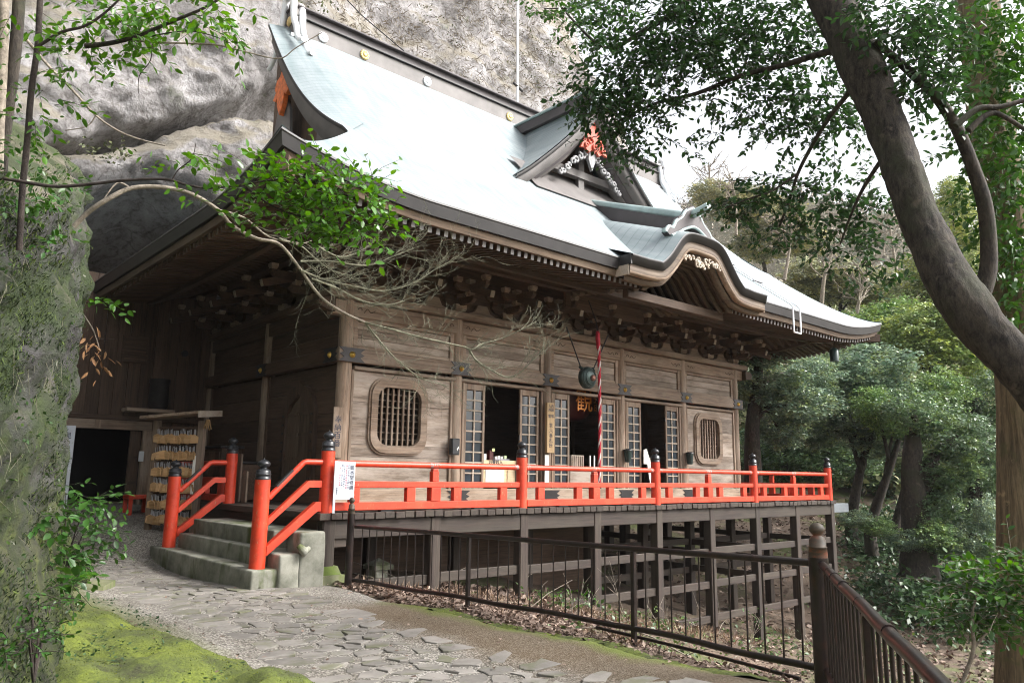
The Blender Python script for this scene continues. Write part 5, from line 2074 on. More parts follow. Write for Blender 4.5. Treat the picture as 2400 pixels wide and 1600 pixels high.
MB().box((8.79, 1.70, .781), (8.93, 1.82, .92), None, .006).build('box_body', M['pale'], sb)

# black letter box and two dark lantern cups on the columns
lb = empty('letter_box', (3.27, 1.6, .83), 'flat black box with a white mark on the column left of the counter', 'box')
MB().box((3.19, 1.575, .83), (3.36, 1.685, 1.115), None, .015).build('box_body', M['black'], lb)
mb = MB(); mb.prism([(0, .0), (.03, .04), (.05, .05), (.045, .02), (.06, .0), (.03, .01), (.02, -.03)], PL((3.285, 1.573, .93), (1, 0, 0), (0, 0, 1)), .002); mb.build('white_mark', M['paper'], lb)
for i, lab in ((3, 'dark green cup-shaped box on the column right of the bell rope'), (4, 'dark green cup-shaped box on the column left of the far window')):
    x = COLX[i] + (.02 if i == 3 else .0)
    q = empty('cup_box', (x, 1.63, .85), lab, 'box', 'dark green boxes on the front columns')
    mb = MB(); mb.lathe([(.062, 0), (.085, .24)], (x, 1.60, .80), 14); mb.build('cup', M['green_box'], q)
    mb = MB(); mb.lathe([(.098, 0), (.098, .025), (.05, .045)], (x, 1.60, 1.041), 14); mb.build('lid', M['black'], q)

# hanging name boards
nb = empty('name_board', (5.62, 1.63, 1.4), 'tall narrow wooden board with brushed black characters between the left and middle doors', 'sign')
MB().box((5.49, 1.60, .93), (5.69, 1.66, 1.90), None, .006).build('board', wood('sign_board', (.30, .20, .10), (.48, .34, .19), 'z', (.5, .37, .2)), nb)
put_text('lettering', '九西\n州国', .074, M['ink'], (5.59, 1.597, 1.79), (1, 0, 0), (0, 0, 1), nb, .95, .001)
put_text('lettering', '霊場', .074, M['ink'], (5.59, 1.597, 1.635), (1, 0, 0), (0, 0, 1), nb, .95, .001)
put_text('lettering', '第\n六\n番\n札\n所', .098, M['ink'], (5.59, 1.597, 1.26), (1, 0, 0), (0, 0, 1), nb, .98, .001)
ps = empty('paper_slip', (5.57, 1.64, .6), 'white paper strip pasted below the name board', 'paper')
MB().box((5.50, 1.668, .36), (5.61, 1.674, .90)).build('slip', M['paper'], ps)
nb2 = empty('name_board', (.98, 1.62, 1.2), 'dark weathered wooden board with faint writing at the hall corner', 'sign')
MB().box((.90, 1.58, .72), (1.06, 1.61, 1.50), None, .006).build('board', M['wood_z'], nb2)
put_text('lettering', '奉\n納\n百\n番', .12, M['ink'], (.98, 1.577, 1.12), (1, 0, 0), (0, 0, 1), nb2, 1.0, .001)

# white notice on the railing
sg = empty('notice_board', (.17, -.13, .1), 'white notice board with blue-black and red writing tied to the railing by the stairs', 'sign')
MB().box((.022, -.150, .165), (.314, -.130, .648), None, .004).build('board', M['white'], sg)
for x in (.022, .282): MB().box((x, -.148, .0), (x + .032, -.132, .164)).build('leg', M['white'], sg)
for x in (.0, ):
    pass
mb = MB()
for lo, hi in (((.022, -.154, .16), (.036, -.1505, .648)), ((.300, -.154, .16), (.314, -.1505, .648))): mb.box(lo, hi)
mb.build('frame_strip', M['whitepaint'], sg)
put_text('lettering', '御\n本\n堂\n修\n繕', .062, M['ink'], (.272, -.1515, .44), (1, 0, 0), (0, 0, 1), sg, 1.02, .001)
cols = ['参拝の皆様へお願い申', '当山本堂の屋根瓦修復', '工事のため御寄進を', '賜りたく宜しくお願い', '申し上げます住職']
for k, (tx, mt) in enumerate(zip(cols, ('inkgrey', 'inkred', 'inkgrey', 'inkgrey', 'inkred'))):
    put_text('lettering', '\n'.join(tx),   .026, M[mt], (.225 - .031 * k, -.1515, .455 - .0), (1, 0, 0), (0, 0, 1), sg, 1.18, .001)
put_text('lettering', '\n'.join('平成吉日'), .022, M['ink'], (.066, -.1515, .27), (1, 0, 0), (0, 0, 1), sg, 1.0, .001)

# white sign by the cave mouth, half hidden by the rock
s2 = empty('path_sign', (-2.62, 2.2, .5), 'white sign with dark writing half hidden behind the mossy rock by the dark doorway', 'sign')
sc = at(141, 1002, 12.2)
ex, ey = Vector((.94, -.34, 0)), Vector((0, 0, 1))
mtx = PL(sc - ex * .19 - ey * .42, ex, ey)
s2.location = sc - Vector((0, 0, 1.2)); WORLD[s2.name] = Vector(s2.location)
mb = MB(); mb.prism([(0, .0), (.38, .0), (.38, .60), (0, .60)], mtx, .02); mb.build('board', M['white'], s2)
mb = MB(); mb.prism([(.33, -.75), (.375, -.75), (.375, -.001), (.33, -.001)], mtx, .02); mb.prism([(0.0, -.75), (.045, -.75), (.045, -.001), (0, -.001)], mtx, .02); mb.build('leg', M['white'], s2)
nrm = ex.cross(ey)
put_text('lettering', '奥\nの\n院', .115, M['ink'], sc + ex * .09 + ey * -.10 + nrm * .022, ex, ey, s2, 1.0, .001)
put_text('lettering', '順\n路', .11, M['ink'], sc - ex * .05 + ey * -.08 + nrm * .022, ex, ey, s2, 1.0, .001)

# ------------------------------------------------------------------ plank wall with the dark cave doorway, left of the hall
bw = empty('plank_lean_to', (-.6, 7.5, -.2), 'shadowed plank wall with a dark doorway between the hall and the rock', 'building')
BY = 7.5
xs = list(np.arange(-3.6, 1.0, .235))
for k, x in enumerate(xs):
    z0 = 1.55 if -1.95 < x + .1 < -.05 else -.35
    z0 = 1.55
    if x + .1 > .02: z0 = -.2
    MB().box((x, BY - .012 * (k % 2), z0), (x + .228, BY + .03, 4.35), None, .004).build('wall_plank', M['dark_z'], bw, Vector((x, BY, 2)))
MB().box((-3.6, BY - .08, 1.46), (.95, BY - .013, 1.549), None, .008).build('lintel', M['dark_x'], bw)
MB().box((-2.2, BY - .06, 1.27), (.0, BY + .02, 1.455), None, .008).build('lintel', M['wood_x'], bw)
for x in (-1.0,): MB().box((x - .05, BY - .075, 1.275), (x + .05, BY - .061, 1.45)).build('block', M['wood_z'], bw)
for x in (-1.68, -.06): MB().box((x - .1, BY - .10, -.4), (x + .1, BY + .02, 1.268), None, .01).build('door_post', M['wood_z'], bw)
MB().box((-3.6, BY - .02, -.4), (-1.79, BY + .03, 1.45)).build('wall_plank', M['dark_z'], bw)
mb = MB(); mb.box((-.36, BY + .05, -.3), (-.16, BY + .1, 1.26)); mb.build('sliding_door', M['dark_z'], bw)
for z in (.2, .7): MB().box((-.33, BY + .03, z), (-.18, BY + .049, z + .06)).build('door_batten', M['dark_x'], bw)
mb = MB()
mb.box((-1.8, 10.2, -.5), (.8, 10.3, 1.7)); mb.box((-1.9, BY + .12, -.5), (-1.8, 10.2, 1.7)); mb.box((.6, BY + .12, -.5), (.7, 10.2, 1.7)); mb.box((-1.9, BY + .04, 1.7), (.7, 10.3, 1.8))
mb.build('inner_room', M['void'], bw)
vent = MB().box((-.70, BY - .06, 2.62), (-.22, BY - .013, 3.16), None, .005).build('vent_louvre', M['dark_x'], bw)
for k in range(6):
    z = 2.67 + .08 * k
    MB().box((-.66, BY - .085, z), (-.26, BY - .061, z + .035), None).build('louvre_slat', M['dark_x'], vent)
mb = MB(); mb.lathe([(.07, 0), (.07, .03)], (0, 0, 0), 12); me = mb.mesh('vent_cap', M['iron']); me.transform(Matrix.Rotation(math.pi / 2, 4, 'X'))
add_obj('vent_cap', me, bw, (.52, BY - .02, 2.92))
jar = empty('wall_drum', (.0, 7.1, 1.75), 'dark round drum mounted high on the plank wall', 'drum')
mb = MB(); mb.lathe([(.17, 0), (.19, .04), (.18, .5), (.2, .54), (.2, .6)], (-.0, 7.2, 1.7), 16); mb.build('drum_body', M['iron'], jar)
sh = empty('wall_shelf', (-.2, 7.3, 1.66), 'wooden shelf under the drum on the plank wall', 'shelf')
MB().box((-.62, 7.0, 1.62), (.28, 7.4, 1.69), None, .005).build('shelf_board', M['wood_x'], sh)
lp = empty('switch_box', (-.22, 7.36, .7), 'small white switch box on the cave door post', 'box')
MB().box((-.22, 7.34, .66), (-.13, 7.39, .86), None, .006).build('box_body', M['whitepaint'], lp)

# dark benches and stacked boards against the side wall
for k, (lo, hi, lab) in enumerate((((.35, 3.75, .02), (.75, 4.55, .62), 'dark cabinet against the side wall behind the far handrail'), ((.42, 4.75, .02), (.8, 5.6, .9), 'taller dark cabinet deeper along the side wall'))):
    e = empty('cabinet', ((lo[0] + hi[0]) / 2, (lo[1] + hi[1]) / 2, lo[2]), lab, 'cabinet')
    MB().box(lo, hi, None, .01).build('cabinet_body', M['dark_y'], e)
    MB().box((lo[0] - .03, lo[1] - .03, hi[2] + .001), (hi[0] + .03, hi[1] + .03, hi[2] + .05), None, .006).build('cabinet_top', M['iron'], e)
    for q in range(3): MB().box((lo[0] - .015, lo[1] + .05 + .25 * q, lo[2] + .08), (lo[0] - .001, lo[1] + .27 + .25 * q, hi[2] - .06), None, .003).build('drawer', M['dark_z'], e)
for k, (y, h, lab) in enumerate(((3.28, .50, 'short pale board leaning behind the far handrail post'), (3.55, .78, 'tall pale board leaning on the dark cabinet'))):
    e = empty('leaning_board', (.32, y, .0), lab, 'board')
    MB().box((.28, y - .07, .005), (.31, y + .09, h), None, .004).build('board', M['wood_z'], e)
# red low bench beyond the rack
rb = empty('red_bench', (-.45, 6.0, -.35), 'small red bench behind the prayer plaques', 'bench')
MB().box((-.75, 5.8, -.02), (-.35, 6.2, .05), None, .006).build('seat', M['red'], rb)
for x in (-.71, -.39):
    for y in (5.84, 6.16): MB().box((x - .03, y - .03, -.45), (x + .03, y + .03, -.021)).build('leg', M['red'], rb)

# ------------------------------------------------------------------ rack of prayer plaques
RA, RB = Vector((-.735, 4.64, 0)), Vector((-.22, 3.98, 0))
rd = (RB - RA).normalized()
rn = Vector((rd.y, -rd.x, 0))                                    # faces the path
if rn.x > 0: rn = -rn
rk = empty('prayer_rack', ((RA + RB) / 2) + Vector((0, 0, -.55)), 'little roofed wooden rack crowded with prayer plaques beside the far handrail', 'rack')
gz = -.58
for p, w in ((RA, .05), (RB, .055)):
    MB().box((-w, -.045, gz - .1), (w, .045, 1.32), Matrix.Translation(p) @ Matrix.Rotation(math.atan2(rd.y, rd.x), 4, 'Z'), .005).build('post', M['wood_z'], rk)
u0 = RA - rd * .10; u1 = RB + rd * .16
for z0, fo in ((1.30, 1),):
    mb = MB()
    a = [u0 + rn * .34 + Vector((0, 0, 1.33)), u1 + rn * .34 + Vector((0, 0, 1.42)), u1 - rn * .22 + Vector((0, 0, 1.44)), u0 - rn * .22 + Vector((0, 0, 1.35))]
    b_ = [p + Vector((0, 0, .045)) for p in a]
    mb.add(a + b_, [(3, 2, 1, 0), (4, 5, 6, 7)] + [(i, (i + 1) % 4, (i + 1) % 4 + 4, i + 4) for i in range(4)])
    mb.build('rack_roof', M['wood_x'], rk)
    mb = MB()
    mb.bar(u1 + rd * .015 + rn * .40 + Vector((0, 0, 1.40)), u1 + rd * .015 - rn * .26 + Vector((0, 0, 1.46)), .03, .10)
    mb.build('barge_board', M['pale'], rk)
rows_z = [1.10, .83, .56, .30, .03, -.22]
for z in rows_z:
    mb = MB(); mb.bar(RA + Vector((0, 0, z + .10)), RB + Vector((0, 0, z + .10)), .025, .03); mb.build('peg_rail', M['dark_x'], rk)
mb = MB(); mb.bar(RA + Vector((0, 0, gz + .25)), RB + Vector((0, 0, gz + .25)), .04, .08); mb.build('low_rail', M['wood_x'], rk)
MB().bar(RA - rn * .06 + Vector((0, 0, -.35)), RA - rn * .06 + Vector((0, 0, 1.28)), .03, .03).build('back_batten', M['dark_z'], rk)
pk = MB()
pk.prism([(-.064, -.105), (.064, -.105), (.064, .0), (0, .035), (-.064, .0)], PL((0, 0, 0), (1, 0, 0), (0, 0, 1)), .012)
plaque_me = pk.mesh('prayer_plaque', wood('plaque_wood', (.33, .17, .06), (.58, .36, .17), 'x', (.62, .42, .22), stain_amt=.5))
sm = MB()
sm.tube([(-.012, .0, .03), (-.018, -.004, .11)], .0042, 5); sm.tube([(.012, .0, .03), (.006, -.004, .115)], .0042, 5)
cord_me = sm.mesh('hanging_cord', plain('grey_cord', (.42, .42, .43), .8))
ang = math.atan2(rd.y, rd.x)
Lr = (RB - RA).length
k = 0
for rz_, z in enumerate(rows_z):
    rname = ('topmost', 'second', 'third', 'fourth', 'fifth', 'lowest')[rz_]
    for layer in range(2):
        nk = 12
        for j in range(nk):
            if random.random() < .06: continue
            p = RA + rd * (.05 + (Lr - .10) * (j + .5 * layer) / nk) + rn * (.035 + .028 * layer) + Vector((0, 0, z - .05 + random.uniform(-.02, .02)))
            e = add_obj('prayer_plaque', plaque_me, None, p)
            e.rotation_euler = (random.uniform(-.15, .15), random.uniform(-.12, .12), ang + random.uniform(-.5, .5) + (math.pi if False else 0))
            tag(e, 'small wooden prayer plaque hanging in the %s row of the rack' % rname, 'plaque', 'prayer plaques hanging on the rack')
            c = bpy.data.objects.new('hanging_cord', cord_me); COL.objects.link(c); c.parent = e
            k += 1
stb = empty('straw_bundle', RB + rd * .05 + Vector((0, 0, 1.2)), 'tuft of straw hanging at the rack roof corner', 'straw')
mb = MB()
for q in range(16):
    p = RB + rd * .10 + rn * random.uniform(-.05, .05) + Vector((0, 0, 1.34))
    mb.tube([p, p + Vector((random.uniform(-.05, .05), random.uniform(-.05, .05), random.uniform(-.2, -.1)))], .008, 4)
mb.build('straw', M['straw'], stb)
wn = empty('rack_notice', RB + rn * .08 + Vector((0, 0, .4)), 'narrow white slip hanging on the right post of the rack', 'paper')
mb = MB(); mb.prism([(0, 0), (.05, 0), (.05, .62), (0, .62)], PL(RB - rd * .07 + rn * .075 + Vector((0, 0, .12)), rd if rn.dot(rd.cross(Vector((0, 0, 1)))) > 0 else -rd, (0, 0, 1)), .006); mb.build('slip', M['paper'], wn)

# ------------------------------------------------------------------ oddments: roof loop, lightning pole, wire, lamp
lo = empty('roof_ladder_hook', (10.32, -1.05, 3.8), 'white metal loop hooked over the right part of the eave', 'hook')
for q in (-.15, .15):
    MB().tube([(10.32 + q, 1.0, 5.78), (10.32 + q, -.2, 4.83), (10.32 + q, -1.02, 4.20), (10.32 + q, -1.08, 4.12), (10.32 + q, -1.08, 3.6)], .02, 7).build('loop_side', M['whitepaint'], lo)
MB().tube([(10.17, -1.08, 3.60), (10.18, -1.08, 3.575), (10.46, -1.08, 3.575), (10.47, -1.08, 3.60)], .02, 7).build('loop_bottom', M['whitepaint'], lo)
for y, z in ((-.2, 4.86), (.5, 5.42)): MB().tube([(10.12, y, z), (10.52, y, z)], .013, 6).build('rung', M['iron'], lo)
pole = empty('lightning_pole', (10.3, 8.0, 9.0), 'thin grey metal pole standing on the cliff above the ridge', 'pole')
MB().tube([(10.3, 8.0, 9.2), (10.27, 8.0, 13.0), (10.2, 8.0, 19.0)], .045, 8).build('pole_shaft', M['whitepaint'], pole)
MB().tube([(10.1, 8.0, 12.9), (10.5, 8.0, 12.75)], .05, 6).build('pole_clamp', M['iron'], pole)
cb = empty('overhead_cable', at(850, 60, 16), 'dark cable slanting down to the roof ridge', 'cable')
MB().tube([at(740, -60, 16), at(830, 35, 16), at(928, 118, 15.5)], .012, 5, False).build('cable', M['iron'], cb)
hb = empty('hanging_lamp', (15.5, 0.4, 3.5), 'small dark green lamp hanging under the far right eave corner', 'lamp')
p = at(1916, 815, 18.5)
mb = MB(); mb.lathe([(.10, -.16), (.11, .12), (.05, .17)], p, 12); mb.build('lamp_body', M['green_box'], hb)
MB().tube([p + Vector((0, 0, .17)), p + Vector((-.1, -.1, .45))], .01, 5).build('lamp_cord', M['iron'], hb)
M['steel'] = plain('blue_grey_steel', (.2, .22, .24), .5, .3)
fl = empty('steel_bracket', (14.3, .9, -.25), 'grey steel box beam poking out at the far right deck corner', 'bracket')
MB().box((13.7, -.02, -.30), (14.5, .2, -.08), None, .01).build('box_beam', M['steel'], fl)
# ------------------------------------------------------------------ leaves
LEAF4 = np.array([(0, 0, 0), (.30, -.25, .05), (.30, .25, .05), (.68, -.21, .03), (.68, .21, .03), (1, 0, -.06), (.5, 0, -.02)])
LEAF4_F = np.array([(0, 1, 6), (0, 6, 2), (1, 3, 6), (2, 6, 4), (3, 5, 6), (4, 6, 5)])
LEAF2 = np.array([(0, 0, 0), (.5, -.30, .05), (1, 0, -.05), (.5, .30, .05)])
LEAF2_F = np.array([(0, 1, 2), (0, 2, 3)])


def norm_rows(a): return a / np.maximum(1e-9, np.linalg.norm(a, axis=1, keepdims=True))


def leaf_arrays(P, D, N, size, tpl=LEAF4, faces=LEAF4_F, width=1.0):
    """Leaves at P pointing along D with upper side N."""
    D = norm_rows(D)
    N = norm_rows(N - D * np.sum(N * D, 1, keepdims=True))
    W = np.cross(N, D)
    n = len(P)
    V = (P[:, None, :] + size[:, None, None] * (D[:, None, :] * tpl[None, :, 0:1] + W[:, None, :] * tpl[None, :, 1:2] * width + N[:, None, :] * tpl[None, :, 2:3]))
    F = (faces[None] + (np.arange(n) * len(tpl))[:, None, None]).reshape(-1, 3)
    return V.reshape(-1, 3), F


def leaf_mesh(name, P, D, N, size, mat, fine=True, origin=None, width=1.0):
    V, F = leaf_arrays(P, D, N, size, *((LEAF4, LEAF4_F) if fine else (LEAF2, LEAF2_F)), width)
    if origin is not None: V = V - np.array(origin)
    return np_mesh(name, V, F, mat, False)


one_leaf = {}


def leaf_parts(P, D, N, size, mat, parent, count, width=1.0):
    """The largest leaves of a crown as parts of their own, sharing one mesh."""
    key = mat.name + str(width)
    if key not in one_leaf:
        t_ = LEAF4.copy(); t_[:, 1] *= width
        one_leaf[key] = np_mesh('leaf', t_, LEAF4_F, mat)
    me = one_leaf[key]
    D = norm_rows(D); N = norm_rows(N - D * np.sum(N * D, 1, keepdims=True)); W = np.cross(N, D)
    base = wloc(parent)
    for i in range(count):
        o = bpy.data.objects.new('leaf', me)
        COL.objects.link(o)
        o.parent = parent
        s = size[i]
        d, w, n_ = D[i] * s, W[i] * s, N[i] * s
        p = P[i] - np.array(base)
        o.matrix_local = Matrix(((d[0], w[0], n_[0], p[0]), (d[1], w[1], n_[1], p[1]), (d[2], w[2], n_[2], p[2]), (0, 0, 0, 1)))


def rdir(n, up=0.0):
    v = rng.normal(0, 1, (n, 3))
    v[:, 2] += up
    return norm_rows(v)


def sprays(clusters, size, droop=.3, per=9, jit=.35):
    """clusters = [(centre, (rx, ry, rz) or r, n)].  Leaves set along little twigs. Returns P, D, N, S and twig lines."""
    Ps, Ds, Ns, Ss, tw = [], [], [], [], []
    for c, r, n in clusters:
        r = np.array([r] * 3 if np.isscalar(r) else r, float)
        k = max(1, n // per)
        cen = rng.normal(0, 1, (k, 3))
        cen = norm_rows(cen) * (rng.uniform(0, 1, (k, 1)) ** .42) * r + np.array(c)
        out = norm_rows((cen - np.array(c)) + rng.normal(0, .5, (k, 3)) * r + 1e-6)
        out[:, 2] = out[:, 2] * .5 - droop * rng.uniform(.2, 1, k)
        out = norm_rows(out)
        L = size * rng.uniform(2.5, 4.5, k)
        for i in range(k):
            u = np.linspace(0, 1, per)[:, None]
            P = cen[i] + out[i] * L[i] * u
            side = norm_rows(np.cross(out[i][None], rdir(1, 1.5)))[0]
            alt = np.where(np.arange(per) % 2 == 0, 1, -1)[:, None]
            D = norm_rows(out[i] * .7 + side * alt * .8 + rng.normal(0, jit, (per, 3)) + np.array([0, 0, -droop * .5]))
            N = norm_rows(np.array([0, 0, 1.0]) + rng.normal(0, .45, (per, 3)))
            Ps.append(P); Ds.append(D); Ns.append(N); Ss.append(size * rng.uniform(.65, 1.2, per))
            tw.append((cen[i], cen[i] + out[i] * L[i]))
    return np.concatenate(Ps), np.concatenate(Ds), np.concatenate(Ns), np.concatenate(Ss), tw


def twig_mb(tw, r=.003, n=3):
    mb = MB()
    for a, b_ in tw: mb.tube([a, (Vector(a) + Vector(b_)) / 2 + Vector((0, 0, .01)), b_], [r, r * .8, r * .5], n, False)
    return mb


def bark(name, a, b_, scale=5, rough=.9, moss=None, axis_scale=(1, 1, .3)):
    m, t, b = new_mat(name)
    v = coords(t, axis_scale, False)
    n = noise_n(t, v, scale, 9, .75, .3)
    r = ramp(t, [(.38, a), (.62, b_)])
    t.links.new(n, r.inputs[0])
    c = r.outputs[0]
    if moss:
        n5 = noise_n(t, coords(t, (1, 1, 1), False), 7, 4, .6)
        r5 = ramp(t, [(.62, (0, 0, 0)), (.7, (.8, .8, .8))])
        t.links.new(n5, r5.inputs[0])
        c = mixc(t, r5.outputs[0], c, tuple(q * 1.7 for q in b_))
        n2 = noise_n(t, coords(t, (1, 1, 1), False), 2.2, 6, .7)
        r2 = ramp(t, [(.5, (0, 0, 0)), (.66, (1, 1, 1))])
        t.links.new(n2, r2.inputs[0])
        c = mixc(t, r2.outputs[0], c, moss)
    t.links.new(c, b.inputs['Base Color'])
    b.inputs['Roughness'].default_value = rough
    bump(t, b, n, .8, .03)
    return m


M['bark_dark'] = bark('dark_grey_bark', (.006, .0045, .0035), (.068, .055, .042), 20, moss=(.030, .032, .015), axis_scale=(1, 1, .45))
M['bark_light'] = bark('light_brown_bark', (.055, .04, .022), (.20, .15, .085), 6, axis_scale=(4, 4, .25), moss=(.085, .085, .03))
M['bark_pale'] = bark('pale_twig_bark', (.16, .135, .105), (.36, .31, .25), 18, axis_scale=(1, 1, 1))
M['bark_green'] = bark('greenish_twig_bark', (.10, .10, .065), (.24, .235, .165), 18, axis_scale=(1, 1, 1))
M['bark_thin'] = bark('thin_dark_stem', (.018, .012, .010), (.06, .045, .038), 12, axis_scale=(1, 1, 1))
M['leaf_bright'] = leafmat('bright_green_leaves', (.060, .175, .016), (.11, .26, .03), .30, .36)
M['leaf_mid'] = leafmat('mid_green_leaves', (.035, .105, .018), (.07, .16, .03), .33, .3)
M['leaf_dark'] = leafmat('dark_glossy_leaves', (.026, .068, .022), (.045, .105, .03), .40, .3, spec=.4)
M['leaf_forest'] = leafmat('forest_leaves', (.6, .6, .6), (1, 1, 1), .40, .22, use_color=True)
M['leaf_litter'] = leafmat('fallen_leaves', (.11, .07, .05), (.32, .24, .19), .7, .05)
M['dry'] = leafmat('dry_curled_leaves', (.34, .18, .08), (.55, .36, .2), .7, .15)
M['grass_dry'] = leafmat('dry_grass', (.22, .15, .10), (.38, .29, .21), .8, .2)


def pxr(r, depth): return r / .98 * depth / 1776.789


def cl_px(lst, depth_default, flat=.8):
    """(px, py, rx, ry, n[, depth]) ellipses of the view -> world leaf clusters."""
    out = []
    for e in lst:
        dpt = e[5] if len(e) > 5 else depth_default
        rx, ry = pxr(e[2], dpt), pxr(e[3], dpt)
        out.append((at(e[0], e[1], dpt), (rx, rx * flat, ry), e[4]))
    return out


# ------------------------------------------------------------------ big leaning tree on the right
tree = empty('leaning_tree', at(2545, 1690, 5.1), 'thick dark trunk leaning in from the right with a ragged evergreen crown', 'tree')
spine = [at(2545, 1700, 5.1), at(2540, 1350, 4.95)] + [at(*q) for q in ((2455, 1020, 4.9), (2352, 855, 5.0), (2285, 780, 5.1), (2215, 690, 5.2), (2158, 600, 5.35), (2112, 505, 5.5), (2083, 425, 5.6), (2050, 330, 5.75), (2015, 225, 5.9), (1962, 100, 6.1), (1900, -20, 6.3), (1830, -150, 6.5), (1760, -280, 6.7))]
rad = [.30, .24] + [pxr(q, d) for q, d in ((74, 4.9), (70, 5.0), (66, 5.1), (62, 5.2), (58, 5.35), (53, 5.5), (51, 5.6), (50, 5.75), (51, 5.9), (50, 6.1), (52, 6.3), (48, 6.5), (42, 6.7))]
sp_ = smooth_poly(spine, 5)
rr = np.interp(np.linspace(0, 1, len(sp_)), np.linspace(0, 1, len(rad)), rad)
mb = MB()
mb.tube([p + Vector((.012 * mnoise.noise(p * 3), .012 * mnoise.noise(p * 3 + Vector((4, 0, 0))), 0)) for p in sp_], [r * (1 + .05 * mnoise.noise(p * 5)) for r, p in zip(rr, sp_)], 22)



def rough_trunk(pts, radii, n, amp, mat, parent, name='trunk', step=.06, freq=4.0):
    """A trunk whose surface is lumpy and ridged rather than a clean tube."""
    P = smooth_poly([Vector(p) for p in pts], 8)
    L = sum((P[i + 1] - P[i]).length for i in range(len(P) - 1))
    m = max(8, min(260, int(L / step)))
    cum = [0]
    for i in range(len(P) - 1): cum.append(cum[-1] + (P[i + 1] - P[i]).length)
    s = np.linspace(0, cum[-1], m)
    A = np.array([tuple(p) for p in P])
    Q = [Vector((np.interp(a, cum, A[:, 0]), np.interp(a, cum, A[:, 1]), np.interp(a, cum, A[:, 2]))) for a in s]
    rr_ = np.interp(np.linspace(0, 1, m), np.linspace(0, 1, len(radii)), radii)
    mb = MB(); mb.tube(Q, list(rr_), n)
    for i in range(m):
        c = Q[i]
        for k in range(n):
            v = Vector(mb.v[i * n + k])
            d = v - c
            q = Vector((v.x * freq, v.y * freq, v.z * freq * .45))
            f = 1 + amp * (mnoise.noise(q * .35) * 1.3 + .6 * mnoise.noise(q) + .45 * (abs(mnoise.noise(q * 2.3)) - .25) + .22 * mnoise.noise(q * 5.0))
            mb.v[i * n + k] = tuple(c + d * f)
    return mb.build(name, mat, parent)


def limb(pts, r0, r1, mat, parent, name='branch', n=9, sub=5):
    P = smooth_poly([Vector(p) for p in pts], sub)
    mb = MB()
    mb.tube(P, list(np.linspace(r0, r1, len(P))), n)
    return mb.build(name, mat, parent)


def pl_px(lst, depth):
    return [at(q[0], q[1], q[2] if len(q) > 2 else depth) for q in lst]


rough_trunk(spine, [r * .86 for r in rad], 56, .2, M['bark_dark'], tree, freq=6.0, step=.05)
limb(pl_px([(2235, 720), (2262, 650), (2271, 590), (2263, 480), (2238, 395), (2200, 300), (2150, 222), (2100, 175), (2050, 130), (2010, 95)], 5.9), pxr(24, 5.3), pxr(7, 5.9), M['bark_dark'], tree)
limb(pl_px([(1965, 115, 6.0), (1900, 120, 6.3), (1800, 150, 6.6), (1700, 175, 6.8), (1600, 215, 7.0), (1500, 240, 7.2), (1400, 290, 7.3)], 6), pxr(9, 6), pxr(3, 7), M['bark_dark'], tree)
limb(pl_px([(1990, 140, 6.0), (1955, 205, 6.2), (1905, 270, 6.4), (1862, 340, 6.6), (1832, 400, 6.7), (1815, 455, 6.8), (1790, 520, 6.9)], 6), pxr(7, 6), pxr(2.5, 7), M['bark_dark'], tree)
limb(pl_px([(2195, 290, 5.2), (2245, 250, 5.2), (2300, 245, 5.2), (2400, 215, 5.2)], 5), pxr(8, 5.2), pxr(5, 5.2), M['bark_dark'], tree)
limb(pl_px([(2225, 300, 5.2), (2270, 262, 5.2), (2310, 270, 5.2), (2400, 330, 5.2)], 5), pxr(8, 5.2), pxr(4, 5.2), M['bark_dark'], tree)
limb(pl_px([(2050, 330, 5.75), (1990, 420, 6.1), (1960, 480, 6.3), (1930, 560, 6.5)], 5), pxr(6, 5.8), pxr(2, 6.5), M['bark_dark'], tree)
limb(pl_px([(1640, -60, 6.8), (1560, 20, 7.0), (1480, 70, 7.2), (1390, 110, 7.3), (1300, 30, 7.3)], 5), pxr(10, 6.8), pxr(2, 7.3), M['bark_dark'], tree)
limb(pl_px([(1830, 400, 6.7), (1770, 440, 6.7), (1710, 460, 6.7), (1660, 480, 6.7)], 5), pxr(3, 6.7), pxr(1.2, 6.7), M['bark_dark'], tree)

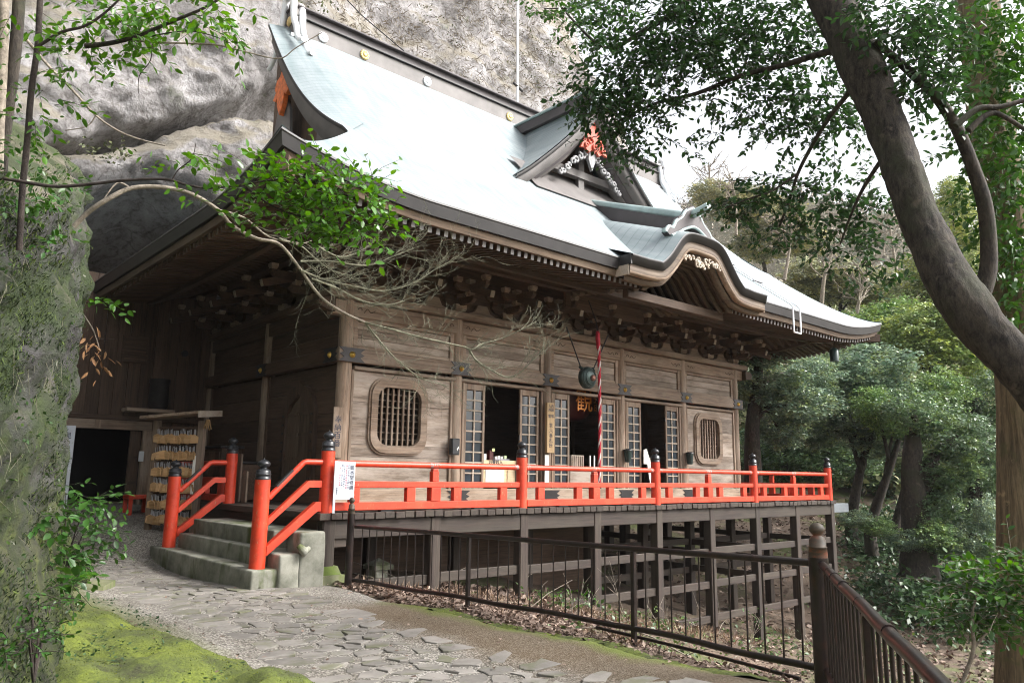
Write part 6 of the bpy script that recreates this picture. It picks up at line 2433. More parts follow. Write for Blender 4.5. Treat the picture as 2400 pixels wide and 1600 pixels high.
CR = [  # upper left canopy
    (1430, 60, 110, 70, 380), (1530, 40, 90, 60, 420), (1630, 50, 95, 65, 460), (1740, 45, 90, 60, 430), (1830, 40, 70, 60, 330), (1480, 130, 90, 60, 420), (1580, 130, 90, 55, 400),
    (1680, 130, 90, 50, 340), (1780, 130, 90, 50, 360), (1870, 130, 60, 60, 240), (1400, 180, 80, 55, 380), (1490, 215, 80, 50, 330), (1390, 270, 75, 55, 330), (1360, 230, 45, 35, 150), (1460, 300, 65, 50, 240),
    (1590, 220, 80, 45, 150), (1690, 215, 80, 45, 240), (1790, 235, 85, 50, 320), (1880, 240, 70, 60, 320), (1940, 290, 60, 45, 220), (1830, 300, 70, 40, 190), (1740, 290, 55, 30, 90), (1445, 365, 35, 25, 80), (1330, 245, 30, 20, 60), (1560, 330, 60, 30, 45), (1650, 300, 40, 25, 40), (1600, 0, 260, 40, 500),
    # hanging lower sprays
    (1700, 460, 60, 35, 170), (1770, 440, 70, 45, 230), (1850, 430, 70, 40, 210), (1660, 490, 35, 25, 60), (1790, 510, 60, 35, 150), (1900, 490, 80, 40, 230), (1990, 500, 65, 45, 210), (1880, 560, 65, 40, 160), (1960, 580, 60, 35, 130), (2040, 580, 40, 40, 90), (2010, 440, 50, 40, 120), (1930, 420, 60, 40, 140), (1980, 640, 40, 35, 70), (1760, 560, 40, 25, 50), (2080, 640, 25, 35, 40),
    # right of the trunk
    (2010, 30, 60, 50, 260, 5.6), (2080, 70, 70, 60, 330, 5.8), (2150, 40, 60, 50, 250, 6.0), (2120, 150, 70, 55, 300, 5.8), (2180, 200, 60, 50, 180, 5.8), (2090, 220, 40, 40, 120, 5.8), (2180, 350, 35, 35, 60, 6)]
CR = [(*q[:4], int(q[4] * 1.15), *q[5:]) for q in CR]
P, D, N, Sz, tw = sprays(cl_px(CR, 6.9), .064, .35, 8)
far = np.argsort((P - CAM) @ FW)
k = 290
leaf_parts(P[far[:k]], D[far[:k]], N[far[:k]], Sz[far[:k]], M['leaf_dark'], tree, k)
rest = far[k:]
cr = add_obj('crown', leaf_mesh('crown', P[rest], D[rest], N[rest], Sz[rest], M['leaf_dark'], True, wloc(tree)), tree)
cr['kind'] = 'stuff'
twig_mb(tw, .0035).build('twigs', M['bark_thin'], tree)

# lighter branch reaching in at the top, further left
tb_ = empty('overhanging_branch', at(1300, -60, 7.6), 'lighter green leafy branch hanging in from the top edge above the cliff', 'branch')
P, D, N, Sz, tw = sprays(cl_px([(1250, 10, 70, 30, 190), (1330, 30, 60, 40, 210), (1400, 20, 50, 35, 170), (1310, 75, 40, 22, 70), (1370, 80, 35, 25, 70)], 7.9), .06, .3, 8)
o = add_obj('leaf_sprays', leaf_mesh('leaf_sprays', P, D, N, Sz, M['leaf_mid'], True, wloc(tb_)), tb_); o['kind'] = 'stuff'
mb = twig_mb(tw, .003); mb.tube(pl_px([(1480, -80), (1400, -10), (1330, 20), (1250, 20)], 7.9), [.02, .015, .01, .005], 6); mb.build('stem', M['bark_thin'], tb_)

# ------------------------------------------------------------------ ivy-clad straight tree at the right edge
t2 = empty('ivy_tree', (4.6, -9.2, -3), 'straight light brown trunk at the right edge, wrapped in ivy higher up', 'tree')
pts = [at(2362, 1750, 7.6), at(2358, 1568, 7.7), at(2354, 1200, 7.9), at(2346, 900, 8.1), at(2316, 560, 8.3), at(2272, 250, 8.6), at(2242, -20, 8.9), at(2220, -250, 9.3)]
rd_ = [pxr(q, 8.2) for q in (62, 56, 52, 50, 50, 48, 46, 40)]
rough_trunk(pts, rd_, 40, .10, M['bark_light'], t2, freq=5.0, step=.09)
IV = [(2250, 30, 70, 60, 260), (2270, 130, 75, 60, 300), (2285, 230, 80, 60, 330), (2295, 330, 80, 60, 330), (2300, 420, 85, 60, 330), (2310, 510, 80, 60, 300), (2322, 600, 70, 55, 250), (2330, 690, 60, 55, 200), (2340, 780, 45, 50, 120),
      (2330, 60, 60, 70, 330), (2340, 200, 55, 80, 330), (2345, 380, 45, 80, 260), (2348, 560, 40, 80, 200), (2200, 420, 30, 30, 50), (2205, 60, 40, 40, 80)]
IV = [(*q[:4], int(q[4] * 1.25), *q[5:]) for q in IV]
P, D, N, Sz, tw = sprays(cl_px(IV, 7.75, .9), .082, .5, 7)
k = 250
far = np.argsort((P - CAM) @ FW)
leaf_parts(P[far[:k]], D[far[:k]], N[far[:k]], Sz[far[:k]], M['leaf_mid'], t2, k)
o = add_obj('ivy', leaf_mesh('ivy', P[far[k:]], D[far[k:]], N[far[k:]], Sz[far[k:]], M['leaf_mid'], True, wloc(t2)), t2); o['kind'] = 'stuff'
limb(pl_px([(2300, 300), (2285, 240), (2260, 215), (2230, 270)], 7.7), .03, .012, M['bark_light'], t2)

# ------------------------------------------------------------------ shrub low at the right edge
s3 = empty('glossy_shrub', (at(2215, 1600, 4.6).x, at(2215, 1600, 4.6).y, -2.0), 'glossy green shrub at the bottom right beyond the fence', 'shrub')
P, D, N, Sz, tw = sprays(cl_px([(2290, 1300, 75, 24, 260), (2340, 1330, 60, 30, 240), (2210, 1345, 60, 20, 150), (2280, 1380, 90, 26, 320), (2190, 1405, 55, 20, 150), (2330, 1410, 50, 28, 220), (2250, 1440, 60, 22, 160), (2330, 1280, 40, 18, 120)], 4.7, .9), .054, .12, 7, .3)
leaf_parts(P, D, N, Sz, M['leaf_bright'], s3, min(290, len(P)))
if len(P) > 290:
    o = add_obj('foliage', leaf_mesh('foliage', P[290:], D[290:], N[290:], Sz[290:], M['leaf_mid'], True, wloc(s3)), s3); o['kind'] = 'stuff'
mb = twig_mb(tw, .003)
mb.tube(smooth_poly(pl_px([(2185, 1640), (2215, 1555), (2236, 1490), (2232, 1420), (2245, 1360)], 4.6)), [.012] * 11 + [.011] * 5 + [.006] * 5, 7)
mb.tube(smooth_poly(pl_px([(2236, 1490), (2275, 1440), (2320, 1380)], 4.6)), .006, 6)
mb.build('stems', M['bark_pale'], s3)

# ------------------------------------------------------------------ left foreground: slim tree, leafy branches
ltree = empty('slim_tree', at(40, 900, 3.4), 'slim dark stemmed tree at the upper left with drooping leafy boughs', 'tree')
limb(pl_px([(95, -60), (90, 40), (86, 110), (72, 210), (62, 330), (52, 430), (47, 520), (44, 575)], 3.3), pxr(6.5, 3.3), pxr(7, 3.3), M['bark_thin'], ltree, 'trunk')
limb(pl_px([(86, 108), (140, 75), (190, 62), (228, 40), (265, 8), (300, -30)], 3.2), pxr(4, 3.2), pxr(2, 3.2), M['bark_thin'], ltree)
limb(pl_px([(196, 106), (250, 100), (310, 85), (400, 48), (470, 18), (540, -25)], 3.3), pxr(6, 3.3), pxr(2.5, 3.3), M['bark_dark'], ltree)
limb(pl_px([(300, 92), (360, 98), (430, 100), (500, 104), (560, 118), (640, 135), (680, 110), (740, 75)], 3.4), pxr(2.5, 3.4), pxr(1, 3.4), M['bark_pale'], ltree)
limb(pl_px([(340, 85), (420, 72), (480, 80), (530, 100)], 3.3), pxr(1.6, 3.4), pxr(.8, 3.4), M['bark_dark'], ltree)
limb(pl_px([(350, 100), (345, 140), (320, 175), (318, 215)], 3.35), pxr(1.3, 3.3), pxr(.7, 3.3), M['bark_thin'], ltree)
P, D, N, Sz, tw = sprays(cl_px([(230, 20, 70, 30, 110), (310, 30, 60, 30, 110), (390, 30, 55, 28, 100), (450, 40, 50, 32, 90), (500, 25, 35, 32, 60), (530, 85, 22, 22, 26), (300, 90, 60, 28, 70), (210, 110, 45, 26, 45), (170, 150, 40, 26, 45), (140, 100, 40, 30, 40),
                                 (110, 190, 35, 30, 34), (130, 240, 30, 24, 26), (70, 250, 40, 30, 34), (60, 40, 50, 50, 30), (250, 140, 24, 18, 16), (180, 30, 40, 30, 40)], 3.3, .8), .044, .55, 7, .3)
leaf_parts(P, D, N, Sz, M['leaf_bright'], ltree, min(290, len(P)), .85)
o = add_obj('crown', leaf_mesh('crown', P[290:], D[290:], N[290:], Sz[290:], M['leaf_bright'], True, wloc(ltree), .85), ltree); o['kind'] = 'stuff'
twig_mb(tw, .0014).build('twigs', M['bark_thin'], ltree)

gt = empty('grey_twin_trunk', at(10, 900, 4.6), 'pair of smooth grey stems at the far left edge', 'tree')
limb(pl_px([(10, -60), (8, 80), (4, 180), (-4, 330), (-10, 600)], 3.7), pxr(10, 3.7), pxr(12, 3.7), M['bark_pale'], gt, 'stem')
limb(pl_px([(46, -60), (40, 60), (28, 180), (12, 300), (2, 420), (-5, 640)], 3.75), pxr(13, 3.75), pxr(12, 3.75), M['bark_dark'], gt, 'stem')
P, D, N, Sz, tw = sprays(cl_px([(50, 380, 60, 60, 90), (30, 470, 50, 50, 70), (100, 420, 60, 50, 80), (140, 480, 50, 45, 60), (60, 300, 40, 40, 50), (90, 560, 45, 40, 50), (20, 160, 40, 60, 40)], 3.6, .7), .036, .4, 7)
o = add_obj('crown', leaf_mesh('crown', P, D, N, Sz, M['leaf_mid'], True, wloc(gt)), gt); o['kind'] = 'stuff'
li = empty('hanging_vine', at(140, 170, 6.5), 'bare grey vine slanting across the rock at the upper left', 'vine')
limb(pl_px([(60, 90), (110, 150), (160, 200), (220, 265), (270, 300), (320, 320), (380, 335)], 6.5), pxr(3.5, 6.5), pxr(1.5, 6.5), M['bark_pale'], li, 'stem')
limb(pl_px([(220, 265), (200, 290), (150, 300)], 6.5), pxr(1.5, 6.5), pxr(1, 6.5), M['bark_pale'], li, 'stem')

# evergreen bough with the bright leaf cluster in front of the eave
eb = empty('evergreen_bough', at(20, 410, 3.1), 'bright green leafy bough crossing in front of the dark eave', 'branch')
limb(pl_px([(-30, 408), (20, 412), (120, 428), (200, 424), (290, 414), (380, 412), (430, 425), (480, 432), (560, 424), (640, 412), (720, 420), (800, 440)], 3.2), pxr(4.5, 3.2), pxr(1.5, 3.2), M['bark_thin'], eb)
limb(pl_px([(395, 414), (410, 390), (440, 365), (450, 330)], 3.2), pxr(1.6, 3.2), pxr(.8, 3.2), M['bark_thin'], eb)
limb(pl_px([(560, 424), (620, 470), (700, 500), (800, 515), (860, 520)], 3.2), pxr(2.5, 3.2), pxr(1, 3.2), M['bark_thin'], eb)
P, D, N, Sz, tw = sprays(cl_px([(620, 415, 50, 34, 90), (680, 395, 55, 32, 110), (740, 420, 60, 38, 140), (800, 410, 55, 40, 130), (850, 450, 45, 38, 110), (620, 465, 50, 36, 100), (690, 475, 60, 38, 150), (770, 480, 60, 38, 150), (840, 510, 45, 35, 100), (730, 525, 55, 24, 80), (660, 520, 40, 22, 50), (800, 545, 40, 22, 50), (885, 520, 22, 24, 30),
                                 (430, 345, 40, 18, 22), (400, 370, 25, 14, 12), (460, 385, 34, 20, 22), (500, 440, 40, 20, 40), (560, 450, 36, 24, 40), (480, 470, 20, 14, 12), (560, 410, 26, 18, 20)], 3.2, .7), .040, .05, 6, .35)
far = np.argsort((P - CAM) @ FW)
leaf_parts(P[far], D[far], N[far], Sz[far], M['leaf_bright'], eb, 290, 1.05)
o = add_obj('crown', leaf_mesh('crown', P[far[290:]], D[far[290:]], N[far[290:]], Sz[far[290:]], M['leaf_bright'], True, wloc(eb), 1.05), eb); o['kind'] = 'stuff'
twig_mb(tw, .0015).build('twigs', M['bark_thin'], eb)

# ------------------------------------------------------------------ bare maple branch in front of the wall
bb = empty('bare_branch', at(190, 500, 3.2), 'leafless pale branch with fine twigs hanging in front of the hall wall', 'branch')
main = [(170, 520, 3.2), (200, 490, 3.2), (240, 462, 3.2), (300, 433, 3.25), (370, 430, 3.3), (440, 446, 3.35), (500, 482, 3.4), (535, 520, 3.45), (590, 548, 3.5), (640, 560, 3.55), (680, 605, 3.6), (735, 680, 3.7), (790, 718, 3.8), (838, 740, 3.85)]
limb(pl_px(main, 3.3), pxr(6, 3.2), pxr(3, 3.8), M['bark_pale'], bb)
subs = [
    [(838, 740, 3.85), (900, 756, 3.9), (970, 775, 4.0), (1060, 795, 4.1), (1085, 802, 4.1), (1105, 790, 4.15), (1150, 778, 4.2), (1190, 760, 4.2), (1232, 738, 4.25)],
    [(838, 740, 3.85), (860, 768, 3.9), (900, 815, 3.9), (940, 850, 4.0), (975, 872, 4.0), (1030, 886, 4.1)],
    [(1078, 802, 4.1), (1095, 828, 4.1), (1130, 850, 4.15), (1165, 866, 4.2), (1195, 855, 4.2), (1220, 830, 4.2), (1250, 800, 4.2)],
    [(300, 433, 3.25), (270, 420, 3.25), (240, 455, 3.2)],
    [(500, 482, 3.4), (560, 500, 3.45), (620, 545, 3.5), (690, 558, 3.55), (716, 552, 3.6)],
    [(640, 548, 3.5), (690, 565, 3.6), (720, 590, 3.65), (760, 620, 3.7), (800, 632, 3.75)],
    [(690, 620, 3.6), (740, 640, 3.7), (800, 655, 3.75), (880, 668, 3.85), (950, 650, 3.9), (1000, 618, 3.95), (1035, 600, 4.0)],
    [(716, 640, 3.6), (770, 660, 3.7), (830, 690, 3.8), (890, 700, 3.85), (930, 690, 3.9)],
    [(690, 600, 3.6), (760, 600, 3.7), (840, 610, 3.8), (900, 590, 3.85), (950, 570, 3.9)],
    [(720, 560, 3.6), (780, 590, 3.7), (830, 575, 3.75), (870, 545, 3.8)]]
lines = [main] + subs
for sb_ in subs:
    limb(pl_px(sb_, 3.6), pxr(2.6, 3.6), pxr(1.0, 4.0), M['bark_green'] if sb_[0][0] > 600 else M['bark_pale'], bb)
mb = MB()
tr = random.Random(5)


def twiglet(p, d, L, r, depth=0):
    pts = [p]
    q, dd = p.copy(), d.copy()
    n = 4
    for i in range(n):
        dd = (dd + Vector((tr.uniform(-.3, .3), tr.uniform(-.3, .3), tr.uniform(-.2, .28)))).normalized()
        q = q + dd * (L / n)
        pts.append(q.copy())
        if depth < 2 and tr.random() < .75:
            sd = (dd + Vector((tr.uniform(-1, 1), tr.uniform(-1, 1), tr.uniform(-.7, .9))) * .8).normalized()
            twiglet(q.copy(), sd, L * tr.uniform(.3, .6), r * .75, depth + 1)
    mb.tube(pts, [r * (1 - .12 * i) for i in range(n + 1)], 4, False)


right_dir = Vector(RT)
for li_, (ln, dens) in enumerate(zip(lines, [.35, 2.2, 2.4, 2.2, .3, 1.0, 1.4, 3.4, 3.4, 2.6, 2.2])):
    pp = smooth_poly(pl_px(ln, 3.6), 8)
    for i in range(len(pp) - 1):
        if li_ == 0 and i < len(pp) * .6: continue
        if tr.random() < dens * .33:
            d = (pp[i + 1] - pp[i]).normalized()
            sd = (d + Vector((tr.uniform(-1, 1), tr.uniform(-.6, .6), tr.uniform(-.9, 1.0))) * .8).normalized()
            twiglet(pp[i], sd, tr.uniform(.07, .24), tr.uniform(.0009, .0016))
mb.build('twigs', M['bark_green'], bb)

# tip with withered leaves and a green spray on the rock edge
wv = empty('withered_sprig', at(195, 740, 9.3), 'sprig of withered brown curled leaves on the edge of the mossy rock', 'sprig')
P, D, N, Sz, tw = sprays(cl_px([(185, 770, 14, 12, 10), (205, 800, 14, 16, 14), (225, 745, 8, 22, 8), (218, 790, 8, 14, 8)], 9.2, .6), .12, 1.2, 4)
o = add_obj('dry_leaves', leaf_mesh('dry_leaves', P, D, N, Sz, M['dry'], True, wloc(wv), .6), wv); o['kind'] = 'stuff'
limb(pl_px([(165, 680), (190, 720), (215, 760), (228, 800)], 9.2), .012, .006, M['bark_pale'], wv, 'stem')
limb(pl_px([(215, 770), (240, 780), (268, 778)], 9.2), .005, .003, M['bark_thin'], wv, 'stem')
gs = empty('green_sprig', at(200, 690, 9.3), 'small fresh green sprig poking out from the rock edge', 'sprig')
P, D, N, Sz, tw = sprays(cl_px([(195, 690, 16, 9, 22), (225, 692, 16, 8, 22), (255, 698, 10, 6, 12)], 9.2, .6), .10, .2, 6)
leaf_parts(P, D, N, Sz, M['leaf_bright'], gs, len(P))
limb(pl_px([(165, 690), (200, 695), (260, 700)], 9.2), .006, .003, M['bark_thin'], gs, 'stem')

# ------------------------------------------------------------------ plants clinging to the mossy rock
from mathutils.bvhtree import BVHTree
dg = bpy.context.evaluated_depsgraph_get()
bvh_b = BVHTree.FromObject(buttress, dg)


def rock_hit(px, py):
    d = at(px, py, 1.0) - Vector(CAM)
    h = bvh_b.ray_cast(Vector(CAM), d.normalized())
    return (h[0], h[1]) if h[0] is not None else (None, None)


pr_ = random.Random(9)
_me = buttress.data
_pc = [(p.center.copy(), p.normal.copy(), p.area) for p in _me.polygons if p.center.x > -5.6 and -7.2 < p.center.y < 4 and p.center.z > -1.1]
_cw = np.cumsum([q[2] for q in _pc])


def face_hit():
    c, n_, a = _pc[int(np.searchsorted(_cw, pr_.uniform(0, _cw[-1])))]
    r_ = math.sqrt(a) * .5
    return c + Vector((pr_.uniform(-r_, r_), pr_.uniform(-r_, r_), pr_.uniform(-r_, r_))), n_


Ps, Ds, Ns, Ss = [], [], [], []
cnt = 0
while cnt < 9500:
    px, py = pr_.uniform(-40, 240), pr_.uniform(380, 1568)
    # bushier at the foot and along the upper left
    w = .35 + .65 * (py > 1080) * (px > 40) + .3 * (py < 640)
    if pr_.random() > w: cnt += 1; continue
    h, nn = rock_hit(px, py) if cnt % 3 else face_hit()
    cnt += 1
    if h is None or mnoise.noise(h * 1.9) < .02: continue
    for _ in range(3):
        Ps.append(np.array(h + nn * pr_.uniform(.0, .07) + Vector((pr_.gauss(0, .03), pr_.gauss(0, .03), pr_.gauss(0, .03)))))
        d = Vector((pr_.gauss(0, .6), pr_.gauss(0, .6), pr_.gauss(-.3, .5))) + nn * .5
        Ds.append(np.array(d)); Ns.append(np.array(nn + Vector((0, 0, .8)) + Vector((pr_.gauss(0, .3), pr_.gauss(0, .3), 0))))
        Ss.append(pr_.uniform(.010, .036))
iv = add_obj('creeper', leaf_mesh('creeper', np.array(Ps), np.array(Ds), np.array(Ns), np.array(Ss), M['leaf_mid'], False))
iv.data.materials[0] = leafmat('creeper_leaves', (.03, .075, .016), (.075, .13, .03), .35, .25)
tag(iv, 'small leaved creeper scattered over the mossy rock face', 'creeper', kind='stuff')
# shaggy moss and withered tufts hanging all over the face
Ps, Ds, Ns, Ss = [], [], [], []
for q_ in range(34000):
    px, py = pr_.uniform(-60, 240), pr_.uniform(400, 1568)
    h, nn = rock_hit(px, py) if q_ < 16000 else face_hit()
    if h is None or mnoise.noise(Vector((h.x * 3.1, h.y * 3.1, h.z * 1.1))) < -.1: continue
    for _ in range(3):
        Ps.append(np.array(h + nn * pr_.uniform(0, .015) + Vector((pr_.gauss(0, .015), pr_.gauss(0, .015), pr_.gauss(0, .02)))))
        Ds.append(np.array(nn * pr_.uniform(.2, .9) + Vector((pr_.gauss(0, .35), pr_.gauss(0, .35), -pr_.uniform(.1, 1.1))))); Ns.append(np.array(nn + Vector((pr_.gauss(0, .5), pr_.gauss(0, .5), pr_.gauss(0, .5))))); Ss.append(pr_.uniform(.014, .045))
sm_ = add_obj('shaggy_moss', leaf_mesh('shaggy_moss', np.array(Ps), np.array(Ds), np.array(Ns), np.array(Ss), leafmat('shaggy_moss_blades', (.014, .028, .006), (.08, .115, .02), .9, .2), False, None, .4))
tag(sm_, 'shaggy green and brown moss hanging over the rock face', 'moss', kind='stuff')
# hair-like moss and hanging roots
mb = MB()
for _ in range(170):
    px, py = pr_.uniform(-30, 150), pr_.uniform(480, 1500)
    h, nn = rock_hit(px, py)
    if h is None: continue
    p = h + nn * .015
    mb.tube([p, p + Vector((pr_.gauss(0, .02), pr_.gauss(0, .02), -.08)) + nn * .015, p + Vector((pr_.gauss(0, .04), pr_.gauss(0, .04), -pr_.uniform(.14, .3)))], [.0024, .002, .0008], 3, False)
rt = mb.build('hanging_roots', M['bark_green']); tag(rt, 'thin roots trailing down the mossy rock face', 'roots', kind='stuff')


# shiny-leaved bushes at the foot of the rock
def bush(name, lab, cl, depth, size, mat, cat='bush', stems=True, parts=200, group=None, width=1.0, droop=.25):
    c = cl_px(cl, depth, .8)
    fixed = []
    for (p_, r_, n_), q_ in zip(c, cl):
        h, nn = rock_hit(q_[0], q_[1])
        if h is not None and (h - Vector(CAM)).dot(Vector(FW)) < depth + .3:
            dd = (h - Vector(CAM)).dot(Vector(FW)) - .10
            k_ = dd / depth
            p_ = at(q_[0], q_[1], dd)
            r_ = tuple(v * k_ for v in r_)
        fixed.append((p_, r_, n_))
    c = fixed
    base = min((q[0] for q in c), key=lambda v: v.z)
    e = empty(name, base, lab, cat, group)
    P, D, N, Sz, tw = sprays(c, size, droop, 7)
    k = min(parts, len(P))
    leaf_parts(P, D, N, Sz, mat, e, k, width)
    if len(P) > k:
        o = add_obj('foliage', leaf_mesh('foliage', P[k:], D[k:], N[k:], Sz[k:], mat, True, wloc(e), width), e); o['kind'] = 'stuff'
    mb = twig_mb(tw, .003)
    for q in c:
        mb.tube([Vector(base) + Vector((0, 0, -.25)), (Vector(base) + Vector(q[0])) / 2, q[0]], [.008, .006, .003], 5, False)
    mb.build('stems', M['bark_thin'], e)
    return e


bush('glossy_bush', 'dark glossy bush growing from the foot of the mossy rock beside the doorway path', [(150, 1130, 50, 30, 90), (200, 1160, 50, 30, 110), (120, 1190, 45, 40, 110), (180, 1220, 55, 30, 120), (240, 1165, 40, 20, 60), (150, 1270, 50, 30, 100), (110, 1310, 50, 40, 110), (200, 1270, 35, 25, 60)], 7.6, .085, M['leaf_mid'])
bush('low_bush', 'small leafy bush at the bottom of the mossy rock above the moss mound', [(60, 1390, 50, 40, 120), (130, 1370, 40, 30, 90), (40, 1480, 50, 40, 120), (90, 1450, 40, 24, 70)], 6.2, .036, M['leaf_mid'])


def fern(px, py, depth, n, L, lab):
    base = at(px, py, depth)
    e = empty('fern', base, lab, 'fern', 'ferns at the foot of the mossy rock')
    for k in range(n):
        a = random.uniform(-2.6, .6)
        d = Vector((math.cos(a), math.sin(a), .75)).normalized()
        pts, p = [], Vector(base)
        dd = d.copy()
        for i in range(9):
            pts.append(p.copy()); p = p + dd * L / 8; dd = (dd + Vector((0, 0, -.16))).normalized()
        P, D, N, Ss_ = [], [], [], []
        for i in range(1, 9):
            w = math.sin(min(1, i / 8.5) * math.pi * .9 + .25)
            t_ = (pts[min(i + 1, 8)] - pts[i - 1]).normalized(); sd = t_.cross(Vector((0, 0, 1))).normalized()
            for s in (-1, 1):
                for f in (0, .5):
                    P.append(np.array(pts[i] - t_ * L / 8 * f)); D.append(np.array(sd * s + t_ * .35 + Vector((0, 0, -.15)))); N.append(np.array((0, 0, 1.0))); Ss_.append(L * .26 * w)
        V, F = leaf_arrays(np.array(P), np.array(D), np.array(N), np.array(Ss_), LEAF2, LEAF2_F, .55)
        me = np_mesh('frond', V - np.array(base), F, M['leaf_bright'])
        add_obj('frond', me, e)


fern(150, 1335, 7.2, 7, .34, 'bright green fern beside the withered leaves at the rock foot')
fern(105, 1440, 6.3, 6, .26, 'fern lowest on the rock just above the moss mound')
fern(70, 1290, 6.8, 6, .30, 'fern higher up among the creeper on the rock')

# loose mossy slab and moss mounds on the ground
sl = empty('mossy_slab', (-2.75, .2, -.86), 'mossy stone slab lying at the foot of the rock by the path', 'stone')
mb = MB()
c0 = at(200, 1345, 8.55)
poly = [(-.32, -.22), (.10, -.30), (.33, .10), (.22, .30), (-.30, .25)]
vs = [c0 + Vector((x, y, -.30)) for x, y in poly] + [c0 + Vector((x * .96, y * .96, .02 + .03 * x)) for x, y in poly]
mb.add(vs, [(4, 3, 2, 1, 0), (5, 6, 7, 8, 9)] + [(i, (i + 1) % 5, (i + 1) % 5 + 5, i + 5) for i in range(5)])
sl.location = (c0.x, c0.y, -.86); WORLD[sl.name] = Vector(sl.location)
mb.build('slab', M['moss_stone'], sl)


def moss_material():
    m, t, b = new_mat('moss_cushion')
    v = coords(t, (1, 1, 1), False)
    n = noise_n(t, v, 2.6, 9, .78)
    r = ramp(t, [(.34, (.035, .036, .016)), (.46, (.075, .095, .02)), (.58, (.125, .155, .022)), (.75, (.18, .21, .03))])
    t.links.new(n, r.inputs[0])
    n2 = noise_n(t, v, 60, 5, .7)
    r2 = ramp(t, [(.3, (.6, .6, .6)), (.7, (1.25, 1.25, 1.2))])
    t.links.new(n2, r2.inputs[0])
    t.links.new(mixc(t, 1, r.outputs[0], r2.outputs[0], 'MULTIPLY'), b.inputs['Base Color'])
    b.inputs['Roughness'].default_value = 1
    bump(t, b, n2, .8, .015)
    return m


M['moss'] = moss_material()


def moss_sheet(name, lab, outline, h, step=.05):
    """A cushion of moss over the ground inside an outline."""
    xs = [p[0] for p in outline]; ys = [p[1] for p in outline]
    X, Y = np.meshgrid(np.arange(min(xs), max(xs) + step, step), np.arange(min(ys), max(ys) + step, step))
    Z = G_arr(X, Y)
    O = np.array(outline)
    keep = np.zeros(X.shape, bool)
    hh = np.zeros(X.shape)
    for i in range(X.shape[0]):
        for j in range(X.shape[1]):
            x, y = X[i, j], Y[i, j]
            ins, dm = False, 9
            for k in range(len(O)):
                a, b_ = O[k], O[(k + 1) % len(O)]
                if (a[1] > y) != (b_[1] > y) and x < (b_[0] - a[0]) * (y - a[1]) / (b_[1] - a[1]) + a[0]: ins = not ins
                ab = b_ - a
                tt = cl(((x - a[0]) * ab[0] + (y - a[1]) * ab[1]) / (ab @ ab + 1e-9), 0, 1)
                dm = min(dm, math.hypot(x - a[0] - ab[0] * tt, y - a[1] - ab[1] * tt))
            s = dm if ins else -dm
            s += .10 * fbm(x * 2.6, y * 2.6, 1, 3)
            keep[i, j] = s > -.06
            hh[i, j] = h * sstep(-.02, .34, s) * (1 + .8 * fbm(x * 2, y * 2, 8, 3)) + .026 * fbm(x * 6, y * 6, 4, 3) - .02 * (s < .0)
    V = np.stack([X, Y, Z + hh + .012], -1).reshape(-1, 3)
    idx = np.arange(X.size).reshape(X.shape)
    F = [(idx[i, j], idx[i, j + 1], idx[i + 1, j + 1], idx[i + 1, j]) for i in range(X.shape[0] - 1) for j in range(X.shape[1] - 1) if keep[i, j] and keep[i, j + 1] and keep[i + 1, j] and keep[i + 1, j + 1]]
    o = add_obj(name, np_mesh(name, V, np.array(F), M['moss'], True))
    tag(o, lab, 'moss', kind='stuff')
    return o


moss_sheet('moss', 'bright yellow green moss cushion in the lower left foreground', [(-3.9, -6.2), (-2.35, -6.1), (-2.1, -5.0), (-2.12, -4.35), (-2.42, -3.6), (-2.48, -2.9), (-2.74, -2.1), (-2.92, -1.4), (-3.1, -1.1), (-3.4, -1.0), (-3.9, -3)], .10)
moss_sheet('moss', 'strip of green moss along the path edge by the fence', [(-.22, -6.2), (-.03, -5.4), (.02, -4.2), (.0, -2.9), (-.05, -2.2), (.10, -2.2), (.18, -3.5), (.2, -4.6), (.08, -5.9), (-.1, -6.5)], .015, .06)


def moss_fuzz(n=16000):
    o = [q for q in bpy.data.objects if q.name.startswith('moss') and q.get('kind') == 'stuff'][0]
    me = o.data
    co = np.empty(len(me.vertices) * 3, dtype=np.float32); me.vertices.foreach_get('co', co); co = co.reshape(-1, 3)
    fv = np.array([p.vertices[:] for p in me.polygons])
    f = rng.integers(0, len(fv), n)
    w = rng.dirichlet((1, 1, 1, 1), n)
    P = (co[fv[f]] * w[:, :, None]).sum(1)
    keep = np.array([mnoise.noise((p[0] * 3, p[1] * 3, 1.0)) > -.35 for p in P])
    P = P[keep]; k = len(P)
    D = rng.normal(0, .6, (k, 3)); D[:, 2] = rng.uniform(.3, 1, k)
    N = rng.normal(0, 1, (k, 3))
    q = add_obj('moss_blades', leaf_mesh('moss_blades', P - np.array([0, 0, .004]), D, N, rng.uniform(.006, .015, k), leafmat('moss_blades_green', (.09, .115, .02), (.21, .24, .035), .9, .4), False, None, .7))
    tag(q, 'fine upright blades covering the moss cushion', 'moss', kind='stuff')
    # low dark green ground cover between the moss and the rock
    P, D, N, Ss_ = [], [], [], []
    for _ in range(1500):
        x, y = random.uniform(-3.7, -2.6), random.uniform(-5.6, -.8)
        if mnoise.noise((x * 2.2, y * 2.2, 4)) < .0 and x > -3.1: continue
        z = G(x, y) + .05
        for _ in range(2):
            P.append((x + random.gauss(0, .02), y + random.gauss(0, .02), z + random.uniform(0, .06))); D.append((random.gauss(0, 1), random.gauss(0, 1), random.uniform(0, .5))); N.append((random.gauss(0, .4), random.gauss(0, .4), 1)); Ss_.append(random.uniform(.018, .04))
    q = add_obj('ground_cover', leaf_mesh('ground_cover', np.array(P), np.array(D), np.array(N), np.array(Ss_), leafmat('ground_cover_leaves', (.025, .06, .022), (.06, .11, .04), .4, .2), False))
    tag(q, 'dark small leaved ground cover beside the moss at the lower left', 'plants', kind='stuff')


